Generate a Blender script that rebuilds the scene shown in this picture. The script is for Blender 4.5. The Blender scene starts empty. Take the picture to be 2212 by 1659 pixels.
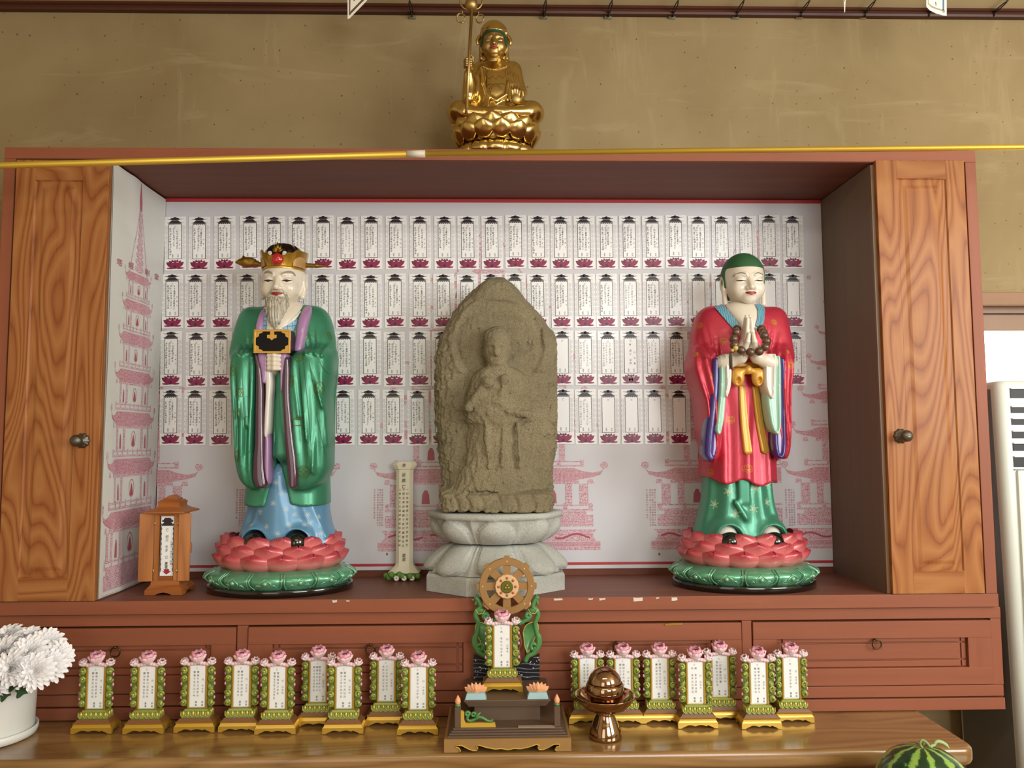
import bpy, bmesh, math, random
import numpy as np
from mathutils import Vector, Matrix
from mathutils.bvhtree import BVHTree
from math import sin, cos, pi, radians, sqrt, atan2

scene = bpy.context.scene
COL = scene.collection
rng = random.Random(7)

# ------------------------------------------------------------------ camera
CAM_P = (-0.0264, -1.9, 1.4182)
FPX, PITCH, YAW, ROLL = 1661.0, 0.0744, 0.0221, -0.0042
_f = Vector((sin(YAW) * cos(PITCH), cos(YAW) * cos(PITCH), sin(PITCH)))
_r = Vector((cos(YAW), -sin(YAW), 0.0))
_u = _r.cross(_f)
_r, _u = cos(ROLL) * _r + sin(ROLL) * _u, -sin(ROLL) * _r + cos(ROLL) * _u
cam_data = bpy.data.cameras.new('camera')
cam = bpy.data.objects.new('camera', cam_data)
COL.objects.link(cam)
cam_data.sensor_width = 36.0
cam_data.lens = FPX / 2212.0 * 36.0
cam_data.clip_start = 0.02
cam.matrix_world = Matrix(((_r.x, _u.x, -_f.x, CAM_P[0]), (_r.y, _u.y, -_f.y, CAM_P[1]),
                           (_r.z, _u.z, -_f.z, CAM_P[2]), (0, 0, 0, 1)))
scene.camera = cam

def U(px, py, Y):
    """the point of the plane at depth Y that the photograph shows at (px, py)"""
    d = _f + _r * ((px - 1106.0) / FPX) + _u * ((829.5 - py) / FPX)
    t = (Y - CAM_P[1]) / d.y
    return Vector(CAM_P) + d * t
def UX(px, py, Y): return U(px, py, Y).x
def UZ(px, py, Y): return U(px, py, Y).z
def UT(px, py, Z):
    """the point of the level Z that the photograph shows at (px, py)"""
    d = _f + _r * ((px - 1106.0) / FPX) + _u * ((829.5 - py) / FPX)
    t = (Z - CAM_P[2]) / d.z
    return Vector(CAM_P) + d * t

# ------------------------------------------------------------------ view, world, lights
vs = scene.view_settings
vs.view_transform = 'Standard'
vs.look = 'None'
vs.gamma = 1.0
vs.use_curve_mapping = False
vs.exposure = EXPOSURE = 0.30

world = bpy.data.worlds.new('world')
scene.world = world
world.use_nodes = True
wb = world.node_tree.nodes['Background']
wb.inputs[0].default_value = (0.86, 0.93, 1.0, 1)
wb.inputs[1].default_value = 4.0

def area(name, loc, target, sx, sy, power, col):
    l = bpy.data.lights.new(name, 'AREA')
    l.shape = 'RECTANGLE'
    l.size, l.size_y = sx, sy
    l.energy = power
    l.color = col
    o = bpy.data.objects.new(name, l)
    COL.objects.link(o)
    o.location = loc
    o.rotation_euler = (Vector(target) - Vector(loc)).to_track_quat('-Z', 'Y').to_euler()
    return o
# area lights: two assumed windows, not built; added ceiling light and rear-left fill
area('assumed_right_window_light', (2.78, -1.8, 1.95), (0.6, 0.1, 1.7), 1.7, 1.2, 72, (0.985, 0.99, 0.98))  # daylight of an assumed, unseen window; the right wall is built solid
area('assumed_rear_window_light', (1.45, -3.9, 2.0), (0.7, 0.0, 1.6), 1.5, 1.2, 48, (0.95, 0.98, 1.0))  # assumed window behind the camera, unseen; the rear wall has no opening
area('rear_left_fill', (-1.2, -3.9, 1.5), (-0.3, 0.0, 1.4), 1.4, 1.9, 12, (1.0, 0.97, 0.92))  # added dim fill from the rear left; no door stands there
area('added_ceiling_light', (0.0, -1.7, 2.69), (0.0, -1.7, 0.0), 1.2, 0.3, 8, (1.0, 0.93, 0.8))  # added overhead light, unseen; no lamp fixture is built

# ------------------------------------------------------------------ colour and material helpers
def lin(c):
    if isinstance(c, str):
        c = tuple(int(c[i:i + 2], 16) for i in (0, 2, 4))
    out = []
    for v in c[:3]:
        v = v / 255.0
        out.append(v / 12.92 if v <= 0.04045 else ((v + 0.055) / 1.055) ** 2.4)
    return (out[0], out[1], out[2], 1.0)

class NT:
    def __init__(s, name):
        s.m = bpy.data.materials.new(name)
        s.m.use_nodes = True
        s.t = s.m.node_tree
        s.b = s.t.nodes['Principled BSDF']
    def n(s, typ, ins=None, **props):
        nd = s.t.nodes.new(typ)
        for k, v in props.items():
            setattr(nd, k, v)
        for k, v in (ins or {}).items():
            s.put(nd.inputs[k], v)
        return nd
    def put(s, sock, v):
        if isinstance(v, bpy.types.NodeSocket):
            s.t.links.new(v, sock)
        elif isinstance(v, bpy.types.Node):
            s.t.links.new(v.outputs[0], sock)
        else:
            sock.default_value = v
    def math(s, op, a, b=None, clamp=False):
        nd = s.n('ShaderNodeMath', operation=op, use_clamp=clamp)
        s.put(nd.inputs[0], a)
        if b is not None:
            s.put(nd.inputs[1], b)
        return nd.outputs[0]
    def coord(s, scale=(1, 1, 1), loc=(0, 0, 0), rot=(0, 0, 0), out='Object'):
        tc = s.n('ShaderNodeTexCoord')
        mp = s.n('ShaderNodeMapping', {'Vector': tc.outputs[out]})
        mp.inputs['Scale'].default_value = scale
        mp.inputs['Location'].default_value = loc
        mp.inputs['Rotation'].default_value = rot
        return mp.outputs[0]
    def noise(s, vec, scale, detail=3, rough=0.55, dist=0.0):
        return s.n('ShaderNodeTexNoise', {'Vector': vec, 'Scale': scale, 'Detail': detail, 'Roughness': rough, 'Distortion': dist}).outputs[0]
    def ramp(s, fac, stops, interp='LINEAR'):
        r = s.n('ShaderNodeValToRGB', {0: fac})
        r.color_ramp.interpolation = interp
        e = r.color_ramp.elements
        while len(e) < len(stops):
            e.new(0.5)
        for el, (p, c) in zip(e, stops):
            el.position = p
            el.color = lin(c) if isinstance(c, (str, tuple)) and not isinstance(c, float) else (c, c, c, 1)
        return r.outputs[0]
    def mix(s, fac, a, b, mode='MIX'):
        m = s.n('ShaderNodeMix', data_type='RGBA', blend_type=mode)
        s.put(m.inputs[0], fac)
        for i, v in ((6, a), (7, b)):
            if isinstance(v, (str, tuple)):
                v = lin(v) if isinstance(v, str) or max(v) > 1.01 else v
            s.put(m.inputs[i], v)
        return m.outputs[2]
    def bump(s, h, strength=0.3, dist=0.002):
        return s.n('ShaderNodeBump', {'Height': h, 'Strength': strength, 'Distance': dist}).outputs[0]
    def out(s, col=None, rough=None, metal=None, normal=None, coat=None, spec=None, sheen=None, crough=None):
        b = s.b
        if col is not None:
            if isinstance(col, str): col = lin(col)
            s.put(b.inputs['Base Color'], col)
        if rough is not None: s.put(b.inputs['Roughness'], rough)
        if metal is not None: s.put(b.inputs['Metallic'], metal)
        if normal is not None: s.put(b.inputs['Normal'], normal)
        if coat is not None: s.put(b.inputs['Coat Weight'], coat)
        if crough is not None: s.put(b.inputs['Coat Roughness'], crough)
        if spec is not None: s.put(b.inputs['Specular IOR Level'], spec)
        return s.m

MATS = {}
def plain(name, col, rough=0.5, metal=0.0, coat=0.0, var=0.0, vscale=12.0, bump=0.0, bscale=200.0, spec=0.5, crough=0.05):
    if name in MATS:
        return MATS[name]
    t = NT(name)
    c = lin(col)
    nrm = None
    v = t.coord()
    if var:
        f = t.noise(v, vscale, 4)
        lo = tuple(x * (1 - var) for x in c[:3]) + (1,)
        hi = tuple(min(1, x * (1 + var)) for x in c[:3]) + (1,)
        m = t.n('ShaderNodeMix', data_type='RGBA')
        t.put(m.inputs[0], f); m.inputs[6].default_value = lo; m.inputs[7].default_value = hi
        c = m.outputs[2]
    if bump:
        nrm = t.bump(t.noise(v, bscale, 4), bump, 0.002)
    MATS[name] = t.out(c, rough, metal, nrm, coat, spec, crough=crough)
    return MATS[name]

def wood(name, light, mid, dark, axis=2, scale=1.0, rings=14.0, rough=0.35, coat=0.3, fine=0.35, bump=0.08, spec=0.5):
    """pine or cherry grain: contour rings of a stretched noise, long along one axis"""
    if name in MATS:
        return MATS[name]
    t = NT(name)
    sc = [5.0 * scale] * 3
    sc[axis] = 0.75 * scale
    oi = t.n('ShaderNodeObjectInfo')
    v = t.coord(tuple(sc))
    v2 = t.n('ShaderNodeVectorMath', {0: v, 1: t.n('ShaderNodeCombineXYZ', {0: t.math('MULTIPLY', oi.outputs['Random'], 17.0), 1: 0.0, 2: t.math('MULTIPLY', oi.outputs['Random'], 9.0)}).outputs[0]}, operation='ADD').outputs[0]
    f = t.noise(v2, 1.0, 1.5, 0.4, 0.6)
    ring = t.math('FRACT', t.math('MULTIPLY', f, rings))
    ring = t.math('ABSOLUTE', t.math('SUBTRACT', t.math('MULTIPLY', ring, 2.0), 1.0))
    sf = [160.0 * scale] * 3
    sf[axis] = 3.0 * scale
    g = t.noise(t.coord(tuple(sf)), 1.0, 3, 0.6)
    a = t.math('ADD', t.math('MULTIPLY', ring, 1.0 - fine), t.math('MULTIPLY', g, fine))
    col = t.ramp(a, [(0.10, dark), (0.34, mid), (0.8, light)])
    MATS[name] = t.out(col, rough, 0.0, t.bump(a, bump, 0.002), coat, spec, crough=0.12)
    return MATS[name]

def painted_wood(name, base, axis=0, var=0.16, rough=0.6, bump=0.25):
    if name in MATS:
        return MATS[name]
    t = NT(name)
    sc = [26.0] * 3
    sc[axis] = 1.2
    f = t.noise(t.coord(tuple(sc)), 1.0, 5, 0.62, 0.3)
    g = t.noise(t.coord((3, 3, 3)), 1.0, 3)
    c = lin(base)
    col = t.ramp(f, [(0.25, 0.0), (0.75, 1.0)])
    lo = tuple(x * (1 - var) for x in c[:3]) + (1,)
    hi = tuple(min(1, x * (1 + var)) for x in c[:3]) + (1,)
    c1 = t.mix(col, lo, hi)
    c2 = t.mix(t.math('MULTIPLY', t.math('SUBTRACT', g, 0.35, True), 0.7), c1, tuple(x * 0.72 for x in c[:3]) + (1,))
    MATS[name] = t.out(c2, rough, 0.0, t.bump(f, bump, 0.0015), 0.0, 0.4)
    return MATS[name]

# ------------------------------------------------------------------ object helpers
def empty(name, loc=(0, 0, 0), rotz=0.0):
    o = bpy.data.objects.new(name, None)
    COL.objects.link(o)
    o.empty_display_size = 0.05
    o.location = loc
    o.rotation_euler = (0, 0, rotz)
    return o
def tag(o, label=None, cat=None, group=None, kind=None):
    if label: o['label'] = label
    if cat: o['category'] = cat
    if group: o['group'] = group
    if kind: o['kind'] = kind
    return o
def thing(name, label, cat, loc=(0, 0, 0), rotz=0.0, group=None):
    return tag(empty(name, loc, rotz), label, cat, group)
def copy_tree(o, parent=None):
    c = o.copy()
    COL.objects.link(c)
    if parent is not None:
        c.parent = parent
    for ch in list(o.children):
        copy_tree(ch, c)
    return c

class MB:
    """collects faces with material slots; build() links them as one mesh object"""
    def __init__(s):
        s.v, s.f, s.mi, s.sm = [], [], [], []
        s.M = None
    def add(s, verts, faces, mi=0, smooth=False):
        b = len(s.v)
        if s.M is not None:
            verts = [s.M @ Vector(p) for p in verts]
        s.v.extend([tuple(p) for p in verts])
        for f in faces:
            s.f.append([i + b for i in f])
            s.mi.append(mi)
            s.sm.append(smooth)
        return s
    def box(s, x0, x1, y0, y1, z0, z1, mi=0, bev=0.0):
        if bev > 0:
            bev = min(bev, (x1 - x0) * .45, (y1 - y0) * .45, (z1 - z0) * .45)
            bm = bmesh.new()
            bmesh.ops.create_cube(bm, size=1.0)
            for v in bm.verts:
                v.co = Vector(((x0 + x1) / 2 + v.co.x * (x1 - x0), (y0 + y1) / 2 + v.co.y * (y1 - y0), (z0 + z1) / 2 + v.co.z * (z1 - z0)))
            bmesh.ops.bevel(bm, geom=bm.edges[:], offset=bev, segments=2, affect='EDGES', profile=0.6)
            bm.verts.index_update()
            s.add([v.co[:] for v in bm.verts], [[v.index for v in f.verts] for f in bm.faces], mi, False)
            bm.free()
            return s
        vs_ = [(x, y, z) for z in (z0, z1) for y in (y0, y1) for x in (x0, x1)]
        return s.add(vs_, [(0, 2, 3, 1), (4, 5, 7, 6), (0, 1, 5, 4), (2, 6, 7, 3), (0, 4, 6, 2), (1, 3, 7, 5)], mi)
    def prism(s, poly, y0, y1, mi=0, axis='y', smooth=False):
        """polygon (a, b) extruded: axis y puts it in x,z; axis z in x,y; axis x in y,z"""
        n = len(poly)
        def P(a, b, c):
            return {'y': (a, c, b), 'z': (a, b, c), 'x': (c, a, b)}[axis]
        v = [P(a, b, y0) for a, b in poly] + [P(a, b, y1) for a, b in poly]
        ar = sum(poly[i][0] * poly[(i + 1) % n][1] - poly[(i + 1) % n][0] * poly[i][1] for i in range(n))
        f = [list(range(n)), list(range(2 * n - 1, n - 1, -1))]
        f += [[i, i + n, (i + 1) % n + n, (i + 1) % n] for i in range(n)]
        flip = (ar > 0) != (axis in 'y')
        if flip:
            f = [q[::-1] for q in f]
        s.add(v, f[:2], mi, False)
        b = len(s.v) - 2 * n
        for q in f[2:]:
            s.f.append([i + b for i in q]); s.mi.append(mi); s.sm.append(smooth)
        return s
    def rings(s, rings, mi=0, smooth=True, cap0=True, cap1=True, closed=True):
        n = len(rings[0])
        v = [p for r in rings for p in r]
        f = []
        for k in range(len(rings) - 1):
            for i in range(n if closed else n - 1):
                j = (i + 1) % n
                f.append((k * n + i, k * n + j, (k + 1) * n + j, (k + 1) * n + i))
        b = len(s.v)
        s.add(v, f, mi, smooth)
        for on, k in ((cap0, 0), (cap1, len(rings) - 1)):
            if on:
                q = [b + k * n + i for i in range(n)]
                s.f.append(q[::-1] if k == 0 else q); s.mi.append(mi); s.sm.append(False)
        return s
    def lathe(s, prof, n=32, c=(0, 0, 0), mi=0, sx=1.0, sy=1.0, cap=True, smooth=True, phase=0.0, lob=None):
        R = []
        for r, z in prof:
            ring = []
            for i in range(n):
                a = 2 * pi * i / n + phase
                q = r * (1 + (lob(a, z) if lob else 0))
                ring.append((c[0] + q * cos(a) * sx, c[1] + q * sin(a) * sy, c[2] + z))
            R.append(ring)
        return s.rings(R, mi, smooth, cap, cap)
    def tube(s, pts, r, n=8, mi=0, cap=True, flat=None):
        pts = [Vector(p) for p in pts]
        if not hasattr(r, '__len__'):
            r = [r] * len(pts)
        R = []
        t0 = (pts[1] - pts[0]).normalized()
        up = Vector((0, 0, 1)) if abs(t0.z) < 0.9 else Vector((0, 1, 0))
        nx = t0.cross(up).normalized()
        for i, p in enumerate(pts):
            t = (pts[min(i + 1, len(pts) - 1)] - pts[max(i - 1, 0)])
            t = t.normalized() if t.length > 1e-9 else t0
            nx = (nx - t * nx.dot(t))
            nx = nx.normalized() if nx.length > 1e-6 else t.orthogonal().normalized()
            ny = t.cross(nx)
            R.append([tuple(p + (nx * cos(2 * pi * k / n) + ny * sin(2 * pi * k / n) * (flat or 1.0)) * r[i]) for k in range(n)])
        return s.rings(R, mi, True, cap, cap)
    def torus(s, c, R, r, n=24, m=8, mi=0, axis='y', tilt=None):
        pts = []
        for i in range(n + 1):
            a = 2 * pi * i / n
            q = {'y': (R * cos(a), 0, R * sin(a)), 'z': (R * cos(a), R * sin(a), 0), 'x': (0, R * cos(a), R * sin(a))}[axis]
            p = Vector(q)
            if tilt: p = tilt @ p
            pts.append(Vector(c) + p)
        return s.tube(pts, r, m, mi, False)
    def ball(s, c, r, mi=0, n=14, m=9, sc=(1, 1, 1), rot=None):
        R = []
        for j in range(m + 1):
            t = pi * j / m
            rr = max(1e-4, sin(t))
            ring = []
            for i in range(n):
                a = 2 * pi * i / n
                p = Vector((rr * cos(a) * r * sc[0], rr * sin(a) * r * sc[1], -cos(t) * r * sc[2]))
                if rot: p = rot @ p
                ring.append(tuple(Vector(c) + p))
            R.append(ring)
        return s.rings(R, mi, True, True, True)
    def build(s, name, mats, parent=None, loc=None, smooth_angle=None):
        me = bpy.data.meshes.new(name)
        me.from_pydata(s.v, [], s.f)
        if not isinstance(mats, (list, tuple)):
            mats = [mats]
        for m in mats:
            me.materials.append(m)
        me.polygons.foreach_set('material_index', s.mi)
        me.polygons.foreach_set('use_smooth', s.sm)
        me.update()
        o = bpy.data.objects.new(name, me)
        COL.objects.link(o)
        if parent is not None:
            o.parent = parent
        if loc is not None:
            o.location = loc
        return o

# ------------------------------------------------------------------ glyphs as outlines
_GL = {}
def glyph(ch, bold=0.0):
    """flat mesh of one written character: (verts, faces), about one unit high, lower left at the origin"""
    if (ch, bold) not in _GL:
        cu = bpy.data.curves.new('glyph', 'FONT')
        cu.body = ch
        cu.resolution_u = 1
        cu.offset = bold
        ob = bpy.data.objects.new('glyph', cu)
        COL.objects.link(ob)
        dg = bpy.context.evaluated_depsgraph_get()
        me = bpy.data.meshes.new_from_object(ob.evaluated_get(dg))
        _GL[(ch, bold)] = ([(v.co.x, v.co.y) for v in me.vertices], [list(p.vertices) for p in me.polygons])
        bpy.data.objects.remove(ob)
        bpy.data.curves.remove(cu)
        bpy.data.meshes.remove(me)
    return _GL[(ch, bold)]
def write(mb, text, x, z, size, y, mi=0, pitch=1.0, shear=0.0, squash=1.0, jit=0.0, rnd=None, bold=0.0):
    """a vertical column of characters in the x,z plane at depth y, from (x, z) downward; x is the column's middle"""
    for ch in text:
        if ch != ' ':
            vs_, fs_ = glyph(ch, bold)
            jx = (rnd.uniform(-jit, jit) if jit else 0.0) * size
            js = 1.0 + (rnd.uniform(-jit, jit) if jit else 0.0)
            v = [(x + jx + ((p[0] - 0.46) * squash + shear * (p[1] - 0.4)) * size * js, y, z - size + (p[1] + 0.06) * size * js) for p in vs_]
            mb.add(v, fs_, mi)
        z -= size * pitch
    return z
# ================================================================== the room
ZF, ZC = 0.0, 2.722          # floor, ceiling
YW = 0.335                   # face of the back wall
XL, XR, YR = -2.4, 2.9, -4.05
NZ = 1.0397                  # floor of the niche
ND = 0.3093                  # depth of the niche
TZ = 0.757                   # table top

def paper_wall(name, base, light, dark):
    t = NT(name)
    v = t.coord()
    a = t.noise(t.coord((1.6, 1.6, 1.6)), 1.0, 4, 0.6, 0.4)
    st = t.noise(t.coord((2.0, 2.0, 14.0)), 1.0, 4, 0.65, 0.8)
    sv = t.noise(t.coord((13.0, 2.0, 1.8), (3, 1, 2)), 1.0, 4, 0.65, 0.8)
    blot = t.math('MULTIPLY', t.math('MAXIMUM', st, sv), 1.0)
    c = t.mix(t.ramp(a, [(0.3, 0.0), (0.72, 1.0)]), dark, base)
    c = t.mix(t.math('MULTIPLY', t.ramp(blot, [(0.58, 0.0), (0.70, 1.0)]), 0.30), c, light)
    # darker flecks of bark in the paper
    xz = t.n('ShaderNodeSeparateXYZ', {0: v})
    flat = t.n('ShaderNodeCombineXYZ', {0: xz.outputs[0], 1: t.math('MULTIPLY', xz.outputs[2], 0.8), 2: 0.0}).outputs[0]
    vo = t.n('ShaderNodeTexVoronoi', {'Vector': flat, 'Scale': 27.0, 'Randomness': 1.0}, voronoi_dimensions='2D')
    sep = t.n('ShaderNodeSeparateColor', {0: vo.outputs['Color']})
    rad = t.math('MULTIPLY', t.math('SUBTRACT', sep.outputs[0], 0.48, True), 0.13)
    wob = t.math('MULTIPLY', t.noise(v, 160.0, 2), 0.03)
    fleck = t.math('LESS_THAN', t.math('ADD', vo.outputs['Distance'], wob), t.math('ADD', rad, 0.015))
    c = t.mix(t.math('MULTIPLY', fleck, t.math('ADD', t.math('MULTIPLY', sep.outputs[1], 0.6), 0.25)), c, '40351c')
    return t.out(c, 0.75, 0.0, t.bump(t.noise(v, 60.0, 4), 0.12, 0.002), 0.0, 0.35)
M_WALL = paper_wall('mulberry_wallpaper', 'a39068', 'b5a47e', '8b7650')
M_WALL2 = plain('plain_wallpaper', 'c9bb98', 0.8, var=0.06)
M_FLOOR = wood('floor_boards', 'a9794b', '8f6239', '70492a', axis=0, rough=0.4)
M_CEIL = plain('ceiling_paper', 'cfc19a', 0.85, var=0.05)
M_TRIM = painted_wood('dark_trim_wood', '4c2514', 0, 0.2, 0.45)
M_WTRIM = painted_wood('window_wood', '96704e', 0, 0.12, 0.5)

def struct(mb, name, mats, parent=None):
    o = mb.build(name, mats, parent)
    if parent is None: o['kind'] = 'structure'
    return o

WX0, WX1, WZ0 = 1.12, 2.45, 0.95
WZ1 = UZ(2190, 642, YW)
b = MB()
b.box(XL, WX0, YW, YW + 0.14, ZF, ZC)
b.box(WX1, XR, YW, YW + 0.14, ZF, ZC)
b.box(WX0, WX1, YW, YW + 0.14, WZ1, ZC)
b.box(WX0, WX1, YW, YW + 0.14, ZF, WZ0)
struct(b, 'wall_back', M_WALL)
struct(MB().box(XL - 0.12, XL, YR - 0.12, YW + 0.14, ZF, ZC), 'wall_left', M_WALL2)
struct(MB().box(XR, XR + 0.12, YR - 0.12, YW + 0.14, ZF, ZC), 'wall_right', M_WALL2)
struct(MB().box(XL, XR, YR - 0.12, YR, ZF, ZC), 'wall_rear', M_WALL2)
struct(MB().box(XL - 0.12, XR + 0.12, YR - 0.12, YW + 0.14, ZF - 0.1, ZF), 'floor', M_FLOOR)
struct(MB().box(XL - 0.12, XR + 0.12, YR - 0.12, YW + 0.14, ZC, ZC + 0.1), 'ceiling', M_CEIL)
# crown trim along the back wall
zt0 = UZ(1100, 27, YW - 0.02)
b = MB()
prof = [(YW, zt0), (YW - 0.018, zt0), (YW - 0.020, zt0 + 0.006), (YW - 0.020, ZC - 0.009), (YW - 0.026, ZC - 0.007), (YW - 0.026, ZC), (YW, ZC)]
b.prism([(p[0], p[1]) for p in prof], XL, XR, 0, 'x')
struct(b, 'trim_1', M_TRIM)
# window in the back wall
w = empty('window_1'); w['kind'] = 'structure'
za, zb_ = UZ(2190, 662, YW), UZ(2190, 711, YW)
b = MB()
b.box(WX0 - 0.05, WX1 + 0.05, YW - 0.022, YW - 0.001, za, WZ1 + 0.012, 0, 0.003)
b.box(WX0 - 0.05, WX0 + 0.01, YW - 0.022, YW - 0.001, WZ0 - 0.03, za, 0, 0.003)
b.box(WX1 - 0.01, WX1 + 0.05, YW - 0.022, YW - 0.001, WZ0 - 0.03, za, 0, 0.003)
b.box(WX0 - 0.05, WX1 + 0.05, YW - 0.05, YW - 0.001, WZ0 - 0.045, WZ0, 0, 0.004)
b.build('window_casing', M_WTRIM, w)
b = MB()
z2 = za - 0.003
b.box(WX0, WX1, YW + 0.03, YW + 0.07, zb_, z2 - 0.016, 0, 0.003)
b.box(WX0, WX1, YW + 0.02, YW + 0.09, z2 - 0.013, z2 + 0.03, 0)
for xx in (WX0, WX1 - 0.04, (WX0 + WX1) / 2 - 0.02):
    b.box(xx, xx + 0.04, YW + 0.031, YW + 0.069, WZ0, zb_, 0, 0.003)
b.box(WX0, WX1, YW + 0.03, YW + 0.07, WZ0, WZ0 + 0.04, 0, 0.003)
b.build('window_sash', plain('sash_wood', '8f6f54', 0.5, var=0.1), w)
g = NT('window_glass')
g.out((1, 1, 1, 1), 0.02)
g.b.inputs['Transmission Weight'].default_value = 1.0
g.b.inputs['IOR'].default_value = 1.02
MB().box(WX0 + 0.02, WX1 - 0.02, YW + 0.048, YW + 0.052, WZ0 + 0.03, zb_ + 0.01).build('pane', g.m, w)

# ------------------------------------------------------------------ wires strung below the ceiling
M_WIRE = plain('twisted_wire', '2e2a22', 0.5, 0.6)
M_CLIP = plain('clear_clip', '77715a', 0.25, 0.0)
WIRE_PX = [891, 1175, 1313, 1451, 1588, 1725, 1862, 1999, 2138]
ords = ['first', 'second', 'third', 'fourth', 'fifth', 'sixth', 'seventh', 'eighth', 'ninth', 'tenth', 'eleventh', 'twelfth', 'thirteenth',
        'fourteenth', 'fifteenth', 'sixteenth', 'seventeenth', 'eighteenth', 'nineteenth', 'twentieth', 'twenty-first', 'twenty-second',
        'twenty-third', 'twenty-fourth', 'twenty-fifth', 'twenty-sixth', 'twenty-seventh']
wire_x = []
mesh_wire = mesh_eye = mesh_clip = None
for i, px in enumerate(WIRE_PX):
    p = U(px, 38, YW)
    wire_x.append(p.x)
    o = thing('ceiling_wire', 'dark twisted ceiling wire, ' + (
        'left of the golden statue' if i == 0 else ('nearest to the golden statue on its right' if i == 1 else '%s right of the golden statue' % ords[i - 1])),
        'wire', p, 0, 'ceiling wires on the back wall')
    if mesh_wire is None:
        b = MB()
        L = 2.2
        for ph in (0, pi):
            pts = []
            for k in range(160):
                yy = -0.02 - 0.06 - (L) * k / 159.0
                a = ph + (-yy) * 2 * pi / 0.034
                pts.append((0.0022 * cos(a), yy, 0.006 + 0.0022 * sin(a)))
            b.tube(pts, 0.0014, 5)
        pts = [(0.004 * sin(a), -0.045 + 0.034 * cos(a), 0.004 + 0.0) for a in [2 * pi * k / 20 for k in range(21)]]
        b.tube(pts, 0.0017, 6)
        c = b.build('wire', M_WIRE, o); mesh_wire = c.data
        b = MB()
        b.tube([(0, 0.0, 0), (0, -0.012, 0)], 0.002, 8)
        b.torus((0, -0.018, 0), 0.0065, 0.0018, 16, 6, 0, 'x')
        c = b.build('screw_eye', M_WIRE, o); mesh_eye = c.data
        b = MB().box(-0.011, 0.011, -0.006, 0.0, -0.006, 0.003, 0, 0.002)
        c = b.build('clip', M_CLIP, o); mesh_clip = c.data
    else:
        for nm, me in (('wire', mesh_wire), ('screw_eye', mesh_eye), ('clip', mesh_clip)):
            c = bpy.data.objects.new(nm, me); COL.objects.link(c); c.parent = o

# paper tags hanging into the picture from above
M_PAPER = plain('tag_paper', 'e9e2d2', 0.7)
M_PRT = plain('tag_border_brown', '5d4a30', 0.7)
M_PRT2 = plain('tag_border_blue', '5f7f9a', 0.7)
def flat_tag(name, label, poly, inner, Y, mats, mi_b=1, ink=None, thick=0.0006):
    """a paper tag: outline, printed border band and ink marks, in the x,z plane at depth Y"""
    b = MB()
    P = [(UX(a, c, Y), UZ(a, c, Y)) for a, c in poly]
    ox, oz = P[0]
    b.prism([(x - ox, z - oz) for x, z in P], 0.0, thick)
    for k, strip in enumerate(inner):
        S = [(UX(a, c, Y) - ox, UZ(a, c, Y) - oz) for a, c in strip]
        b.prism(S, -0.0003, 0.0001, 1 + (k % (len(mats) - 1)))
    o = b.build(name, mats)
    o.location = (ox, Y, oz)
    return tag(o, label, 'paper tag')
Yt = 0.05
flat_tag('paper_tag', 'cream pointed paper tag with brown border hanging at the top, left of the golden statue',
         [(750, -60), (751, 41), (755, 40), (792, 2), (822, -60)],
         [[(754, -60), (754.2, 32), (756.5, 33), (758, -60)], [(755, 33.5), (758, 30), (787, 0), (812, -60), (804, -60), (781, 0), (757.5, 24)],
          [(763, 0), (765, 2.5), (767, 0), (767, -12), (763, -12)]], Yt, [M_PAPER, M_PRT])
flat_tag('paper_tag', 'white paper tag with curled corner and coloured border hanging at the top right',
         [(2001, -60), (2001, 14), (2008, 22), (2022, 29), (2036, 33), (2045, 34), (2045, -60)],
         [[(2004, -60), (2004.5, 9), (2012, 16), (2022, 20), (2036, 24), (2036, 21), (2022, 16.5), (2012, 12), (2006, 7), (2005.5, -60)],
          [(2036, -60), (2036, 22), (2039.5, 22), (2039.5, -60)],
          [(2035, 22), (2036, 26), (2038, 28), (2041, 27), (2041.5, 23), (2039, 20.5), (2036.5, 20.5)],
          [(2020, 4), (2021, 12), (2023, 12), (2022, 4)]], Yt, [plain('tag_paper_white', 'eef2e6', 0.7), plain('tag_border_tan', 'b3a184', 0.7), M_PRT2])
flat_tag('paper_tag', 'thin edge of a paper tag hanging at the top between two wires, right of centre',
         [(1819, -60), (1824, 27), (1825.5, 26), (1830, -60)], [[(1822, -60), (1823.4, 4), (1824.4, 4), (1826, -60)]], Yt, [M_PAPER, M_PRT])

# ------------------------------------------------------------------ gold curtain rod across the picture
Yr = -0.16
M_BRASS = NT('rod_gold')
v = M_BRASS.coord((1, 40, 40))
M_BRASS = M_BRASS.out(M_BRASS.mix(M_BRASS.noise(v, 4, 3), 'c8a030', 'e2c250'), 0.45, 0.55)
rod = thing('curtain_rod', 'long thin golden rod spanning the picture in front of the cabinet top', 'rod')
pj = U(899, 332.5, Yr); pl = U(0, 357.5, Yr); pr = U(2212, 318, Yr)
def ext(a, b_, x): return a + (b_ - a) * ((x - a.x) / (b_.x - a.x))
MB().tube([ext(pj, pl, XL + 0.001), pj], 0.0074, 14).build('rod_tube', M_BRASS, rod)
MB().tube([pj, ext(pj, pr, XR - 0.001)], 0.0066, 14).build('rod_tube', M_BRASS, rod)
dj = (pr - pj).normalized()
MB().tube([pj - dj * 0.021, pj + dj * 0.021], 0.0084, 14).build('coupling', plain('coupling_plastic', 'cfc7b2', 0.35), rod)
for xx, q in ((XL, ext(pj, pl, XL)), (XR, ext(pj, pr, XR))):
    s = 1 if xx < 0 else -1
    MB().tube([(q.x, q.y, q.z), (q.x + s * 0.02, q.y, q.z)], [0.02, 0.014], 14).build('end_socket', M_BRASS, rod)

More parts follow.
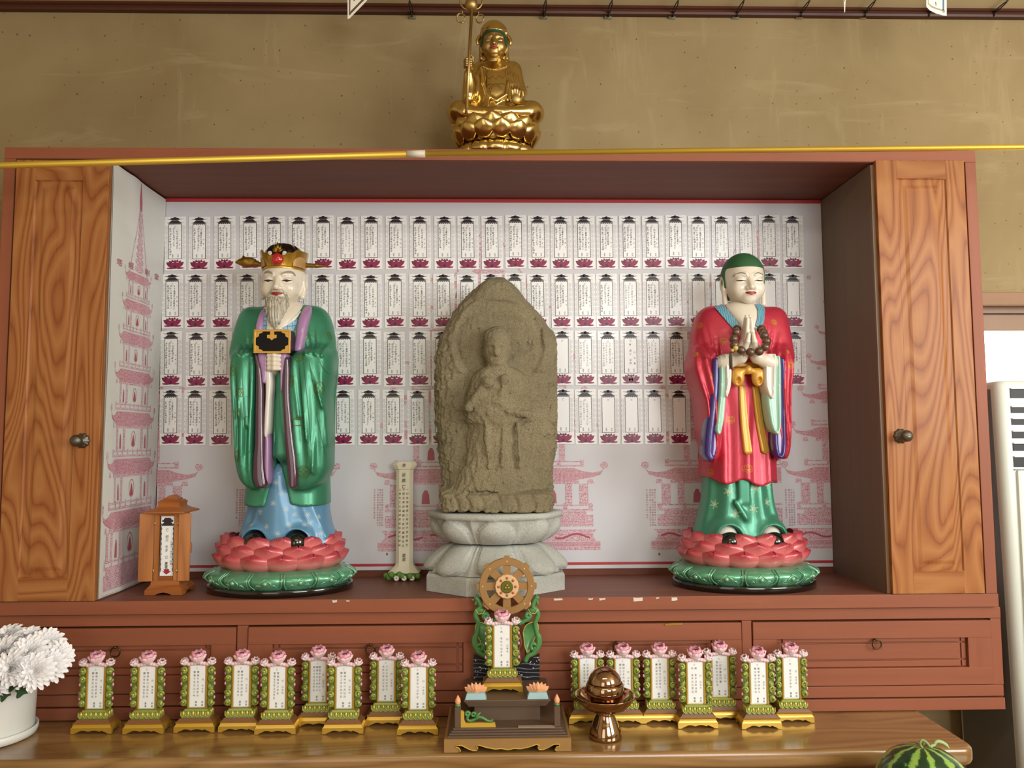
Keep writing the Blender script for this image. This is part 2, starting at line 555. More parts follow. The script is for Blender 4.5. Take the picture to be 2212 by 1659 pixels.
# ------------------------------------------------------------------ floor-standing air conditioner
ac = thing('air_conditioner', 'white floor-standing air conditioner with dark louvre slots right of the cabinet', 'air conditioner')
Yf = 0.02
ax0 = UX(2158, 822, Yf) - 0.004
azt = UZ(2152, 822, Yf)
M_ACW = plain('ac_white_plastic', 'dfe6dc', 0.35)
M_ACD = plain('ac_dark_slot', '0c0e10', 0.5)
b = MB()
# outline in plan with a rounded front edge, standing on the floor
def plan(w0, d0, rr, x0, y0):
    P = []
    for cx, cy, a0 in ((x0 + rr, y0 + rr, pi), (x0 + w0 - rr, y0 + rr, 1.5 * pi), (x0 + w0 - 0.01, y0 + d0 - 0.01, 0), (x0 + 0.01, y0 + d0 - 0.01, 0.5 * pi)):
        r2 = rr if cy < y0 + d0 / 2 else 0.01
        for k in range(6):
            a = a0 + 0.5 * pi * k / 5
            P.append((cx + r2 * cos(a), cy + r2 * sin(a)))
    return P
R = []
for zz, ins in ((0.0, 0.0), (azt - 0.012, 0.0), (azt - 0.003, 0.004), (azt, 0.012)):
    fl_ = 0.030 * (1 - zz / azt)
    R.append([(x, y, zz) for x, y in plan(0.5 - 2 * ins - fl_, 0.26 - ins, 0.022, ax0 + ins + fl_, Yf + ins)])
b.rings(R, 0, True)
b.build('body', M_ACW, ac)
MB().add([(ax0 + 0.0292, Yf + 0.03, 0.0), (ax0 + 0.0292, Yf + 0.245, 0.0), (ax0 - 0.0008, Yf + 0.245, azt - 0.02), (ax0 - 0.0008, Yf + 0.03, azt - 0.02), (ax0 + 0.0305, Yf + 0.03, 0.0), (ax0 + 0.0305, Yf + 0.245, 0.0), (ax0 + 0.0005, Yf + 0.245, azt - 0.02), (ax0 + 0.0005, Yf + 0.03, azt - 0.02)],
         [(0, 3, 2, 1), (4, 5, 6, 7), (0, 1, 5, 4), (1, 2, 6, 5), (2, 3, 7, 6), (3, 0, 4, 7)]).build('side_panel', plain('ac_side_shade_grey', '6f6f66', 0.5), ac)  # grey sheet puts the shade of the white body's left flank into colour
slots = [(841, 860), (880, 892), (906, 918), (933, 947), (959, 974), (988, 1009)]
for k, (ya, yb) in enumerate(slots):
    z1_, z0_ = UZ(2185, ya, Yf), UZ(2185, yb, Yf)
    xs = ax0 + 0.030
    MB().box(xs, ax0 + 0.47, Yf - 0.0015, Yf + 0.01, z0_, z1_, 0, 0.001).build('louvre_slot', M_ACD, ac)
    lb = MB()
    lb.box(xs, ax0 + 0.47, Yf - 0.006, Yf + 0.004, z1_, z1_ + 0.004, 0, 0.0015)
    lb.build('louvre', M_ACW, ac)
zz = UZ(2190, 1016, Yf)
MB().box(ax0 + 0.035, ax0 + 0.465, Yf - 0.008, Yf + 0.004, 0.12, zz, 0, 0.006).build('front_panel', M_ACW, ac)
MB().box(ax0 + 0.03, ax0 + 0.47, Yf - 0.003, Yf + 0.004, zz, zz + 0.004).build('panel_gap', plain('ac_grey', '8d948e', 0.4), ac)

# ------------------------------------------------------------------ the long wooden table in front
M_TABLE = wood('table_pine', 'a07c4c', '8b683b', '70502c', axis=0, scale=1.5, rings=8, rough=0.25, coat=0.45, fine=0.5)
M_TLEG = painted_wood('table_leg_paint', '7c3320', 2, 0.15, 0.5)
pf = UT(1600, 1624, TZ)
TY0 = pf.y
pc = UT(2113, 1617, TZ)
TX1 = pc.x
tb = thing('offering_table', 'long glossy pine table in front of the red drawers carrying the memorial tablets', 'table')
TY1 = 0.27
TX0 = -1.75
b = MB()
prof = [(0.0, 0.0), (-0.006, 0.001), (-0.011, -0.004), (-0.012, -0.012), (-0.012, -0.026), (-0.009, -0.034), (-0.002, -0.038), (0.004, -0.046), (0.012, -0.05)]
def rr_plan(off, rc=0.03):
    P = []
    for cx, cy, a0 in ((TX0 + rc, TY0 + rc, pi), (TX1 - rc, TY0 + rc, 1.5 * pi), (TX1 - rc, TY1 - rc, 0), (TX0 + rc, TY1 - rc, 0.5 * pi)):
        for k in range(7):
            a = a0 + 0.5 * pi * k / 6
            P.append((cx + (rc - off) * cos(a), cy + (rc - off) * sin(a)))
    return P
b.rings([[(x, y, TZ + dz) for x, y in rr_plan(off + 0.012)] for off, dz in prof[::-1]], 0, True)
b.build('table_top', M_TABLE, tb)
b = MB()
b.box(TX0 + 0.06, TX1 - 0.06, TY0 + 0.035, TY0 + 0.055, TZ - 0.13, TZ - 0.05)
b.box(TX0 + 0.06, TX1 - 0.06, TY1 - 0.055, TY1 - 0.035, TZ - 0.13, TZ - 0.05)
b.box(TX0 + 0.06, TX0 + 0.08, TY0 + 0.05, TY1 - 0.05, TZ - 0.13, TZ - 0.05)
b.box(TX1 - 0.08, TX1 - 0.06, TY0 + 0.05, TY1 - 0.05, TZ - 0.13, TZ - 0.05)
b.build('apron', M_TLEG, tb)
for xx in (TX0 + 0.05, TX1 - 0.09):
    for yy in (TY0 + 0.025, TY1 - 0.085):
        MB().box(xx, xx + 0.05, yy, yy + 0.05, 0.0, TZ - 0.049, 0, 0.005).build('leg', M_TLEG, tb)

# low table in front of it, below the picture, on which the melon stands
LZ = 0.63
lt = thing('low_offering_table', 'low wooden offering table in front of the long pine table, under the watermelon', 'table')
lx0, lx1, ly0, ly1 = 0.55, 1.45, TY0 - 0.46, TY0 - 0.015
MB().box(lx0, lx1, ly0, ly1, LZ - 0.03, LZ, 0, 0.005).build('table_top', M_TABLE, lt)
for xx in (lx0 + 0.03, lx1 - 0.08):
    for yy in (ly0 + 0.03, ly1 - 0.08):
        MB().box(xx, xx + 0.05, yy, yy + 0.05, 0.0, LZ - 0.03, 0, 0.004).build('leg', M_TLEG, lt)
# ================================================================== the red cabinet with its niche
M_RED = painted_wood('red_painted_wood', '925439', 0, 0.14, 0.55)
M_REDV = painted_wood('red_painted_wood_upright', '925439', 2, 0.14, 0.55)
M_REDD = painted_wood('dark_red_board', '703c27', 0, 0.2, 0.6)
M_SHELF = painted_wood('shelf_board', '7c4c3c', 0, 0.22, 0.5)
M_SIDE = painted_wood('dark_brown_panel', '75604e', 2, 0.08, 0.6, 0.1)
M_EDGE = plain('panel_edge_strip', '7a5a3a', 0.4)
M_DOOR = wood('door_cherry_vinyl', 'ab7443', '9c6034', '7c4822', axis=2, scale=1.7, rings=19, rough=0.45, coat=0.05, spec=0.22)
M_DOORH = wood('door_rail_vinyl', 'ab7443', '9c6034', '7c4822', axis=0, scale=1.7, rings=12, rough=0.45, coat=0.05, spec=0.22)
CX0, CX1, CZ1 = -1.2505, 1.2091, 2.157
IL, IR, ZI = -0.9841, 0.9386, 2.128
cab = thing('altar_cabinet', 'wide red-brown wooden altar cabinet with open niche between two cherry doors', 'cabinet')
b = MB().box(CX0, CX1, 0.0, ND + 0.018, ZI, CZ1, 0, 0.0015); b.build('top_board', M_RED, cab)
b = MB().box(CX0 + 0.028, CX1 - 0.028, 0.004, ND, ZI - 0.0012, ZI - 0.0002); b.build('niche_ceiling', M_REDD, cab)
for x0, x1 in ((CX0, CX0 + 0.028), (CX1 - 0.028, CX1)):
    MB().box(x0, x1, 0.0, ND + 0.018, NZ, ZI, 0, 0.0015).build('stile', M_REDV, cab)
MB().box(CX0, CX1, 0.0, ND + 0.018, NZ - 0.032, NZ, 0, 0.0015).build('shelf_board', [M_SHELF], cab)
MB().box(CX0 - 0.0005, CX1 + 0.0005, -0.0025, 0.0, NZ - 0.0318, NZ - 0.0003, 0, 0.001).build('shelf_edge', M_RED, cab)
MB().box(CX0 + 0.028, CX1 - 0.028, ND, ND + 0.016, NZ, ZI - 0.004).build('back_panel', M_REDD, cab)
# side walls of the niche
MB().box(IL - 0.018, IL - 0.0005, 0.014, ND, NZ, ZI - 0.004).build('side_panel', M_SIDE, cab)
MB().box(IR, IR + 0.018, 0.014, ND, NZ, ZI - 0.004).build('side_panel', M_SIDE, cab)
MB().box(IR - 0.0005, IR + 0.0175, 0.006, 0.0138, NZ + 0.001, ZI - 0.006).build('edge_strip', M_EDGE, cab)
MB().box(IL - 0.018, IL, 0.006, 0.0138, NZ + 0.001, ZI - 0.006).build('edge_strip', M_EDGE, cab)

def door(x0, x1, z0, z1, gx0, gx1, gz0, gz1, knob, label=None):
    """slab with a milled panel: frame, groove, raised bevelled field"""
    b = MB()
    y0 = -0.002
    b.box(x0, x1, y0 + 0.0005, y0 + 0.014, z0, z1, 0)
    rects = [(x0, x1, z0, z1, 0.0006), (x0 + 0.0012, x1 - 0.0012, z0 + 0.0012, z1 - 0.0012, 0.0), (gx0, gx1, gz0, gz1, 0.0)]
    steps = [(0.003, 0.0035), (0.006, 0.0055), (0.010, 0.0055), (0.026, 0.0008), (0.028, 0.0008)]
    for ins, dep in steps:
        rects.append((gx0 + ins, gx1 - ins, gz0 + ins, gz1 - ins, dep))
    vv = []
    for a, c, d, e, dep in rects:
        vv += [(a, y0 - 0.003 + dep, d), (c, y0 - 0.003 + dep, d), (c, y0 - 0.003 + dep, e), (a, y0 - 0.003 + dep, e)]
    ff = []
    n = len(rects)
    for k in range(n - 1):
        for i in range(4):
            ff.append((k * 4 + i, k * 4 + (i + 1) % 4, k * 4 + 4 + (i + 1) % 4, k * 4 + 4 + i))
    ff.append([(n - 1) * 4 + i for i in range(4)])
    b.add(vv, ff, 0)
    # the rails carry their grain crosswise
    for za, zb2 in ((z0 + 0.0012, gz0), (gz1, z1 - 0.0012)):
        b.box(gx0 + 0.001, gx1 - 0.001, y0 - 0.0034, y0 - 0.0029, za, zb2, 1)
    # thin scored lines between stiles and rails
    o = b.build('door', [M_DOOR, M_DOORH], cab)
    k = MB()
    kx, kz = knob
    k.M = Matrix.Translation((kx, y0 - 0.003, kz)) @ Matrix.Rotation(radians(90), 4, 'X')
    def rose(a, z): return 0.07 * cos(10 * a) if z < 0.006 else 0.0
    k.lathe([(0.0, 0.0), (0.017, 0.0), (0.018, 0.002), (0.015, 0.005), (0.008, 0.007), (0.006, 0.012)], 48, (0, 0, 0), 0, lob=rose)
    k.lathe([(0.0055, 0.010), (0.006, 0.016), (0.011, 0.020), (0.0145, 0.027), (0.014, 0.033), (0.010, 0.038), (0.004, 0.0405), (0.0, 0.041)], 24)
    k.build('door_knob', M_PEWTER, o)
    return o
M_PEWTER = plain('antique_pewter', '6e6a60', 0.38, 0.9, var=0.35, vscale=120, bump=0.4, bscale=350)
dz0, dz1 = NZ + 0.0015, UZ(1985, 347.5, 0)
door(UX(1889.5, 347, 0), CX1 - 0.034, dz0, dz1, UX(1934, 388, 0), UX(2041, 388, 0), UZ(1990, 1234, 0), UZ(1990, 387, 0), (UX(1943, 942, 0), UZ(1943, 942, 0)))
door(CX0 + 0.034, UX(238.5, 361, 0), dz0, UZ(130, 347, 0), UX(78, 392, 0), UX(182, 392, 0), UZ(60, 1248, 0), UZ(130, 391, 0), (UX(181, 952, 0), UZ(181, 952, 0)))
M_TAPE = plain('tape_scrap', 'd8d0c4', 0.6)
for px, w_, h_ in ((1207, 18, 4), (1276, 10, 4), (1302, 12, 5), (1378, 20, 8), (1457, 14, 7), (723, 9, 5), (1022, 5, 3), (1421, 6, 3), (752, 7, 3)):
    p = U(px, 1300 - 0.0042 * px, -0.003)
    b = MB()
    q = [(p.x + (w_ / 875.0) * (t + rng.uniform(-.12, .12)), NZ - 0.002 - (h_ / 875.0) * (1 - u_) + rng.uniform(-.0008, .0008)) for t, u_ in ((-.5, 0), (.1, .1), (.5, 0.2), (.45, 1), (-.1, .9), (-.5, 1))]
    b.prism(q, -0.0032, -0.0025)
    b.build('tape_scrap', M_TAPE, cab)

# ------------------------------------------------------------------ drawer chest below the niche
YU = 0.012
DX0, DX1 = -1.262, UX(2170, 1530, YU)
un = thing('drawer_chest', 'long red-brown chest with four drawers and ring pulls below the altar niche', 'drawer chest')
zc = [UZ(1890, y, YU) for y in (1316, 1337, 1342, 1378, 1442, 1480, 1481.5, 1506, 1509)]
UB = TZ + 0.0022
b = MB()
b.box(DX0, DX1, YU + 0.02, YW - 0.01, UB, NZ - 0.0325)
b.build('carcass', M_REDD, un)
ztop = UZ(1890, 1311, YU)
MB().box(DX0, DX1, YU - 0.003, YU + 0.02, zc[1], NZ - 0.0345, 0, 0.0012).build('top_rail', M_RED, un)
MB().box(DX0, DX1 - 0.001, YU - 0.002, YU + 0.02, zc[7], zc[6], 0, 0.0012).build('bottom_rail', M_RED, un)
MB().box(DX0, DX1, YU - 0.004, YU + 0.02, UB, zc[8], 0, 0.0012).build('plinth', M_RED, un)
for a, c in ((DX1 - 0.026, DX1), (UX(1603, 1400, YU), UX(1624, 1400, YU)), (UX(1055, 1400, YU), UX(1080, 1400, YU)), (UX(512, 1410, YU), UX(535, 1410, YU)), (DX0, DX0 + 0.026)):
    MB().box(a, c, YU - 0.002, YU + 0.02, zc[6] + 0.001, zc[1] - 0.001, 0, 0.0012).build('upright', M_REDV, un)
M_RING = plain('dark_brass_ring', '5a4a30', 0.35, 0.9)
for xa, xb, rx, nick in ((DX0 + 0.028, UX(510, 1410, YU), 253, 0), (UX(537, 1410, YU), UX(1053, 1410, YU), 801, 0), (UX(1082, 1400, YU), UX(1601, 1400, YU), 1332, 1), (UX(1626, 1400, YU), DX1 - 0.028, 1889, 0)):
    d = empty('drawer'); d.parent = un
    y0 = YU - 0.006
    za, zb2 = zc[5] + 0.001, zc[2] + 0.001
    fz0, fz1 = zc[4], zc[3]
    fx = 0.058
    b = MB()
    b.box(xa, xb, y0, YU + 0.02, fz1, zb2, 0, 0.0012)
    b.box(xa, xb, y0, YU + 0.02, za, fz0, 0, 0.0012)
    b.build('drawer_front', M_RED, d)
    for xq in (xa, xb - fx): MB().box(xq, xq + fx, y0 + 0.0002, YU + 0.02, fz0, fz1).build('drawer_stile', M_REDV, d)
    b = MB()
    h = fz1 - fz0
    b.box(xa + fx, xb - fx, YU + 0.006, YU + 0.02, fz0, fz1, 0)
    xi, xj = xa + fx + 0.014, xb - fx - 0.014
    for u0, u1 in ((0.02, 0.22), (0.28, 0.80), (0.86, 0.985)):
        b.box(xi + 0.003, xj - 0.003, YU + 0.001, YU + 0.007, fz0 + u0 * h, fz0 + u1 * h, 0, 0.001)
        b.box(xi - 0.012, xi - 0.001, YU + 0.002, YU + 0.007, fz0 + u0 * h, fz0 + u1 * h, 0, 0.001)
        b.box(xj + 0.001, xj + 0.012, YU + 0.002, YU + 0.007, fz0 + u0 * h, fz0 + u1 * h, 0, 0.001)
    b.build('drawer_panel', M_RED, d)
    k = MB()
    X = UX(rx, 1392, YU)
    zr = fz1 - 0.0025
    k.tube([(X, YU + 0.004, zr), (X, YU - 0.008, zr)], 0.0024, 8)
    k.ball((X, YU - 0.009, zr), 0.0036)
    k.torus((X + 0.001, YU - 0.010, zr - 0.0105), 0.0112, 0.0017, 28, 8, 0, 'y')
    k.build('ring_pull', M_RING, d)
    if nick:
        b = MB()
        x1 = UX(1455, 1346, y0)
        z1 = zb2 - 0.001
        b.prism([(x1 - 0.023, z1 + 0.0005), (x1 - 0.021, z1 - 0.004), (x1 + 0.020, z1 - 0.003), (x1 + 0.023, z1 + 0.002), (x1, z1 + 0.002)], y0 - 0.002, y0 - 0.0001)
        b.build('brass_catch', plain('old_brass', 'b08a3c', 0.4, 0.7), d)
for xx in (DX0 + 0.05, -0.4, 0.45):
    MB().box(xx, xx + 0.05, 0.276, 0.318, 0.0, UB).build('leg', M_REDV, un)

# ------------------------------------------------------------------ printed banners with scripture pagodas
def script_mat(name, ink, paper, cell=0.0046, dens=0.52):
    """dense rows of tiny printed characters"""
    t = NT(name)
    v = t.coord()
    s = t.n('ShaderNodeVectorMath', {0: v, 1: (1 / cell, 1 / cell, 1 / (cell * 0.9))}, operation='MULTIPLY').outputs[0]
    fl = t.n('ShaderNodeVectorMath', {0: s}, operation='FLOOR').outputs[0]
    fr = t.n('ShaderNodeVectorMath', {0: s}, operation='FRACTION').outputs[0]
    sx = t.n('ShaderNodeSeparateXYZ', {0: fr})
    def band(o): return t.math('LESS_THAN', t.math('ABSOLUTE', t.math('SUBTRACT', o, 0.5)), 0.36)
    inside = t.math('MULTIPLY', t.math('MAXIMUM', band(sx.outputs[0]), band(sx.outputs[1])), band(sx.outputs[2]))
    sub = t.n('ShaderNodeTexWhiteNoise', {'Vector': t.n('ShaderNodeVectorMath', {0: t.n('ShaderNodeVectorMath', {0: s, 1: (3.0, 3.0, 3.0)}, operation='MULTIPLY').outputs[0]}, operation='FLOOR').outputs[0]}, noise_dimensions='3D').outputs[0]
    on = t.math('MULTIPLY', inside, t.math('GREATER_THAN', sub, 1 - dens))
    c = t.mix(on, paper, ink)
    return t.out(c, 0.45, 0.0, None, 0.15)
M_BAN = plain('banner_vinyl', 'd3d3d8', 0.36, var=0.02, coat=0.12, crough=0.2)
M_BANW = plain('banner_vinyl_cream', 'd9dad4', 0.42, var=0.03)
M_STRIPE = plain('banner_red_stripe', 'b43a40', 0.4)
M_SCR = script_mat('banner_script_print', 'bf6a78', 'd6c4cc')
M_SCRD = script_mat('banner_script_dense', 'b4515f', 'd2b0b8', 0.0036, 0.62)
M_INKR = plain('banner_red_ink', 'b5606c', 0.45)
M_INKD = plain('banner_dark_red_ink', 'b04a55', 0.45)

def clip_poly(P, x0, x1):
    for sgn, lim in ((1, x0), (-1, x1)):
        out = []
        n = len(P)
        for i in range(n):
            a, b_ = P[i], P[(i + 1) % n]
            ia, ib = sgn * (a[0] - lim) >= 0, sgn * (b_[0] - lim) >= 0
            if ia: out.append(a)
            if ia != ib:
                t_ = (lim - a[0]) / (b_[0] - a[0])
                out.append((lim, a[1] + t_ * (b_[1] - a[1])))
        P = out
        if len(P) < 3: return []
    return P
def pagoda_shapes(tiers=7, spire=True):
    """printed pagoda as flat shapes, half width 1 = wing tip of the lowest roof, v up from the foot; list of (poly, ink)"""
    S = []
    def rect(x0, x1, v0, v1, k): S.append(([(x0, v0), (x1, v0), (x1, v1), (x0, v1)], k))
    def sym(x0, x1, v0, v1, k): rect(x0, x1, v0, v1, k); rect(-x1, -x0, v0, v1, k)
    rect(-0.96, 0.96, 0.0, 0.05, 0)
    rect(-0.96, 0.96, 0.055, 0.13, 1)
    S.append(([(-0.93, 0.135), (0.93, 0.135), (0.9, 0.2), (0.9, 0.27), (0.94, 0.32), (-0.94, 0.32), (-0.9, 0.27), (-0.9, 0.2)], 0))
    for k in range(5):                     # dragons and clouds of the plinth band
        cx = -0.72 + 0.36 * k
        pts = []
        for q in range(13):
            a = q / 12.0
            pts.append((cx - 0.15 + 0.3 * a, 0.2 + 0.035 * sin(a * 6.3 + k)))
        S.append((pts + [(x, y + 0.03) for x, y in pts[::-1]], 2))
    rect(-0.9, 0.9, 0.36, 0.54, 0); rect(-0.84, 0.84, 0.54, 0.60, 0)
    v = 0.60
    w = 0.9
    hh = 0.34
    for t_ in range(tiers):
        f = 1.0 - 0.082 * t_
        # railing
        for k in range(9):
            cx = (-0.88 + 0.22 * k) * f
            rect(cx - 0.018 * f, cx + 0.018 * f, v, v + 0.12 * f, 0)
        rect(-0.9 * f, 0.9 * f, v + 0.075 * f, v + 0.1 * f, 0); rect(-0.9 * f, 0.9 * f, v, v + 0.035 * f, 0)
        # columns, door jambs, figures
        sym(0.66 * f, 0.72 * f, v + 0.1 * f, v + 0.42 * f, 0); sym(0.78 * f, 0.86 * f, v + 0.1 * f, v + 0.42 * f, 0) if t_ == 0 else None
        sym(0.36 * f, 0.44 * f, v + 0.1 * f, v + 0.42 * f, 0)
        cx = 0.0
        ring = [(0.10 * f * cos(a), v + 0.26 * f + 0.12 * f * sin(a)) for a in [2 * pi * q / 20 for q in range(20)]]
        ring2 = [(0.088 * f * cos(a), v + 0.26 * f + 0.108 * f * sin(a)) for a in [2 * pi * q / 20 for q in range(20)]]
        for q in range(20):
            r_ = (q + 1) % 20
            S.append(([ring[q], ring[r_], ring2[r_], ring2[q]], 3))
        S.append(([(-0.07 * f, v + 0.16 * f), (0.07 * f, v + 0.16 * f), (0.045 * f, v + 0.24 * f), (0.02 * f, v + 0.3 * f), (0, v + 0.33 * f), (-0.02 * f, v + 0.3 * f), (-0.045 * f, v + 0.24 * f)], 2))
        for sg in (-1, 1):
            c0 = sg * 0.55 * f
            S.append(([(c0 - 0.035 * f, v + 0.12 * f), (c0 + 0.035 * f, v + 0.12 * f), (c0 + 0.03 * f, v + 0.26 * f), (c0 + 0.012 * f, v + 0.33 * f), (c0 - 0.012 * f, v + 0.33 * f), (c0 - 0.03 * f, v + 0.26 * f)], 3))
        rect(-0.78 * f, 0.78 * f, v + 0.42 * f, v + 0.47 * f, 0)
        # roof with upturned wings
        r0, r1 = v + 0.49 * f, v + 0.66 * f
        top = [(0.74 * f, r1), (0.82 * f, r1 - 0.05 * f), (0.9 * f, r1 - 0.07 * f), (0.97 * f, r1 - 0.05 * f), (1.0 * f, r1 + 0.0 * f)]
        bot = [(0.97 * f, r1 - 0.10 * f), (0.9 * f, r0 + 0.03 * f), (0.8 * f, r0), (0.7 * f, r0 - 0.04 * f)]
        right = top + bot
        S.append((right + [(-x, y) for x, y in right[::-1]], 1))
        for sg in (-1, 1):
            fl = [(sg * f * (1.0 + 0.035 * cos(a)), r1 + 0.045 * f + 0.055 * f * sin(a)) for a in [2 * pi * q / 12 for q in range(12)]]
            S.append((fl, 0))
            S.append(([(sg * 0.86 * f, r0), (sg * 0.9 * f, r0), (sg * 0.91 * f, r0 - 0.07 * f), (sg * 0.85 * f, r0 - 0.07 * f)], 0))
        v = r1 + 0.02
    if spire:
        f = 1.0 - 0.082 * tiers
        for k in range(9):
            rr = (0.16 - 0.012 * k)
            S.append(([(rr * cos(a), v + 0.09 * k + 0.05 + 0.05 * sin(a)) for a in [2 * pi * q / 12 for q in range(12)]], 0))
        S.append(([(-0.05, v + 0.8), (0.05, v + 0.8), (0.06, v + 0.92), (0.0, v + 1.18), (-0.06, v + 0.92)], 3))
        for sg in (-1, 1):
            S.append(([(sg * 0.05, v + 0.78), (sg * 0.065, v + 0.78), (sg * 0.62 * f * 1.3, v - 0.02), (sg * 0.58 * f * 1.3, v - 0.02)], 0))
    return S, v + 1.18
PAG, PH = pagoda_shapes()

bn = thing('printed_banner', 'white vinyl banner printed with pink scripture pagodas covering the back of the niche', 'banner')
YB = ND - 0.0025
bz1 = min(UZ(1060, 424, YB), ZI - 0.0025); bz0 = UZ(1400, 1227, YB)
b = MB()
b.box(IL + 0.0035, IR - 0.0012, YB, ND - 0.0005, bz0, bz1, 0)
e = YB - 0.0003
for ya, yb in ((431, 438.5), (1214, 1220)):
    zz1, zz0 = UZ(1300, ya, YB), UZ(1300, yb, YB)
    b.box(IL + 0.0035, IR - 0.001, e, YB + 0.0002, zz0, zz1, 1)
mats = [M_BAN, M_STRIPE, M_SCR, M_SCRD, M_INKD, M_INKR]
SC = 247.0 / 752.0                   # metres per half width
vz0 = UZ(1057, 1190, YB)
vs_ = (UZ(1057, 480, YB) - vz0) / PH / SC
vs_ = 0.56
k_ = 0
for cpx, a0, a1 in ((173, 300, 500), (762, 512, 618), (473, 618, 735), (1057, 740, 1380), (1642, 1386, 1690), (1942, 1691, 1850)):
    cxw = UX(cpx, 1100, YB)
    xa, xb = max(IL + 0.002, UX(a0, 1100, YB)), min(IR - 0.002, UX(a1, 1100, YB))
    for P, ink in PAG:
        Q = clip_poly([(cxw + x * SC, vz0 + y * SC * vs_) for x, y in P], xa, xb)
        if Q and max(q[1] for q in Q) < bz1 - 0.03 and min(q[1] for q in Q) > bz0:
            k_ += 1
            ly = e - 0.000009 * (k_ % 40)
            ar = sum(Q[i][0] * Q[(i + 1) % len(Q)][1] - Q[(i + 1) % len(Q)][0] * Q[i][1] for i in range(len(Q)))
            if ar < 0: Q = Q[::-1]
            b.add([(x, ly, z) for x, z in Q], [list(range(len(Q)))], 2 + ink)
r2 = random.Random(3)
SUT = '如是我聞一時佛在舍衛國祇樹給孤獨園與大比丘衆千二百五十人俱爾時世尊食時著衣持鉢入城乞食於其中次第還至本處飯收洗足已敷座而坐'
for tx in (514, 811, 1399, 1699):
    for c in range(4):
        X = UX(tx + 5 * c - (2 if c == 0 else 0), 1060, YB)
        write(b, ''.join(r2.choice(SUT) for _ in range(15 - (c == 0) * 3)), X, UZ(tx, 1056, YB), 0.0058, e - 0.0001, 4, 1.22)
    write(b, '木版本佛', UX(tx + 25, 1190, YB), UZ(tx, 1193, YB), 0.006, e - 0.0001, 5, 0.2)
write(b, '經', UX(1747, 600, YB), UZ(1747, 594, YB), 0.013, e - 0.0001, 4)
b.build('banner_sheet', mats, bn)

sb = thing('printed_side_banner', 'white banner sheet with one pink scripture pagoda lining the left side of the niche', 'banner')
b = MB()
NYs, NZs = 14, 40
b_z0, b_z1 = NZ + 0.004, ZI - 0.006
def wrink(y, z):  # soft creases
    return 0.0016 * sin(9 * z + 20 * y) * sin(7 * y * 3 + z * 2) + 0.0022 * max(0, sin(5.2 * z + 34 * y - 1.0)) ** 3
g_v, g_f = [], []
for j in range(NZs + 1):
    for i in range(NYs + 1):
        yy = 0.006 + (ND - 0.004 - 0.007) * i / NYs; zz = b_z0 + (b_z1 - b_z0) * j / NZs
        g_v.append((IL + 0.0025 + wrink(yy, zz), yy, zz))
for j in range(NZs):
    for i in range(NYs):
        a = j * (NYs + 1) + i
        g_f.append((a, a + NYs + 1, a + NYs + 2, a + 1)[::-1])
b.add(g_v, g_f, 0, True)
n_ = len(g_v)
b.add([(IL + 0.0003, p[1], p[2]) for p in g_v], [f[::-1] for f in g_f], 0, True)
cy, SCs = 0.155, 0.158
zf = NZ - 0.06
hs = (UZ(300, 398, 0.17) - zf) / PH / SCs
for kk_, (P, ink) in enumerate(PAG):
    Q = [(cy + x * SCs * 0.92, zf + y * SCs * hs) for x, y in P]
    Q = clip_poly(Q, 0.008, ND - 0.006)
    Q = [(z, y) for y, z in Q]
    Q = clip_poly(Q, b_z0 + 0.002, b_z1) if Q else []
    if Q:
        # follow the wrinkled sheet: split wide shapes into narrow strips
        Q = [(y, z) for z, y in Q]
        ys = [q[0] for q in Q]
        y_a, y_b = min(ys), max(ys)
        ns = max(1, int((y_b - y_a) / 0.02))
        for k in range(ns):
            q2 = clip_poly(Q, y_a + (y_b - y_a) * k / ns, y_a + (y_b - y_a) * (k + 1) / ns)
            q2 = [(z, y) for y, z in q2]
            if not q2: continue
            z_a, z_b = min(q[0] for q in q2), max(q[0] for q in q2)
            mz = max(1, int((z_b - z_a) / 0.03))
            for m in range(mz):
                q3 = clip_poly(q2, z_a + (z_b - z_a) * m / mz, z_a + (z_b - z_a) * (m + 1) / mz)
                if len(q3) >= 3:
                    b.add([(IL + 0.0025 + wrink(y, z) + 0.0005 + 0.00001 * (kk_ % 60), y, z) for z, y in q3], [list(range(len(q3)))], 1 + ink)
for ch, px, py, Y in (('塔', 266, 566, 0.045), ('經', 286, 573, 0.11), ('剛', 309, 588, 0.20), ('金', 329, 597, 0.262)):
    gv, gf = glyph(ch)
    z0 = UZ(px, py, Y)
    b.add([(IL + 0.0042 + wrink(Y, z0), Y + (p[0] - .46) * 0.03, z0 + (p[1] - .4) * 0.019) for p in gv], gf, 3)
b.build('banner_sheet', [M_BANW, M_SCR, M_SCRD, M_INKD, M_INKR], sb)

# ------------------------------------------------------------------ memorial cards pinned to the banner
M_CARD = plain('card_stock', 'f3f4f3', 0.3, coat=0.25, crough=0.12)
M_CIN = plain('card_inner', 'f6f7f6', 0.3, coat=0.25, crough=0.12)
M_CGREY = plain('card_grey_print', 'b9b6b8', 0.35)
M_CINK = plain('card_black_print', '2b2226', 0.35)
M_CWR = plain('card_brush_ink', '2a2a2c', 0.5)
M_CFA = plain('card_faint_ink', '96979a', 0.5)
M_LOT = plain('card_lotus_magenta', '8d1c4c', 0.35, var=0.2, vscale=160)
M_LOT2 = plain('card_lotus_magenta_deep', '741540', 0.35, var=0.2, vscale=160)
M_LOTD = plain('card_lotus_dark', '4d1030', 0.35)
CW, CH_ = 0.0612, 0.158
WORDS = ['一切哀魂佛子等各列位靈', '叔伯兄弟姉妹上世先亡諸', '家門歷代宗親無主孤魂衆', '水子靈駕往生極樂淨土願', '法界有情含識神衆父母', '行孝子 金 永 喜']
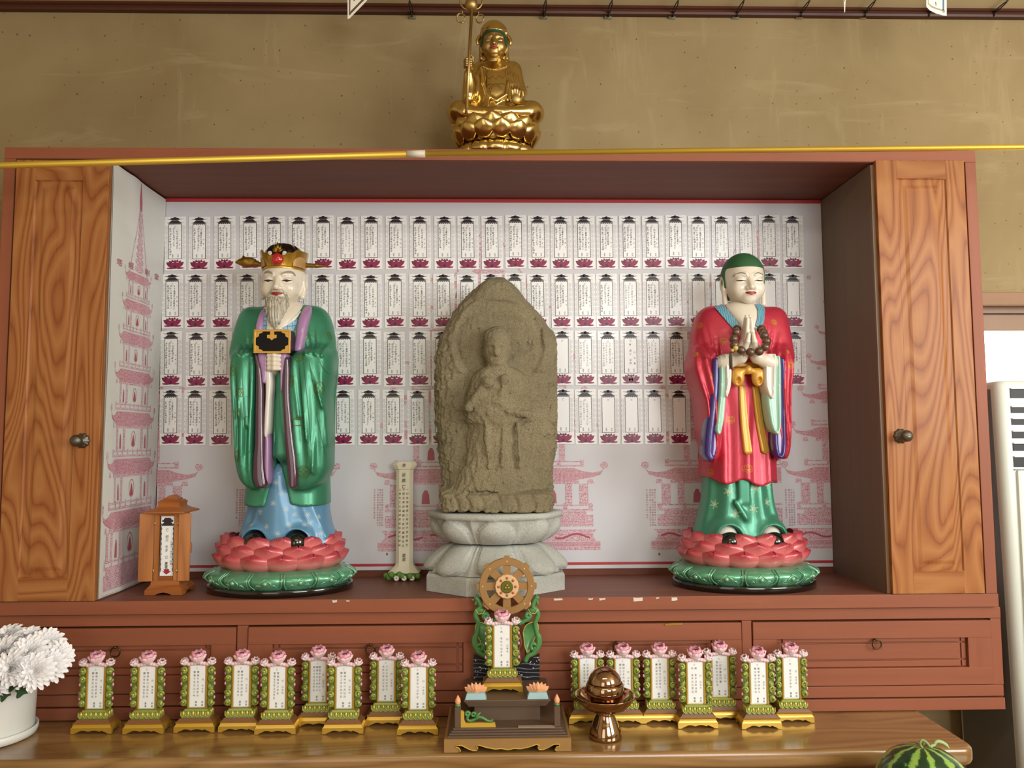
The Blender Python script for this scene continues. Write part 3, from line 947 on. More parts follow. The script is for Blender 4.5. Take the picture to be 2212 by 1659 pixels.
def card_mesh(kind, seed):
    r = random.Random(seed)
    b = MB()
    W, H = CW, CH_
    b.box(-W / 2, W / 2, -0.0008, 0.0, -H / 2, H / 2, 0)
    def C(u, v): return ((u - 0.5) * W, (0.5 - v) * H)
    yk = [-0.00085]
    def poly(P, mi, lift=0.0):
        Q = [C(u, v) for u, v in P]
        ar = sum(Q[i][0] * Q[(i + 1) % len(Q)][1] - Q[(i + 1) % len(Q)][0] * Q[i][1] for i in range(len(Q)))
        if ar < 0: Q = Q[::-1]
        b.add([(x, yk[0] - lift, z) for x, z in Q], [list(range(len(Q)))], mi)
    def mir(P, mi, lift=0.0):
        poly(P, mi, lift); poly([(1 - u, v) for u, v in P], mi, lift)
    # side scrolls
    for k in range(7):
        v0 = 0.205 + k * 0.091
        for sg in (-1, 1):
            cx = 0.49 + sg * 0.385
            for rr, ri in ((0.098, 0.083), (0.056, 0.043), (0.02, 0.0)):
                for q in range(14):
                    a0, a1 = 2 * pi * q / 14, 2 * pi * (q + 1) / 14
                    poly([(cx + rr * cos(a0), v0 + rr * .41 * sin(a0)), (cx + rr * cos(a1), v0 + rr * .41 * sin(a1)), (cx + ri * cos(a1), v0 + ri * .41 * sin(a1)), (cx + ri * cos(a0), v0 + ri * .41 * sin(a0))], 2)
    # roof tiers
    poly([(0.29, 0.030), (0.40, 0.018), (0.48, 0.010), (0.56, 0.018), (0.67, 0.030), (0.70, 0.045), (0.83, 0.040), (0.80, 0.050), (0.70, 0.056), (0.62, 0.066), (0.34, 0.066), (0.26, 0.056), (0.16, 0.050), (0.13, 0.040), (0.26, 0.045)], 3)
    poly([(0.33, 0.069), (0.63, 0.069), (0.70, 0.092), (0.76, 0.108), (0.82, 0.104), (0.80, 0.118), (0.70, 0.124), (0.26, 0.124), (0.16, 0.118), (0.14, 0.104), (0.20, 0.108), (0.26, 0.092)], 3)
    mir([(0.26, 0.016), (0.33, 0.016), (0.33, 0.026), (0.31, 0.026), (0.31, 0.020), (0.26, 0.020)], 2)
    mir([(0.10, 0.034), (0.15, 0.030), (0.15, 0.036), (0.12, 0.044)], 2); mir([(0.10, 0.112), (0.15, 0.108), (0.15, 0.116), (0.12, 0.124)], 2)
    # frame
    L, R_, T, B_ = 0.175, 0.795, 0.126, 0.788
    w_ = 0.026
    poly([(L, T), (R_, T), (R_, T + .010), (L, T + .010)], 3); poly([(L, B_ - .009), (R_, B_ - .009), (R_, B_), (L, B_)], 3)
    poly([(L, T), (L + w_, T), (L + w_, B_), (L, B_)], 3); poly([(R_ - w_, T), (R_, T), (R_, B_), (R_ - w_, B_)], 3)
    poly([(L + w_, T + .01), (R_ - w_, T + .01), (R_ - w_, B_ - .009), (L + w_, B_ - .009)], 1)
    n = 6
    for k in range(n):
        c0 = L + w_ + (R_ - L - 2 * w_) * (k + .5) / n
        d = (R_ - L - 2 * w_) / n * .42
        poly([(c0 - d, T + .010), (c0 + d, T + .010), (c0 + d * .5, T + .020), (c0 - d * .5, T + .020)], 3, 0.0001)
    # lotus
    cx, cy = 0.475, 0.90
    KA = H / W
    def petal(ax, ay, bx, by, wd, mi, lift):
        dx, dy = bx - ax, (by - ay) * KA
        l_ = sqrt(dx * dx + dy * dy); nx, ny = -dy / l_, dx / l_
        P = []
        for sg, seq in ((1, ((0, .3), (.3, .8), (.58, 1), (.8, .72), (.92, .3), (1, 0))), (-1, ((.92, .3), (.8, .72), (.58, 1), (.3, .8), (0, .3)))):
            for t_, q in seq:
                P.append((ax + dx * t_ + sg * nx * wd * q, ay + (dy * t_ + sg * ny * wd * q) / KA))
        poly(P, mi, lift)
    for k, (bx, by) in enumerate(((0.07, 0.845), (0.90, 0.845), (0.20, 0.815), (0.77, 0.815), (0.34, 0.795), (0.62, 0.795), (0.485, 0.800))):
        petal(cx, 0.958, bx, by, 0.105 if k < 2 else 0.085, 5 if k % 2 else 8, 0.00005 * (k + 1))
    mir([(0.50, 0.965), (0.30, 0.975), (0.13, 0.968), (0.10, 0.948), (0.30, 0.94), (0.50, 0.93)], 5, 0.0004)
    for bx, by in ((0.30, 0.86), (0.66, 0.86), (0.48, 0.852)):
        petal(cx, 0.965, bx, by, 0.10, 5, 0.00045)
    mir([(0.335, 0.838), (0.40, 0.850), (0.455, 0.838), (0.43, 0.857), (0.36, 0.857)], 0, 0.0005)
    petal(cx, 0.968, 0.48, 0.90, 0.07, 6, 0.0005)
    mir([(0.485, 0.84), (0.52, 0.85), (0.50, 0.862)], 6, 0.0005)
    # printed characters
    yk[0] = -0.0010
    def W_(text, u, v, size, mi, pitch, shear=0.0, jit=0.0):
        x, z = C(u, v)
        write(b, text, x, z, size, yk[0], mi, pitch, shear, 0.9, jit, r, 0.007 if shear else 0.0)
    W_('亡', 0.49, 0.166, 0.0072, 3, 1)
    W_('靈駕', 0.375, 0.695, 0.0052, 3, 0.98)
    W_('伏爲', 0.625, 0.695, 0.0052, 3, 0.98)
    ink = 7 if kind == 'faint' else 4
    if kind in ('dense', 'faint'):
        hs_ = 0.0060
        for u, n_, top, w0 in ((0.28, 10 + seed % 2, 0.205, 2), (0.43, 10 - seed % 2, 0.205, 1), (0.565, 8 + seed % 3, 0.21, 0 if seed % 2 else 3)):
            W_(WORDS[w0][:n_], u + r.uniform(-.02, .02), top, hs_ + r.uniform(-.0004, .0005), ink, 1.12 + r.uniform(-.05, .08), 0.16, 0.14)
        W_(r.choice(['行 孝 子', '行 金 氏', '行 李 氏']), 0.70, 0.40 + r.uniform(0, .05), 0.0048, ink, 1.25, 0.14, 0.12)
    elif kind == 'few':
        W_('親 叔父 法界', 0.48, 0.23, 0.0068, 4, 1.35, 0.14, 0.15)
        W_('行 永 喜', 0.67, 0.38, 0.0062, 4, 1.3, 0.14, 0.1)
    me_o = b.build('memorial_card', [M_CARD, M_CIN, M_CGREY, M_CINK, M_CWR, M_LOT, M_LOTD, M_CFA, M_LOT2])
    me = me_o.data
    bpy.data.objects.remove(me_o)
    return me
CM = {'dense': [card_mesh('dense', s) for s in range(5)], 'faint': [card_mesh('faint', s) for s in (11, 12)], 'blank': [card_mesh('blank', 21)], 'few': [card_mesh('few', 31)]}
pin = MB()
pin.lathe([(0.0, 0.0), (0.0036, 0.0005), (0.0036, 0.0016), (0.002, 0.0028), (0.0, 0.0032)], 14)
for i, p in enumerate(pin.v): pin.v[i] = (p[0], -p[2] - 0.0009, p[1])
pin_o = pin.build('push_pin', plain('pin_head', '3a3632', 0.25, 0.8)); pin_me = pin_o.data; bpy.data.objects.remove(pin_o)
ROW1 = [379, 431, 486, 541, 593, 646, 699, 751, 803, 856, 908, 961, 1011, 1063, 1114, 1163, 1212, 1262, 1311, 1360, 1410, 1460, 1509, 1560, 1612, 1662, 1713]
ROW2 = [373, 423, 479, 535, 588, 643, 697, 748, 802, 854, 907, 959, 1010, 1061.6, 1113, 1162, 1213.7, 1264, 1310.5, 1362, 1411, 1460, 1510, 1560, 1663, 1714.5]
ROW3 = [370, 425, 477.5, 745, 800, 852, 907, 956, 1215, 1265, 1314, 1363, 1412.6, 1463, 1718]
ROW4 = [369, 421.5, 476, 530, 742, 797, 850, 903, 955, 1217, 1265, 1315, 1365, 1415, 1468]
FAINT = {(1, 751), (1, 1560), (1, 1612), (1, 1662), (3, 1265), (3, 1314), (3, 1412.6), (4, 1265), (2, 1362)}
BLANK = {(2, 1510), (2, 1560), (2, 1663), (2, 1714.5), (3, 1215), (4, 1217), (4, 1315), (4, 1365), (4, 1415), (4, 1468)}
RY = {1: (463.5, 584), 2: (589.5, 710.5), 3: (713, 835.5), 4: (839, 963)}
RN = {1: 'top', 2: 'second', 3: 'third', 4: 'bottom'}
YCARD = YB - 0.0012
cnt = 0
for rw, row in ((1, ROW1), (2, ROW2), (3, ROW3), (4, ROW4)):
    ya, yb = RY[rw]
    for i, px in enumerate(row):
        kd = 'faint' if (rw, px) in FAINT else 'blank' if (rw, px) in BLANK else 'few' if (rw, px) == (3, 1363) else 'dense'
        lst = CM[kd]
        me = lst[(i * 3 + rw) % len(lst)]
        cnt += 1
        desc = {'dense': 'densely handwritten', 'faint': 'faintly written', 'blank': 'blank', 'few': 'sparsely handwritten'}[kd]
        if rw <= 2:
            n = len(row)
            where = '%s from the left' % ords[i] if i < 14 else ('%s from the right' % ords[n - 1 - i] if i < n - 1 else 'rightmost')
            if i == 0: where = 'leftmost'
            lab = '%s white memorial card, %s in the %s row' % (desc, where, RN[rw])
        elif px < 540:
            lab = '%s white memorial card, %s from the left in the %s row' % (desc, ords[i], RN[rw])
        elif px < 1000:
            j = sum(1 for q in row[:i] if 600 < q)
            lab = '%s white memorial card, %s right of the green-robed statue in the %s row' % (desc, ords[j], RN[rw])
        elif px < 1600:
            j = sum(1 for q in row[:i] if 1100 < q)
            lab = '%s white memorial card, %s right of the stone stele in the %s row' % (desc, ords[j], RN[rw])
        else:
            lab = '%s white memorial card alone right of the red-robed statue in the third row' % desc
        o = bpy.data.objects.new('memorial_card', me)
        COL.objects.link(o)
        jit = random.Random(cnt)
        lean = -0.024 + 0.030 * (px - 360) / 1350.0 + jit.uniform(-.006, .006)
        cxp, cyp = px, (ya + yb) / 2 + jit.uniform(-1.5, 1.5) + (1.5 - 3.0 * (px - 360) / 1350.0)
        o.location = U(cxp, cyp, YCARD)
        o.rotation_euler = (0, lean, 0)
        o['label'] = lab; o['category'] = 'card'; o['group'] = 'memorial cards in rows on the banner'
        q = bpy.data.objects.new('push_pin', pin_me); COL.objects.link(q); q.parent = o
        q.location = ((jit.uniform(-.02, .02) - 0.015) * CW, 0, CH_ * 0.468)
# ================================================================== sculpting kit: implicit solids meshed on a grid
f32 = np.float32
def smin(a, b, k):
    h = np.clip(0.5 + 0.5 * (b - a) / k, 0, 1)
    return b + (a - b) * h - k * h * (1 - h)
def smax(a, b, k): return -smin(-a, -b, k)
def ell(P, c, r):
    x, y, z = P
    q = np.sqrt(((x - c[0]) / r[0]) ** 2 + ((y - c[1]) / r[1]) ** 2 + ((z - c[2]) / r[2]) ** 2)
    return (q - 1) * min(r)
def cap(P, a, b, ra, rb=None):
    x, y, z = P
    rb = ra if rb is None else rb
    d = [b[i] - a[i] for i in range(3)]
    L = sum(v * v for v in d) + 1e-12
    h = np.clip(((x - a[0]) * d[0] + (y - a[1]) * d[1] + (z - a[2]) * d[2]) / L, 0, 1)
    return np.sqrt((x - a[0] - h * d[0]) ** 2 + (y - a[1] - h * d[1]) ** 2 + (z - a[2] - h * d[2]) ** 2) - (ra + (rb - ra) * h)
def chain(P, pts, rads, k=0.004):
    f = None
    for i in range(len(pts) - 1):
        g = cap(P, pts[i], pts[i + 1], rads[i], rads[i + 1])
        f = g if f is None else smin(f, g, k)
    return f
def ridge(P, a, b, w, A):
    """how far a fold along the front line a-b (x, z) lifts the surface; fades at its upper end"""
    x, y, z = P
    dx, dz = b[0] - a[0], b[2] - a[2]
    h = np.clip(((x - a[0]) * dx + (z - a[2]) * dz) / (dx * dx + dz * dz), 0, 1)
    d2 = (x - a[0] - h * dx) ** 2 + (z - a[2] - h * dz) ** 2
    return A * (0.15 + 0.85 * h) * np.exp(-d2 / (w * w)) * np.clip((-0.02 - y) / 0.02, 0, 1)
def rbox(P, c, h, r):
    x, y, z = P
    qx, qy, qz = abs(x - c[0]) - h[0] + r, abs(y - c[1]) - h[1] + r, abs(z - c[2]) - h[2] + r
    return np.sqrt(np.maximum(qx, 0) ** 2 + np.maximum(qy, 0) ** 2 + np.maximum(qz, 0) ** 2) + np.minimum(np.maximum(qx, np.maximum(qy, qz)), 0) - r
def pchip(xs, ys, q):
    xs = np.asarray(xs, float); ys = np.asarray(ys, float)
    h = np.diff(xs); d = np.diff(ys) / h
    m = np.zeros_like(ys)
    m[0], m[-1] = d[0], d[-1]
    for i in range(1, len(xs) - 1):
        if d[i - 1] * d[i] > 0:
            w1, w2 = 2 * h[i] + h[i - 1], h[i] + 2 * h[i - 1]
            m[i] = (w1 + w2) / (w1 / d[i - 1] + w2 / d[i])
    q = np.clip(q, xs[0], xs[-1])
    k = np.clip(np.searchsorted(xs, q) - 1, 0, len(h) - 1)
    t = (q - xs[k]) / h[k]
    return ((1 + 2 * t) * (1 - t) ** 2 * ys[k] + t * (1 - t) ** 2 * h[k] * m[k] + t * t * (3 - 2 * t) * ys[k + 1] + t * t * (t - 1) * h[k] * m[k + 1])
def loftf(P, rows, n=2.4, fold=None):
    """upright solid: rows (z, x0, x1, y0, y1) with superellipse sections"""
    x, y, z = P
    rows = sorted(rows)
    zs = [r[0] for r in rows]
    c = [pchip(zs, [r[i] for r in rows], z).astype(f32) for i in range(1, 5)]
    cx, a = (c[0] + c[1]) / 2, np.maximum((c[1] - c[0]) / 2, 1e-4)
    cy, b_ = (c[2] + c[3]) / 2, np.maximum((c[3] - c[2]) / 2, 1e-4)
    dx, dy = (x - cx) / a, (y - cy) / b_
    q = (np.abs(dx) ** n + np.abs(dy) ** n) ** (1.0 / n)
    f = (q - 1) * np.minimum(a, b_)
    if fold is not None:
        f = f - fold(dx, dy, z)
    return smax(f, np.maximum(z - zs[-1], zs[0] - z) + 0 * f, 0.004)

def surfnet(f, lo, h):
    """dual mesh of the zero level"""
    nx, ny, nz = f.shape
    s = f < 0
    c = np.zeros((nx - 1, ny - 1, nz - 1), np.int8)
    for i in (0, 1):
        for j in (0, 1):
            for k in (0, 1):
                c += s[i:nx - 1 + i, j:ny - 1 + j, k:nz - 1 + k]
    act = (c > 0) & (c < 8)
    I, J, K = np.nonzero(act)
    idx = np.full(act.shape, -1, np.int32)
    idx[I, J, K] = np.arange(len(I))
    acc = np.zeros((len(I), 3)); cnt_ = np.zeros(len(I))
    cor = [(i, j, k) for i in (0, 1) for j in (0, 1) for k in (0, 1)]
    for a in range(8):
        for ax in range(3):
            if cor[a][ax] == 0:
                bq = list(cor[a]); bq[ax] = 1
                fa = f[I + cor[a][0], J + cor[a][1], K + cor[a][2]]
                fb = f[I + bq[0], J + bq[1], K + bq[2]]
                m = (fa < 0) != (fb < 0)
                t = np.where(m, fa / np.where(fa - fb == 0, 1, fa - fb), 0)
                p = np.array(cor[a], float)[None, :].repeat(len(I), 0)
                p[:, ax] += t
                acc += p * m[:, None]; cnt_ += m
    V = (np.stack([I, J, K], 1) + acc / cnt_[:, None]) * h + np.array(lo)
    Q = []
    for ax in range(3):
        sl0 = [slice(None)] * 3; sl1 = [slice(None)] * 3
        sl0[ax] = slice(0, -1); sl1[ax] = slice(1, None)
        A, B = s[tuple(sl0)], s[tuple(sl1)]
        e = A != B
        o1, o2 = [(1, 2), (2, 0), (0, 1)][ax]
        ii = list(np.nonzero(e))
        ok = (ii[o1] > 0) & (ii[o2] > 0) & (ii[o1] < f.shape[o1] - 1) & (ii[o2] < f.shape[o2] - 1)
        ii = [q[ok] for q in ii]
        def g(d1, d2):
            q = [None] * 3
            q[ax] = ii[ax]; q[o1] = ii[o1] - d1; q[o2] = ii[o2] - d2
            return idx[q[0], q[1], q[2]]
        quad = np.stack([g(1, 1), g(0, 1), g(0, 0), g(1, 0)], 1)
        inside = A[tuple(ii)]
        quad[~inside] = quad[~inside][:, ::-1]
        Q.append(quad)
    return V, np.concatenate(Q)

def np_mesh(name, V, Q, mats, parent, mi=None, smooth=True):
    me = bpy.data.meshes.new(name)
    me.vertices.add(len(V)); me.vertices.foreach_set('co', np.asarray(V, f32).ravel())
    me.loops.add(Q.size); me.loops.foreach_set('vertex_index', Q.astype(np.int32).ravel())
    me.polygons.add(len(Q))
    me.polygons.foreach_set('loop_start', np.arange(0, Q.size, 4, dtype=np.int32))
    me.polygons.foreach_set('loop_total', np.full(len(Q), 4, np.int32))
    me.polygons.foreach_set('use_smooth', np.full(len(Q), smooth))
    for m in (mats if isinstance(mats, (list, tuple)) else [mats]):
        me.materials.append(m)
    if mi is not None: me.polygons.foreach_set('material_index', mi.astype(np.int32))
    me.update(); me.validate()
    o = bpy.data.objects.new(name, me)
    COL.objects.link(o)
    if parent is not None: o.parent = parent
    return o
def relax(V, Q, it=2, lam=0.5):
    e = np.concatenate([Q[:, [0, 1]], Q[:, [1, 2]], Q[:, [2, 3]], Q[:, [3, 0]]])
    n = np.bincount(e[:, 0], minlength=len(V)) + np.bincount(e[:, 1], minlength=len(V))
    for _ in range(it):
        acc = np.zeros_like(V)
        for ax in range(3):
            acc[:, ax] = np.bincount(e[:, 0], V[e[:, 1], ax], len(V)) + np.bincount(e[:, 1], V[e[:, 0], ax], len(V))
        V = V + lam * (acc / np.maximum(n, 1)[:, None] - V)
    return V
class Solid: pass
def sculpt(name, F, lo, hi, h, mats, parent, matfn=None, it=2):
    """mesh the implicit solid F in the box lo..hi with cells of size h"""
    ax = [np.arange(lo[i], hi[i] + h, h, dtype=f32) for i in range(3)]
    P = (ax[0][:, None, None], ax[1][None, :, None], ax[2][None, None, :])
    f = np.broadcast_to(F(P), tuple(len(a) for a in ax)).astype(f32)
    V, Q = surfnet(f, lo, h)
    V = relax(V, Q, it)
    mi = None
    if matfn is not None:
        c = V[Q].mean(1)
        mi = matfn(c[:, 0], c[:, 1], c[:, 2])
    s = Solid()
    s.o = np_mesh(name, V, Q, mats, parent, mi)
    s.bvh = BVHTree.FromPolygons([tuple(v) for v in V], [tuple(q) for q in Q])
    return s

# --- painting on a sculpted surface with thin raised strokes
def resample(pts, step):
    out = [Vector(pts[0])]
    for a, b_ in zip(pts[:-1], pts[1:]):
        a, b_ = Vector(a), Vector(b_)
        n = max(1, int((b_ - a).length / step + 0.5))
        for k in range(1, n + 1):
            out.append(a + (b_ - a) * k / n)
    return out
def smooth_pts(pts, n=6):
    """Catmull-Rom through 2-D points"""
    P = [pts[0]] + list(pts) + [pts[-1]]
    out = []
    for i in range(1, len(P) - 2):
        for k in range(n):
            t = k / n
            out.append(tuple(0.5 * ((2 * P[i][j]) + (-P[i - 1][j] + P[i + 1][j]) * t + (2 * P[i - 1][j] - 5 * P[i][j] + 4 * P[i + 1][j] - P[i + 2][j]) * t * t
                                   + (-P[i - 1][j] + 3 * P[i][j] - 3 * P[i + 1][j] + P[i + 2][j]) * t ** 3) for j in range(len(pts[0]))))
    out.append(tuple(pts[-1]))
    return out
def stroke(mb, bvhs, pts, width, mi=0, lift=0.0004, step=0.002, lanes=2, frame=None, far=0.4):
    """ribbon of given width (number or function of 0..1) laid on the surface; pts are (x, z) seen from the front, or (a, b) in a tangent frame"""
    if not isinstance(bvhs, (list, tuple)): bvhs = [bvhs]
    P = resample([Vector((p[0], p[1], 0)) for p in pts], step)
    if len(P) < 2: return
    rows = []
    for i, p in enumerate(P):
        t = (P[min(i + 1, len(P) - 1)] - P[max(i - 1, 0)])
        if t.length < 1e-9: continue
        t.normalize()
        nrm = Vector((-t.y, t.x, 0))
        w = width(i / (len(P) - 1)) if callable(width) else width
        row = []
        for k in range(lanes + 1):
            q = p + nrm * w * (k / lanes - 0.5)
            if frame is None:
                o_, d_ = Vector((q.x, -far, q.y)), Vector((0, 1, 0))
            else:
                c, u_, v_, n_ = frame
                o_, d_ = c + u_ * q.x + v_ * q.y + n_ * 0.03, -n_
            best = None
            for bv in bvhs:
                hit = bv.ray_cast(o_, d_, 1.0)
                if hit[0] is not None and (best is None or hit[3] < best[3]): best = hit
            if best is None: row = None; break
            row.append(best[0] + best[1] * lift * (1 if best[1].dot(d_) < 0 else -1))
        rows.append(row)
    prev = None
    for row in rows:
        if row is not None and prev is not None and max((a - b_).length for a, b_ in zip(row, prev)) < 6 * step:
            L = len(row)
            vv = [tuple(v) for v in prev + row]
            ff = [(k, k + 1, L + k + 1, L + k) for k in range(L - 1)]
            n1 = (row[0] - prev[0]).cross(prev[1] - prev[0])
            if frame is None:
                if n1.y < 0: ff = [q[::-1] for q in ff]
            mb.add(vv, ff, mi, True)
        prev = row
def frame_at(bvhs, x, z, far=0.4, rot=0.0):
    if not isinstance(bvhs, (list, tuple)): bvhs = [bvhs]
    best = None
    for bv in bvhs:
        hit = bv.ray_cast(Vector((x, -far, z)), Vector((0, 1, 0)), 1.0)
        if hit[0] is not None and (best is None or hit[3] < best[3]): best = hit
    if best is None: return None
    n = best[1]
    if n.y > 0: n = -n
    u_ = Vector((0, 0, 1)).cross(n)
    if u_.length < 1e-3: return None
    u_.normalize()
    if u_.x < 0: u_ = -u_
    v_ = n.cross(u_)
    if v_.z < 0: v_ = -v_
    if rot:
        u_, v_ = u_ * cos(rot) + v_ * sin(rot), v_ * cos(rot) - u_ * sin(rot)
    return (best[0], u_, v_, n)
def circ(cx, cy, r, a0=0, a1=2 * pi, n=16): return [(cx + r * cos(a0 + (a1 - a0) * k / n), cy + r * sin(a0 + (a1 - a0) * k / n)) for k in range(n + 1)]
LOTUS_M = [smooth_pts(q) for q in (
    [(0, -.3), (-.25, .05), (0, .55), (.25, .05), (0, -.3)], [(0, -.3), (-.45, -.05), (-.4, .45), (-.15, .2)], [(0, -.3), (.45, -.05), (.4, .45), (.15, .2)],
    [(-.05, -.3), (-.7, -.1), (-.6, .3), (-.42, .1)], [(.05, -.3), (.7, -.1), (.6, .3), (.42, .1)], [(0, -.35), (-.5, -.45), (-.8, -.3), (-.5, -.2)],
    [(0, -.35), (.5, -.45), (.8, -.3), (.5, -.2)], [(-.3, -.45), (-.2, -.7), (.1, -.5), (.3, -.7), (.4, -.45)], [(-.1, .1), (0, .25), (.1, .1)])]
MEDAL_M = [circ(0, 0, .95), circ(0, 0, .85), circ(-.35, .35, .3, 0, 5), circ(.35, .35, .3, 1, 6), circ(-.35, -.35, .3, 3, 8), circ(.35, -.35, .3, -1, 4), circ(0, 0, .25), [(-.8, 0), (-.3, 0)], [(.3, 0), (.8, 0)], [(0, .3), (0, .8)], [(0, -.8), (0, -.3)]]
STAR_M = [[(.12 * cos(a), .12 * sin(a)), (.95 * cos(a), .95 * sin(a))] for a in [2 * pi * k / 9 + .2 for k in range(9)]]
SPRIG_M = [smooth_pts(q) for k in range(6) for q in ([(0, 0), (.45 * cos(2 * pi * k / 6 + .3 - .25), .45 * sin(2 * pi * k / 6 + .3 - .25)), (1.0 * cos(2 * pi * k / 6 + .3), 1.0 * sin(2 * pi * k / 6 + .3)),
           (.45 * cos(2 * pi * k / 6 + .3 + .25), .45 * sin(2 * pi * k / 6 + .3 + .25)), (0, 0)], [(0, 0), (.5 * cos(2 * pi * k / 6 + .85), .5 * sin(2 * pi * k / 6 + .85))])]
def motif(mb, bvhs, x, z, size, shapes, w, mi=0, rot=0.0, lift=0.0004, squash=1.0, step=0.003):
    fr = frame_at(bvhs, x, z, rot=rot)
    if fr is None: return
    for s in shapes:
        stroke(mb, bvhs, [(p[0] * size * squash, p[1] * size) for p in s], w, mi, lift, step, 1, fr)

# --- one head for all figures; unit = chin to crown, eye level at z 0, facing -y
def head_f(P, smile=0.0, cheek=0.0):
    x, y, z = P
    ax = np.abs(x)
    M = (ax, y, z)
    f = ell(P, (0, 0.05, 0.13), (0.385, 0.43, 0.44))
    f = smin(f, ell(P, (0, -0.06, -0.11), (0.325 + cheek, 0.345, 0.32)), 0.10)
    f = smin(f, ell(P, (0, -0.30, -0.345), (0.13, 0.10, 0.09)), 0.10)                 # chin
    f = smin(f, ell(M, (0.185, -0.235, -0.15), (0.13, 0.14, 0.15)), 0.08)               # cheeks
    f = smax(f, -ell(M, (0.165, -0.47, 0.0), (0.115, 0.10, 0.075)), 0.06)               # sockets
    f = smin(f, ell(M, (0.160, -0.300, -0.002), (0.098, 0.085, 0.062)), 0.02)           # lids over the eyeballs
    f = smin(f, cap(P, (0, -0.345, 0.06), (0, -0.455, -0.15), 0.035, 0.055), 0.045)     # nose bridge
    f = smin(f, ell(M, (0.058, -0.405, -0.165), (0.042, 0.05, 0.038)), 0.025)
    f = smin(f, ell(P, (0, -0.345, -0.265), (0.11, 0.075, 0.07)), 0.04)                # muzzle
    f = smin(f, ell(P, (0, -0.418, -0.247), (0.085, 0.026, 0.017)), 0.014)
    f = smin(f, ell(P, (0, -0.410, -0.283), (0.068, 0.028, 0.021)), 0.014)
    f = smax(f, -cap(M, (0.0, -0.452, -0.264), (0.085, -0.425, -0.262 + smile), 0.007, 0.003), 0.012)
    f = smin(f, cap(M, (0.09, -0.372, 0.095), (0.25, -0.30, 0.10), 0.02, 0.014), 0.06)  # brow
    return f
def ears_f(P, lobe=-0.43, ex=0.385, turn=0.0):
    x, y, z = P
    ax = np.abs(x)
    M = (ax, y, z)
    e = ell(M, (ex + 0.01, 0.06, 0.0), (0.045, 0.10, 0.16))
    e = smax(e, -ell(M, (ex + 0.045, 0.035, 0.01), (0.03, 0.05, 0.10)), 0.02)
    e = smin(e, cap(M, (ex, 0.02, -0.10), (ex - 0.015, -0.01, lobe + 0.05), 0.042, 0.05), 0.04)
    return e
def neck_f(P, r=0.215, z1=-0.8, y0=0.06):
    f = cap(P, (0, y0, -0.2), (0, y0 + 0.03, z1), r, r * 1.1)
    x, y, z = P
    f = f - 0.010 * np.cos((z + 0.47) * 2 * np.pi / 0.115) * np.clip((-0.36 - z) / 0.06, 0, 1) * np.clip((z + 0.80) / 0.10, 0, 1)
    return f
def S3(P, c, s):
    return ((P[0] - c[0]) / s, (P[1] - c[1]) / s, (P[2] - c[2]) / s)

# --- lotus petals
def petal_mesh(w, h, bulge, curl, th=0.002, nu=10, nv=9, notch=0.0):
    """cupped petal standing at the origin, leaning out along +x; width along y"""
    def pt(u_, v_):
        prof = sin(min(1.0, v_ * 1.25 + 0.18) * pi / 2) ** 0.8 * (1.0 if v_ < 0.55 else sqrt(max(0.0, 1 - ((v_ - 0.55) / 0.45) ** 2.2)))
        yy = u_ * w * 0.5 * prof
        zz = h * v_ - notch * h * max(0, v_ - 0.6) ** 1.5 * max(0, 1 - abs(u_) * 1.6) ** 2
        rr = bulge * sin(v_ * pi * 0.62) + curl * max(0, v_ - 0.6) ** 2 * 6 - (abs(u_) ** 2.2) * w * 0.24 * (0.3 + 0.7 * v_)
        return rr, yy, zz
    b = MB()
    F_, Bk = [], []
    for j in range(nv + 1):
        for i in range(nu + 1):
            p = pt(-1 + 2 * i / nu, min(0.999, j / nv))
            F_.append(p); Bk.append((p[0] - th, p[1] * 0.97, p[2]))
    n = nu + 1
    fs = []
    for j in range(nv):
        for i in range(nu):
            a = j * n + i
            fs.append((a, a + 1, a + n + 1, a + n))
    o = len(F_)
    fb = [(q[3] + o, q[2] + o, q[1] + o, q[0] + o) for q in fs]
    rim = [j * n for j in range(nv + 1)][::-1] + list(range(0, n))[1:] + [j * n + nu for j in range(nv + 1)][1:] + [nv * n + i for i in range(nu, -1, -1)][1:]
    fr = [(rim[k], rim[k] + o, rim[k + 1] + o, rim[k + 1]) for k in range(len(rim) - 1)]
    b.add(F_ + Bk, fs + fb + fr, 0, True)
    return b
def ring_place(me_name, me, parent, n, a, b_, z, phase=0.0, lean=0.0, sx=1.0, arc=(0, 2 * pi)):
    for k in range(n):
        t = phase + arc[0] + (arc[1] - arc[0]) * k / n
        nx, ny = cos(t) / a, sin(t) / b_
        o = bpy.data.objects.new(me_name, me); COL.objects.link(o); o.parent = parent
        o.location = (a * cos(t), b_ * sin(t), z)
        o.rotation_euler = (0, lean, atan2(ny, nx))
        o.scale = (1, sx, 1)
# ================================================================== painted standing statues
def pearl(name, col, rough=0.40, metal=0.35, coat=0.14, var=0.10):
    t = NT(name)
    c = lin(col)
    f = t.noise(t.coord((9, 9, 6)), 1.0, 3)
    m = t.mix(f, tuple(x * (1 - var) for x in c[:3]) + (1,), tuple(min(1, x * (1 + var)) for x in c[:3]) + (1,))
    return t.out(m, rough, metal, None, coat, 0.5, crough=0.12)
M_SKIN = plain('ivory_lacquer', 'e0d7c4', 0.26, coat=0.5, crough=0.1, var=0.03)
M_LIP = plain('lip_red', '8e1a1a', 0.45, coat=0.08)
M_LINE = plain('eye_line', '2a2320', 0.4)
M_BROWG = plain('brow_grey', '9a9484', 0.5)
M_HAIRG = plain('hair_green', '2c5c34', 0.65, var=0.08)
M_BLACKG = plain('black_lacquer', '15120f', 0.12, coat=0.8)
M_GREEN = pearl('robe_green_pearl', '42906f', 0.40, 0.45)
M_GREENL = pearl('robe_green_light', '6fb090')
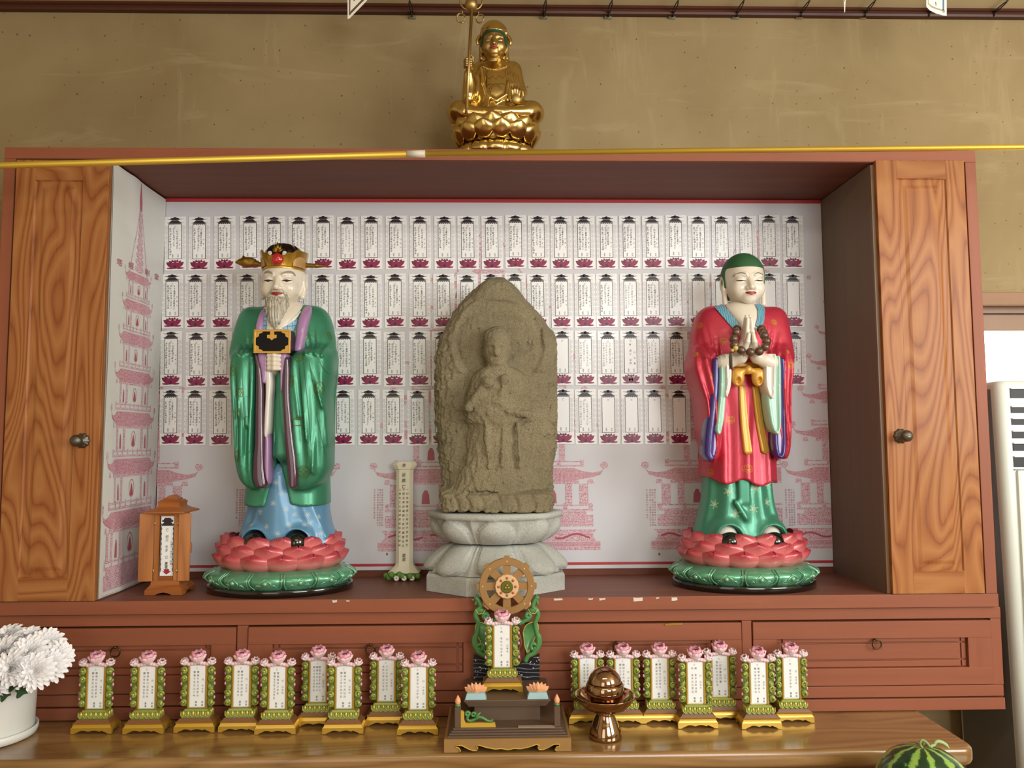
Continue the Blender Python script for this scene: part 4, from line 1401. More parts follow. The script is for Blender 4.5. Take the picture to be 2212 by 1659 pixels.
M_PLUM = plain('plum_border', '4c2a3c', 0.18, coat=0.7)
M_LAV = plain('lavender_lining', 'a981ac', 0.35, coat=0.4)
M_LAVL = plain('pale_lavender_lining', 'b3a4cb', 0.35, coat=0.4)
M_WHITE = plain('white_sleeve', 'dbd7cd', 0.3, coat=0.4)
M_BLUE = pearl('skirt_blue', '5f93b6', 0.4, 0.15, 0.3)
M_RIM = pearl('skirt_blue_rim', '76abd0', 0.4, 0.1, 0.3)
M_SCALE = None
M_GOLDP = plain('gold_paint', 'c79a3a', 0.33, 0.65, coat=0.3, var=0.1, vscale=40)
M_GOLDD = plain('old_gold_leaf', '8a6a24', 0.4, 0.75, var=0.25, vscale=60, bump=0.3, bscale=120)
M_MOTG = plain('motif_bronze', '4f6a2c', 0.5, 0.2)
M_MOTO = plain('motif_orange_gold', 'd08a3a', 0.45, 0.3)
M_MOTW = plain('motif_pale', 'cfd8c8', 0.5)
M_RED_R = pearl('robe_red_pearl', 'c03448', 0.40, 0.3, 0.12)
M_INDIGO = plain('indigo_border', '3d2d7a', 0.28, coat=0.5)
M_MINT = plain('mint_sleeve', 'a5d2bd', 0.3, coat=0.4)
M_BELT = plain('ochre_sash', 'cf9a3c', 0.42, 0.25, coat=0.2, var=0.08)
M_GREEN2 = pearl('skirt_green_pearl', '4a9478', 0.40, 0.4)

def petal_paint(name, low, mid, tip, h):
    t = NT(name)
    sx = t.n('ShaderNodeSeparateXYZ', {0: t.coord()})
    f = t.math('ADD', t.math('DIVIDE', sx.outputs[2], h), t.math('MULTIPLY', t.math('SUBTRACT', t.noise(t.coord((40, 40, 40)), 1.0, 2), 0.5), 0.3))
    c = t.ramp(f, [(0.15, low), (0.55, mid), (0.95, tip)])
    return t.out(c, 0.35, 0.1, None, 0.4, 0.5, crough=0.15)
M_PETAL = petal_paint('lotus_petal_rose', 'd2686c', 'e38482', 'b43c48', 0.06)
M_PETALC = plain('lotus_heart_rose', 'a83a44', 0.5)
M_GPET = pearl('lotus_base_green', '64ae88', 0.28, 0.45, 0.6, 0.25)
M_GPETL = pearl('lotus_base_scroll', '86c39c', 0.28, 0.4, 0.6)
PETALS = [petal_mesh(0.088, 0.060, 0.024, 0.003, 0.003, 14, 11, notch=0.10), petal_mesh(0.086, 0.060, 0.020, 0.002, 0.003, 14, 11, notch=0.10), petal_mesh(0.084, 0.060, 0.014, 0.001, 0.003, 14, 11, notch=0.10)]
PET_ME = []
for p in PETALS:
    o = p.build('lotus_petal', M_PETAL); PET_ME.append(o.data); bpy.data.objects.remove(o)

def lotus_base(root, A=0.186, B=0.140):
    k = B / A
    b = MB()
    b.lathe([(A, 0.0), (A, 0.014), (A - 0.002, 0.017), (A - 0.012, 0.018)], 96, (0, 0, 0), 0, 1, k)
    b.build('plinth', M_BLACKG, root)
    # green downturned petals with trefoil scrolls
    g = MB()
    N = 14
    nT, nV = N * 16, 22
    prof = []
    for j in range(nV + 1):
        v = j / nV
        a = v * pi * 0.92
        prof.append((0.80 + 0.175 * sin(a) + 0.02 * v, 0.060 - 0.047 * v ** 1.25))
    R = []
    for j, (r, z) in enumerate(prof):
        v = j / nV
        ring = []
        for i in range(nT):
            t = 2 * pi * i / nT
            ph = (t * N / (2 * pi)) % 1.0
            q = abs(ph - 0.5) * 2                       # 0 in the middle of a lobe, 1 at its seam
            edge = 1 - q ** 6
            lob = 0.048 * (1 - q ** 2.4) * sin(min(1, v * 1.15) * pi) - 0.03 * (q > 0.93) * sin(v * pi)
            dz = -0.010 * (1 - q ** 2) * v ** 3 + 0.006 * q ** 4 * v ** 2
            rr = A * (r + lob)
            ring.append((rr * cos(t), rr * sin(t) * k, z + dz))
        R.append(ring)
    g.rings(R[::-1], 0, True, True, True)
    for i in range(N):
        t0 = 2 * pi * (i + 0.5) / N
        def on(da, z, lift):
            t = t0 + da
            v = min(1, max(0, ((0.060 - z) / 0.047))) ** 0.8
            r = A * (0.80 + 0.175 * sin(v * pi * 0.92) + 0.02 * v + 0.048 * sin(min(1, v * 1.15) * pi)) + lift
            return (r * cos(t), r * sin(t) * k, z)
        s_ = 2 * pi / N
        for sg in (-1, 1):
            pts = [on(sg * s_ * d, z, 0.001) for d, z in ((0.0, 0.046), (0.08, 0.041), (0.16, 0.036), (0.17, 0.031), (0.10, 0.027), (0.14, 0.023), (0.24, 0.0215), (0.30, 0.026), (0.24, 0.031), (0.18, 0.027), (0.22, 0.0245))]
            g.tube([Vector(p) for p in smooth_pts(pts, 3)], 0.0017, 6, 1)
            pts = [on(sg * s_ * d, z, 0.0006) for d, z in ((0.44, 0.056), (0.46, 0.042), (0.45, 0.028), (0.36, 0.017), (0.2, 0.013), (0.05, 0.0155))]
            g.tube([Vector(p) for p in smooth_pts(pts, 3)], 0.0015, 6, 1)
        g.ball(on(0, 0.035, 0.0), 0.006, 1, 10, 7)
    g.build('green_petal_ring', [M_GPET, M_GPETL], root)
    b = MB()
    b.lathe([(0.125, 0.050), (0.143, 0.060), (0.145, 0.090), (0.138, 0.112), (0.0, 0.114)], 64, (0, 0, 0), 0, 1, k)
    b.build('lotus_heart', M_PETALC, root)
    n = 13
    ring_place('lotus_petal', PET_ME[2], root, n, 0.138, 0.138 * k, 0.083, 0.12, 0.06, 1.0)
    ring_place('lotus_petal', PET_ME[1], root, n, 0.136, 0.136 * k, 0.065, pi / n + 0.12, 0.22, 1.0)
    ring_place('lotus_petal', PET_ME[0], root, n, 0.130, 0.130 * k, 0.048, 0.12, 0.36, 1.0)

YS = 0.148                                   # depth of both standing statues
def statue_origin(pxc): 
    p = U(pxc, 1265, YS)
    return Vector((p.x, YS, NZ + 0.0008))

def paint_eyes(mb, bvh, C, s, mi_line, mi_brow, half=0.0, browz=0.13, droop=0.0, iris=None, wline=0.016):
    """eye slits and brows as fine painted lines; C is the head centre, s its unit"""
    for sg in (-1, 1):
        def q(pts): return [(C[0] + sg * a * s, C[2] + b_ * s) for a, b_ in pts]
        stroke(mb, bvh, q(smooth_pts([(0.075, -0.030), (0.115, -0.018), (0.165, -0.016 + half), (0.215, -0.018), (0.25, -0.010 - droop)])), lambda t: s * wline * (0.35 + 1.0 * sin(pi * min(1, t * 1.05))), mi_line, 0.0005, 0.0015, 2)
        if iris is not None:
            stroke(mb, bvh, q([(0.125, -0.026), (0.20, -0.026)]), lambda t: s * 0.034 * sin(pi * t) ** 0.5 + 1e-5, iris, 0.0006, 0.0012, 3)

# ------------------------------------------------------------------ green-robed bearded official
ko = statue_origin(607)
king = thing('official_statue', 'tall painted statue of a bearded official in green robe holding a black box', 'statue', ko)
lotus_base(king)
def K(px, py, yl): 
    p = U(px, py, YS + yl); return (p.x - ko.x, yl, p.z - ko.z)
def krow(py, a, b_, y0, y1, yp=-0.04):
    pa, pb = K(a, py, yp), K(b_, py, yp)
    return ((pa[2] + pb[2]) / 2, pa[0], pb[0], y0, y1)
# feet, skirt
shoes = [(K(553, 1166, -0.075), 1), (K(643, 1166, -0.075), -1)]
for c, sg in shoes:
    b = MB(); b.ball((c[0], c[1], c[2] - 0.006), 0.030, 0, 24, 16, (1.0, 1.25, 0.98)); b.build('shoe', M_BLACKG, king)
sk_rows = [krow(*r) for r in ((1000, 545, 690, -.075, .08), (1060, 533, 703, -.08, .085), (1100, 530, 704, -.085, .085), (1130, 523, 709, -.086, .085), (1155, 515, 717, -.090, .085), (1172, 511, 722, -.092, .085), (1186, 510, 723, -.093, .085))]
zlo = K(600, 1187, -0.08)[2]
def F_skirt(P):
    x, y, z = P
    def fold(dx, dy, z_):
        t = np.clip((0.28 - z_) / 0.15, 0, 1)
        return 0.0045 * t * np.cos(dx * 11 + 3 * z_ * 6 + 1.2) * (dy < 0.4) + 0.004 * t * np.cos(dx * 5.0)
    f = loftf(P, sk_rows, 2.5, fold)
    f = smin(f, cap(P, K(597, 1030, -0.072), K(598, 1150, -0.078), 0.012, 0.018), 0.03)
    f = f - ridge(P, K(556, 1090, -.08), K(538, 1150, -.08), .006, .005)
    f = f - ridge(P, K(668, 1085, -.08), K(704, 1160, -.07), .006, .006) - ridge(P, K(650, 1095, -.08), K(676, 1165, -.08), .005, .005)
    for c, sg in shoes:
        f = smin(f, ell(P, (c[0], c[1] + 0.012, c[2]), (0.040, 0.045, 0.041)), 0.012)
    for c, sg in shoes:
        f = smax(f, -ell(P, (c[0], c[1] - 0.02, c[2] - 0.008), (0.0325, 0.06, 0.035)), 0.004)
    return smax(f, zlo - z, 0.003)
s_skirt = sculpt('blue_skirt', F_skirt, (-.16, -.15, zlo - .01), (.16, .10, .40), 0.0032, M_BLUE, king)
b = MB()
for px, py in ((596, 1042), (607, 1066), (591, 1087), (560, 1107), (618, 1100), (634, 1112), (661, 1113), (540, 1135), (577, 1137), (624, 1133), (602, 1152), (668, 1130), (683, 1119), (655, 1135), (687, 1155), (523, 1150)):
    c = K(px, py, -0.09)
    motif(b, s_skirt.bvh, c[0], c[2], 0.0082, STAR_M, 0.0008, 0)
b.build('skirt_flowers', M_MOTW, king)

# robe: body, shoulders, wide sleeves
body = [krow(*r) for r in ((650, 588, 640, -.02, .05), (657, 566, 662, -.040, .065), (668, 544, 683, -.055, .075), (684, 526, 700, -.068, .082), (705, 515, 709, -.078, .088), (740, 508, 716, -.085, .092), (790, 505, 716, -.085, .094), (850, 512, 712, -.082, .092), (950, 522, 706, -.085, .09), (1030, 526, 704, -.088, .09), (1070, 523, 706, -.094, .092), (1092, 520, 707, -.098, .095))]
slv_l = [krow(*r, yp=-.08) for r in ((752, 510, 548, -.085, -.01), (760, 503, 560, -.108, 0.01), (773, 498, 571, -.122, 0.03), (800, 498, 576, -.130, 0.03), (850, 502, 576, -.132, 0.03), (900, 508, 574, -.132, 0.03), (960, 512, 572, -.132, 0.03), (1005, 514, 571, -.13, 0.03), (1030, 519, 570, -.125, 0.02), (1047, 530, 567, -.118, 0.0), (1055, 545, 562, -.11, -0.03))]
slv_r = [krow(*r, yp=-.08) for r in ((750, 668, 712, -.085, -.01), (758, 645, 719, -.110, 0.01), (770, 626, 722, -.126, 0.03), (800, 616, 722, -.133, 0.03), (850, 614, 717, -.134, 0.03), (900, 617, 715, -.134, 0.03), (960, 622, 714, -.134, 0.03), (1005, 626, 713, -.132, 0.03), (1030, 628, 704, -.126, 0.02), (1047, 632, 690, -.12, 0.0), (1057, 640, 668, -.11, -0.03))]
apex = K(594, 985, -.09)
hemz = K(600, 1095, -.09)[2]
def F_robe(P):
    x, y, z = P
    def fb(dx, dy, z_): return 0.003 * np.cos(dx * 9) * np.clip((0.3 - z_) / .1, 0, 1)
    f = loftf(P, body, 2.5, fb)
    f = smin(f, cap(P, K(545, 690, -.01), K(523, 762, -.05), 0.034, 0.030), 0.03)
    f = smin(f, cap(P, K(681, 690, -.01), K(700, 762, -.05), 0.034, 0.030), 0.03)
    def fl(sg):
        def g(dx, dy, z_):
            t = np.clip((0.63 - z_) / 0.12, 0, 1) * np.clip((z_ - 0.27) / 0.10, 0, 1)
            return 0.0032 * t * np.cos(dx * 10.5 + sg * (0.63 - z_) * 9) * (dy < 0.2)
        return g
    f = smin(f, loftf(P, slv_l, 2.8, fl(1)), 0.012)
    f = smin(f, loftf(P, slv_r, 2.8, fl(-1)), 0.012)
    # creases running down into the elbows
    for a, b_ in (((543, 705), (536, 762)), ((556, 718), (547, 768)), ((526, 718), (528, 766)), ((514, 735), (517, 768)), ((665, 703), (673, 764)), ((653, 715), (664, 768)), ((694, 715), (686, 768)), ((680, 698), (682, 764)), ((706, 735), (698, 770)),
                  ((640, 775), (650, 900)), ((655, 772), (668, 950)), ((675, 772), (700, 880)), ((540, 775), (538, 920)), ((522, 780), (524, 900)), ((700, 800), (708, 960)), ((690, 900), (680, 1020))):
        f = f - ridge(P, K(a[0], a[1], -.09), K(b_[0], b_[1], -.11), .0040, .0062)
    # gathered cuff above the clasped hands and the falling front panel
    f = smin(f, cap(P, K(606, 800, -.098), K(606, 980, -.094), 0.013, 0.020), 0.018)
    # the opening over the blue skirt
    w = np.maximum(0, (apex[2] - z) * 0.26 + 0.0)
    wedge = np.maximum(np.abs(x - (apex[0] + 0.006 + (apex[2] - z) * 0.03)) - w, y + 0.045)
    f = smax(f, -wedge, 0.006)
    hem = hemz + 0.012 * np.cos((x - 0.03) * 46) * 0.6
    return smax(f, hem - z, 0.005)
s_robe = sculpt('green_robe', F_robe, (-.155, -.155, .18), (.155, .11, .80), 0.0032, M_GREEN, king)
# borders and linings of the sleeves
def band(name, rows, mat, y0, y1, n=4.2, h=0.0026, kk=None, par=None, yp=-.12, org=None):
    kk = kk or K
    rr = []
    for py, a, b_ in rows:
        pa, pb = kk(a, py, yp), kk(b_, py, yp)
        rr.append(((pa[2] + pb[2]) / 2, pa[0], pb[0], y0, y1))
    xs = [r[1] for r in rr] + [r[2] for r in rr]; zs = [r[0] for r in rr]
    return sculpt(name, lambda P: loftf(P, rr, n), (min(xs) - .01, y0 - .01, min(zs) - .01), (max(xs) + .01, y1 + .01, max(zs) + .01), h, mat, par or king)
band('plum_sleeve_border', ((764, 552, 560), (800, 556, 569), (850, 555, 573), (900, 554, 573), (950, 553, 574), (1000, 549, 575), (1030, 548, 578), (1045, 552, 580), (1054, 560, 578)), M_PLUM, -.1385, -.08)
band('plum_sleeve_border', ((772, 618, 628), (800, 614, 630), (850, 612, 630), (900, 614, 634), (950, 617, 639), (1000, 622, 645), (1030, 625, 646), (1048, 626, 645), (1056, 630, 641)), M_PLUM, -.140, -.08)
band('lavender_lining', ((762, 556, 580), (775, 557, 583), (800, 564, 582), (830, 568, 578)), M_LAV, -.134, -.07, h=.0022)
band('lavender_lining', ((762, 602, 624), (775, 604, 623), (800, 607, 617), (830, 608, 614), (850, 609, 612.5)), M_LAV, -.136, -.07, h=.0022)
band('lavender_lining', ((930, 571, 581), (960, 572, 583), (1000, 571, 583), (1030, 570, 583), (1045, 572, 580), (1050, 574, 578)), M_LAV, -.128, -.06)
band('white_sleeve', ((765, 574, 584), (800, 573, 588), (830, 574, 590), (860, 574, 587), (900, 572, 585), (930, 571, 583), (942, 572, 580), (947, 574, 578)), M_WHITE, -.132, -.07)
# lapels, inner collar
b = MB()
def lap(mb, bv, pts, w, mi, lift, kk, lanes=4, step=0.004):
    q = [kk(a, c, -.075) for a, c in pts]
    stroke(mb, bv, [(v[0], v[2]) for v in q], w, mi, lift, step, lanes)
def F_collar(P):
    f = loftf(P, [krow(*r) for r in ((648, 582, 646, -.035, .055), (656, 572, 655, -.055, .06), (668, 563, 662, -.0665, .05), (684, 560, 662, -.0795, .05), (705, 560, 655, -.088, .05), (725, 560, 650, -.093, 0.05))], 2.6)
    return f
s_col = sculpt('inner_collar', F_collar, (-.07, -.11, .58), (.07, .07, .79), 0.0028, M_SKIN, king)
KB = [s_robe.bvh, s_col.bvh]
def tiles(name):
    t = NT(name)
    v = t.coord((1, 1, 1))
    br = t.n('ShaderNodeTexVoronoi', {'Vector': t.coord((1, 0.0, 0.8)), 'Scale': 92.0, 'Randomness': 0.25}, feature='DISTANCE_TO_EDGE')
    c = t.mix(t.math('LESS_THAN', br.outputs['Distance'], 0.07), '8fb9cc', '2f6fae')
    return t.out(c, 0.4, 0.0, None, 0.3)
M_SCALE = tiles('blue_scale_collar')
mb = MB()
lap(mb, KB, ((572, 672), (571, 690), (571, 705), (571, 718)), lambda t: 0.012 + 0.014 * t, 0, .0018, K, 4)
mb.build('scale_collar', M_SCALE, king)
mb = MB()
lap(mb, KB, ((640, 690), (632, 702), (622, 716)), lambda t: 0.010 + 0.020 * t, 0, .0018, K, 4)
mb.build('scale_collar', M_SCALE, king)
mb = MB()
lap(mb, KB, ((574, 668), (582, 685), (592, 700), (603, 713)), .0045, 0, .0032, K, 2)
lap(mb, KB, ((646, 672), (634, 690), (620, 704), (606, 714)), .0045, 0, .0032, K, 2)
mb.build('white_collar_edge', M_WHITE, king)
def lapel(name, rows, par, mat, kk=K, h=.0024, y0f=None):
    rr = []
    for py, a, b_, y0, y1 in rows:
        pa, pb = kk(a, py, -.08), kk(b_, py, -.08)
        rr.append(((pa[2] + pb[2]) / 2, pa[0], pb[0], y0, y1))
    xs = [r[1] for r in rr] + [r[2] for r in rr]; zs = [r[0] for r in rr]
    return sculpt(name, lambda P: loftf(P, rr, 3.8), (min(xs) - .01, min(r[3] for r in rr) - .01, min(zs) - .01), (max(xs) + .01, max(r[4] for r in rr) + .01, max(zs) + .01), h, mat, par)
lapel('lapel', ((648, 572, 582, -.01, .04), (658, 562, 577, -.045, .03), (672, 556, 574, -.069, .02), (690, 553, 573, -.083, .0), (712, 551, 571, -.0915, .0), (725, 551, 570, -.093, .0)), king, M_LAV)
lapel('lapel', ((648, 645, 658, -.01, .04), (658, 646, 667, -.045, .03), (672, 645, 669, -.069, .02), (690, 642, 667, -.083, .0), (712, 639, 664, -.0915, .0), (735, 637, 661, -.0965, .0), (756, 636, 657, -.102, .0), (762, 638, 654, -.102, -.03)), king, M_LAV)
# medallions on the robe
mb = MB()
for px, py, sz, sq in ((706, 686, .014, .7), (722, 748, .014, .5), (697, 840, .017, .85), (634, 826, .017, .7), (664, 913, .018, 1), (662, 1018, .017, 1), (652, 775, .012, .9), (507, 803, .015, .7), (530, 850, .012, .7), (519, 985, .016, .6), (515, 895, .014, .4), (655, 722, .012, .8), (704, 720, .012, .6)):
    c = K(px, py, -.1)
    motif(mb, s_robe.bvh, c[0], c[2], sz, MEDAL_M, .0011, 0, squash=sq)
mb.build('robe_medallions', M_MOTG, king)
# incised fold lines down the sleeves
mb = MB()
for pts in (((645, 770), (652, 850), (660, 930), (668, 990)), ((655, 770), (664, 850), (672, 950), (676, 1010)), ((668, 768), (676, 830), (690, 870), (706, 880)), ((683, 768), (700, 800), (716, 812)), ((537, 772), (540, 850), (536, 940)), ((522, 780), (527, 860), (524, 930)), ((680, 880), (692, 940), (700, 985))):
    q = [K(a, c, -.13) for a, c in smooth_pts(pts)]
    stroke(mb, s_robe.bvh, [(v[0], v[2]) for v in q], lambda t: .0016 * sin(pi * t) + .0002, 0, .0004, .003, 1)
mb.build('robe_fold_lines', plain('fold_line_green', '1d5a41', 0.45), king)

# head with neck and hands, one skin body each
KH = (K(612, 602, -.015)[0], -.015, K(612, 602, -.078)[2])
ks = 0.1445
def F_khead(P):
    Q = S3(P, KH, ks)
    f = smin(head_f(Q, 0.0, -0.005), neck_f(Q, 0.235, -0.75, 0.10), 0.05)
    f = smin(f, ears_f(Q, -0.30, 0.375), 0.03)
    return f * ks
s_kh = sculpt('head', F_khead, (KH[0] - .075, -.10, KH[2] - .105), (KH[0] + .075, .065, KH[2] + .09), 0.00125, M_SKIN, king)
mb = MB()
paint_eyes(mb, s_kh.bvh, KH, ks, 0, 1, iris=0, wline=.018)
for sg in (-1, 1):
    stroke(mb, s_kh.bvh, [(KH[0] + sg * a * ks, KH[2] + c * ks) for a, c in smooth_pts([(0.07, 0.085), (0.15, 0.135), (0.235, 0.145), (0.285, 0.09)])], lambda t: ks * (0.012 + .035 * sin(pi * t)), 1, .0006, .002, 3)
stroke(mb, s_kh.bvh, [(KH[0] + a * ks, KH[2] + c * ks) for a, c in smooth_pts([(-0.10, -0.262), (-0.045, -0.258), (0, -0.264), (0.045, -0.258), (0.10, -0.262)])], lambda t: ks * (0.012 + .062 * sin(pi * t) ** 0.7), 2, .0006, .0012, 4)
mb.build('face_paint', [M_LINE, M_BROWG, M_LIP], king)
# beard and moustache
def beard_mat(name):
    t = NT(name)
    f = t.noise(t.coord((240, 240, 22)), 1.0, 4, 0.7, 0.5)
    c = t.ramp(f, [(0.36, '6f6a58'), (0.5, 'b7b09c'), (0.68, 'dcd5c4')])
    return t.out(c, 0.4, 0.0, t.bump(f, 0.5, .003), 0.3)
M_BEARD = beard_mat('beard_strands')
hb = lambda a, b_, c: (KH[0] + a * ks, KH[1] + b_ * ks, KH[2] + c * ks)
def F_beard(P):
    f = chain(P, [hb(0, -.33, -.36), hb(0.0, -.40, -.50), hb(0.0, -.46, -.64), hb(0.01, -.50, -.78), hb(.02, -.52, -.93)], [.023, .0235, .0185, .0115, .003], .012)
    f = smin(f, chain(P, [hb(-.13, -.31, -.33), hb(-.12, -.36, -.45), hb(-.07, -.43, -.62)], [.007, .011, .009]), .010)
    f = smin(f, chain(P, [hb(.13, -.31, -.33), hb(.12, -.36, -.45), hb(.07, -.43, -.62)], [.007, .011, .009]), .010)
    x, y, z = P
    f = f + 0.0012 * np.cos((x - KH[0]) * 900 + z * 60)
    return smax(f, -(ell(P, hb(0, -.40, -.262), (.024, .03, .0105))), .004)
sculpt('beard', F_beard, (KH[0] - .05, KH[1] - .11, KH[2] - .145), (KH[0] + .06, KH[1] + .02, KH[2] - .03), 0.0014, M_BEARD, king)
def F_must(P):
    x, y, z = P
    M = (KH[0] + np.abs(x - KH[0]), y, z)
    return chain(M, [hb(.02, -.425, -.225), hb(.09, -.405, -.222), hb(.145, -.36, -.262), hb(.17, -.325, -.34), hb(.165, -.33, -.43)], [.0035, .0042, .0036, .0032, .0016])
sculpt('moustache', F_must, (KH[0] - .04, KH[1] - .085, KH[2] - .085), (KH[0] + .04, KH[1] - .03, KH[2] - .015), 0.0011, M_BEARD, king)
# clasped hands
def F_khand(P):
    f = ell(P, K(592, 786, -.108), (.019, .026, .026))
    for k in range(4):
        z = 768 + 9.3 * k
        f = smin(f, chain(P, [K(575.5, z + 1, -.118), K(581, z, -.138), K(592, z, -.143), K(604, z + .5, -.134)], [.0052, .0056, .0056, .0050], .003), .0022)
    f = smin(f, chain(P, [K(607, 782, -.115), K(605, 768, -.130), K(598, 763, -.136)], [.006, .0058, .005]), .003)
    f = smin(f, cap(P, K(590, 795, -.10), K(586, 815, -.08), .017, .014), .008)
    return f
sculpt('clasped_hands', F_khand, (K(592, 786, -.108)[0] - .04, -.16, K(592, 786, -.108)[2] - .05), (K(592, 786, -.108)[0] + .04, -.06, K(592, 786, -.108)[2] + .04), 0.0012, M_SKIN, king)
# lacquer box resting on the hands
bx = MB()
ctr = K(588, 737.5, -.145)
w2, h2 = (K(627, 737, -.145)[0] - K(549, 737, -.145)[0]) / 2, (K(588, 712.5, -.145)[2] - K(588, 762.5, -.145)[2]) / 2
box_o = empty('lacquer_box', (ctr[0], -.145, ctr[2])); box_o.parent = king
bx.box(-w2, w2, 0, .046, -h2, h2, 0, .003); bx.build('box_case', plain('box_lacquer', '0e0a08', 0.30, spec=0.15), box_o)
b = MB()
t_ = .0045
for a in ((-w2 - .0008, w2 + .0008, h2 - t_, h2 + .0008), (-w2 - .0008, w2 + .0008, -h2 - .0008, -h2 + t_)): b.box(a[0], a[1], -.0022, .002, a[2], a[3], 0, .0008)
for a in ((-w2 - .0008, -w2 + t_), (w2 - t_, w2 + .0008)): b.box(a[0], a[1], -.0021, .002, -h2 + t_ * .8, h2 - t_ * .8, 0, .0008)
for sx in (-1, 1):
    for sz in (-1, 1):
        q = [(sx * (w2 - .002), sz * (h2 - .002)), (sx * (w2 - .021), sz * (h2 - .002)), (sx * (w2 - .021), sz * (h2 - .007)), (sx * (w2 - .012), sz * (h2 - .010)), (sx * (w2 - .012), sz * (h2 - .016)), (sx * (w2 - .005), sz * (h2 - .020)), (sx * (w2 - .002), sz * (h2 - .020))]
        b.prism(q, -.0016, .001)
b.build('brass_edging', M_GOLDP, box_o)
b = MB()
b.box(-.005, .005, -.0035, .0, h2 - .017, h2 - .002, 0, .0006)
b.prism([(-.0115, h2 - .013), (.0115, h2 - .013), (.0115, h2 - .021), (.005, h2 - .022), (0, h2 - .027), (-.005, h2 - .022), (-.0115, h2 - .021)], -.0042, -.0005)
b.build('brass_clasp', M_GOLDP, box_o)
# hat
hz = K(612, 577, -.075)
hat = empty('official_hat', (KH[0], KH[1] + .045 * ks, hz[2])); hat.parent = king
r0 = 0.0550
b = MB()
nT = 96
R = []
def rim(a): # height of the crown edge around the head, a=0 front
    f = abs(a) / pi
    up = .046 if f > .62 else (.044 if f > .30 else .0)
    return 0.030 + 0.010 * min(1, max(0, (f - .07) / .08)) + 0.014 * min(1, max(0, (f - .20) / .07)) - 0.004 * max(0, cos((f - .35) * 9))
for zz, rr in ((0, 1.0), (.0045, 1.015), (.006, .985), (.0065, .98), (1.0, 1.13), (1.0, 1.09), (.0065, .93)):
    ring = []
    for i in range(nT):
        a = 2 * pi * i / nT
        th = ((a + pi) % (2 * pi)) - pi          # 0 = front
        z = zz if zz < .5 else rim(th)
        ring.append((r0 * rr * sin(a), -r0 * 1.15 * rr * cos(a), z))
    R.append(ring)
b.rings(R, 0, True, False, False)
b.build('gold_crown_band', M_GOLDP, hat)
b = MB()
R = []
for v in range(9):
    t = v / 8 * pi / 2
    ring = []
    for i in range(nT):
        a = 2 * pi * i / nT
        rr = r0 * (0.90 + .10 * sin(t)) * cos(max(0, t - .35) * 1.25) * (1 + .05 * abs(sin(6.5 * a)))
        ring.append((rr * sin(a), -rr * 1.13 * cos(a), .004 + .074 * sin(t)))
    R.append(ring)
b.rings(R, 0, True, True, True)
b.build('black_pleated_cap', M_BLACKG, hat)
b = MB()
b.ball((0, -r0 * 1.20, .021), .0165, 0, 20, 14, (.98, .62, .98)); b.build('red_jewel', plain('red_jewel_lacquer', 'b02020', 0.15, coat=0.8), hat)
b = MB()
for sg in (-1, 1):
    c = (sg * .0185, -r0 * 1.20, .036)
    pts = [(c[0] + sg * (.0055 - .0005 * k * .7) * cos(k * .8) * .9, c[1] - .002 - .0002 * k, c[2] + (.0055 - .00035 * k) * sin(k * .8)) for k in range(14)]
    b.tube(pts, .0017, 6)
b.build('white_scroll', M_WHITE, hat)
b = MB()
for a, l_ in ((0, .030), (.45, .024), (-.45, .024), (.9, .018), (-.9, .018)):
    d = Vector((sin(a), 0, cos(a))); s_ = Vector((cos(a), 0, -sin(a)))
    o_ = Vector((0, -r0 * 1.18, .038))
    P = [o_ + d * l_ * t + s_ * w + Vector((0, -.004 * sin(t * 3), 0)) for t, w in ((0, 0), (.45, .0048), (1, 0), (.45, -.0048))]
    Pm = o_ + d * l_ * .45 + Vector((0, -.006, 0))
    b.add([tuple(p) for p in P] + [tuple(Pm)] + [tuple(p + Vector((0, .003, 0))) for p in P], [(0, 4, 1), (1, 4, 2), (2, 4, 3), (3, 4, 0), (5, 6, 7, 8), (0, 1, 6, 5), (1, 2, 7, 6), (2, 3, 8, 7), (3, 0, 5, 8)], 0, True)
b.build('leaf_spray', M_GOLDD, hat)
b = MB()                     # incised pale panels on the crown band
for sg in (-1, 1):
    P_, n_ = [], 12
    for j in range(2):
        for i in range(n_ + 1):
            f = .22 + .32 * i / n_
            a = sg * f * pi
            hgt = .007 if j == 0 else .018 + .016 * sin(pi * min(1, i / n_ * 1.2)) ** .7
            rr = r0 * (1.0 + .13 * (hgt / .05)) + .0008
            P_.append((rr * sin(a), -rr * 1.15 * cos(a), hgt))
    fs = [(i, i + 1, n_ + 2 + i, n_ + 1 + i) for i in range(n_)]
    if sg < 0: fs = [q[::-1] for q in fs]
    b = MB()
    b.add(P_, fs, 0, True)
    b.build('engraved_panel', plain('pale_gold_panel', 'c39a62', 0.4, 0.4, bump=0.5, bscale=260), hat)
for sg, L in ((-1, .052), (1, .054)):
    def F_wing(P, sg=sg):
        if sg < 0:
            f = cap(P, (-r0 * 1.05, .0, .021), (-.075, .0, .024), .006, .005)
            f = smin(f, ell(P, (-.098, .0, .029), (.026, .007, .0135)), .006)
            f = smin(f, cap(P, (-.105, 0, .03), (-.128, 0, .028), .008, .0015), .006)
            f = smin(f, cap(P, (-.105, 0, .034), (-.110, 0, .047), .006, .001), .004)
            return f
        f = cap(P, (r0 * 1.05, .0, .020), (.085, .0, .019), .0062, .0055)
        return smin(f, cap(P, (.085, 0, .019), (.118, 0, .017), .0055, .0012), .004)
    lo = (-.14, -.015, 0.0) if sg < 0 else (.05, -.015, 0.0)
    hi = (-.04, .015, .06) if sg < 0 else (.13, .015, .04)
    sculpt('hat_wing', F_wing, lo, hi, .0012, M_GOLDD, hat)

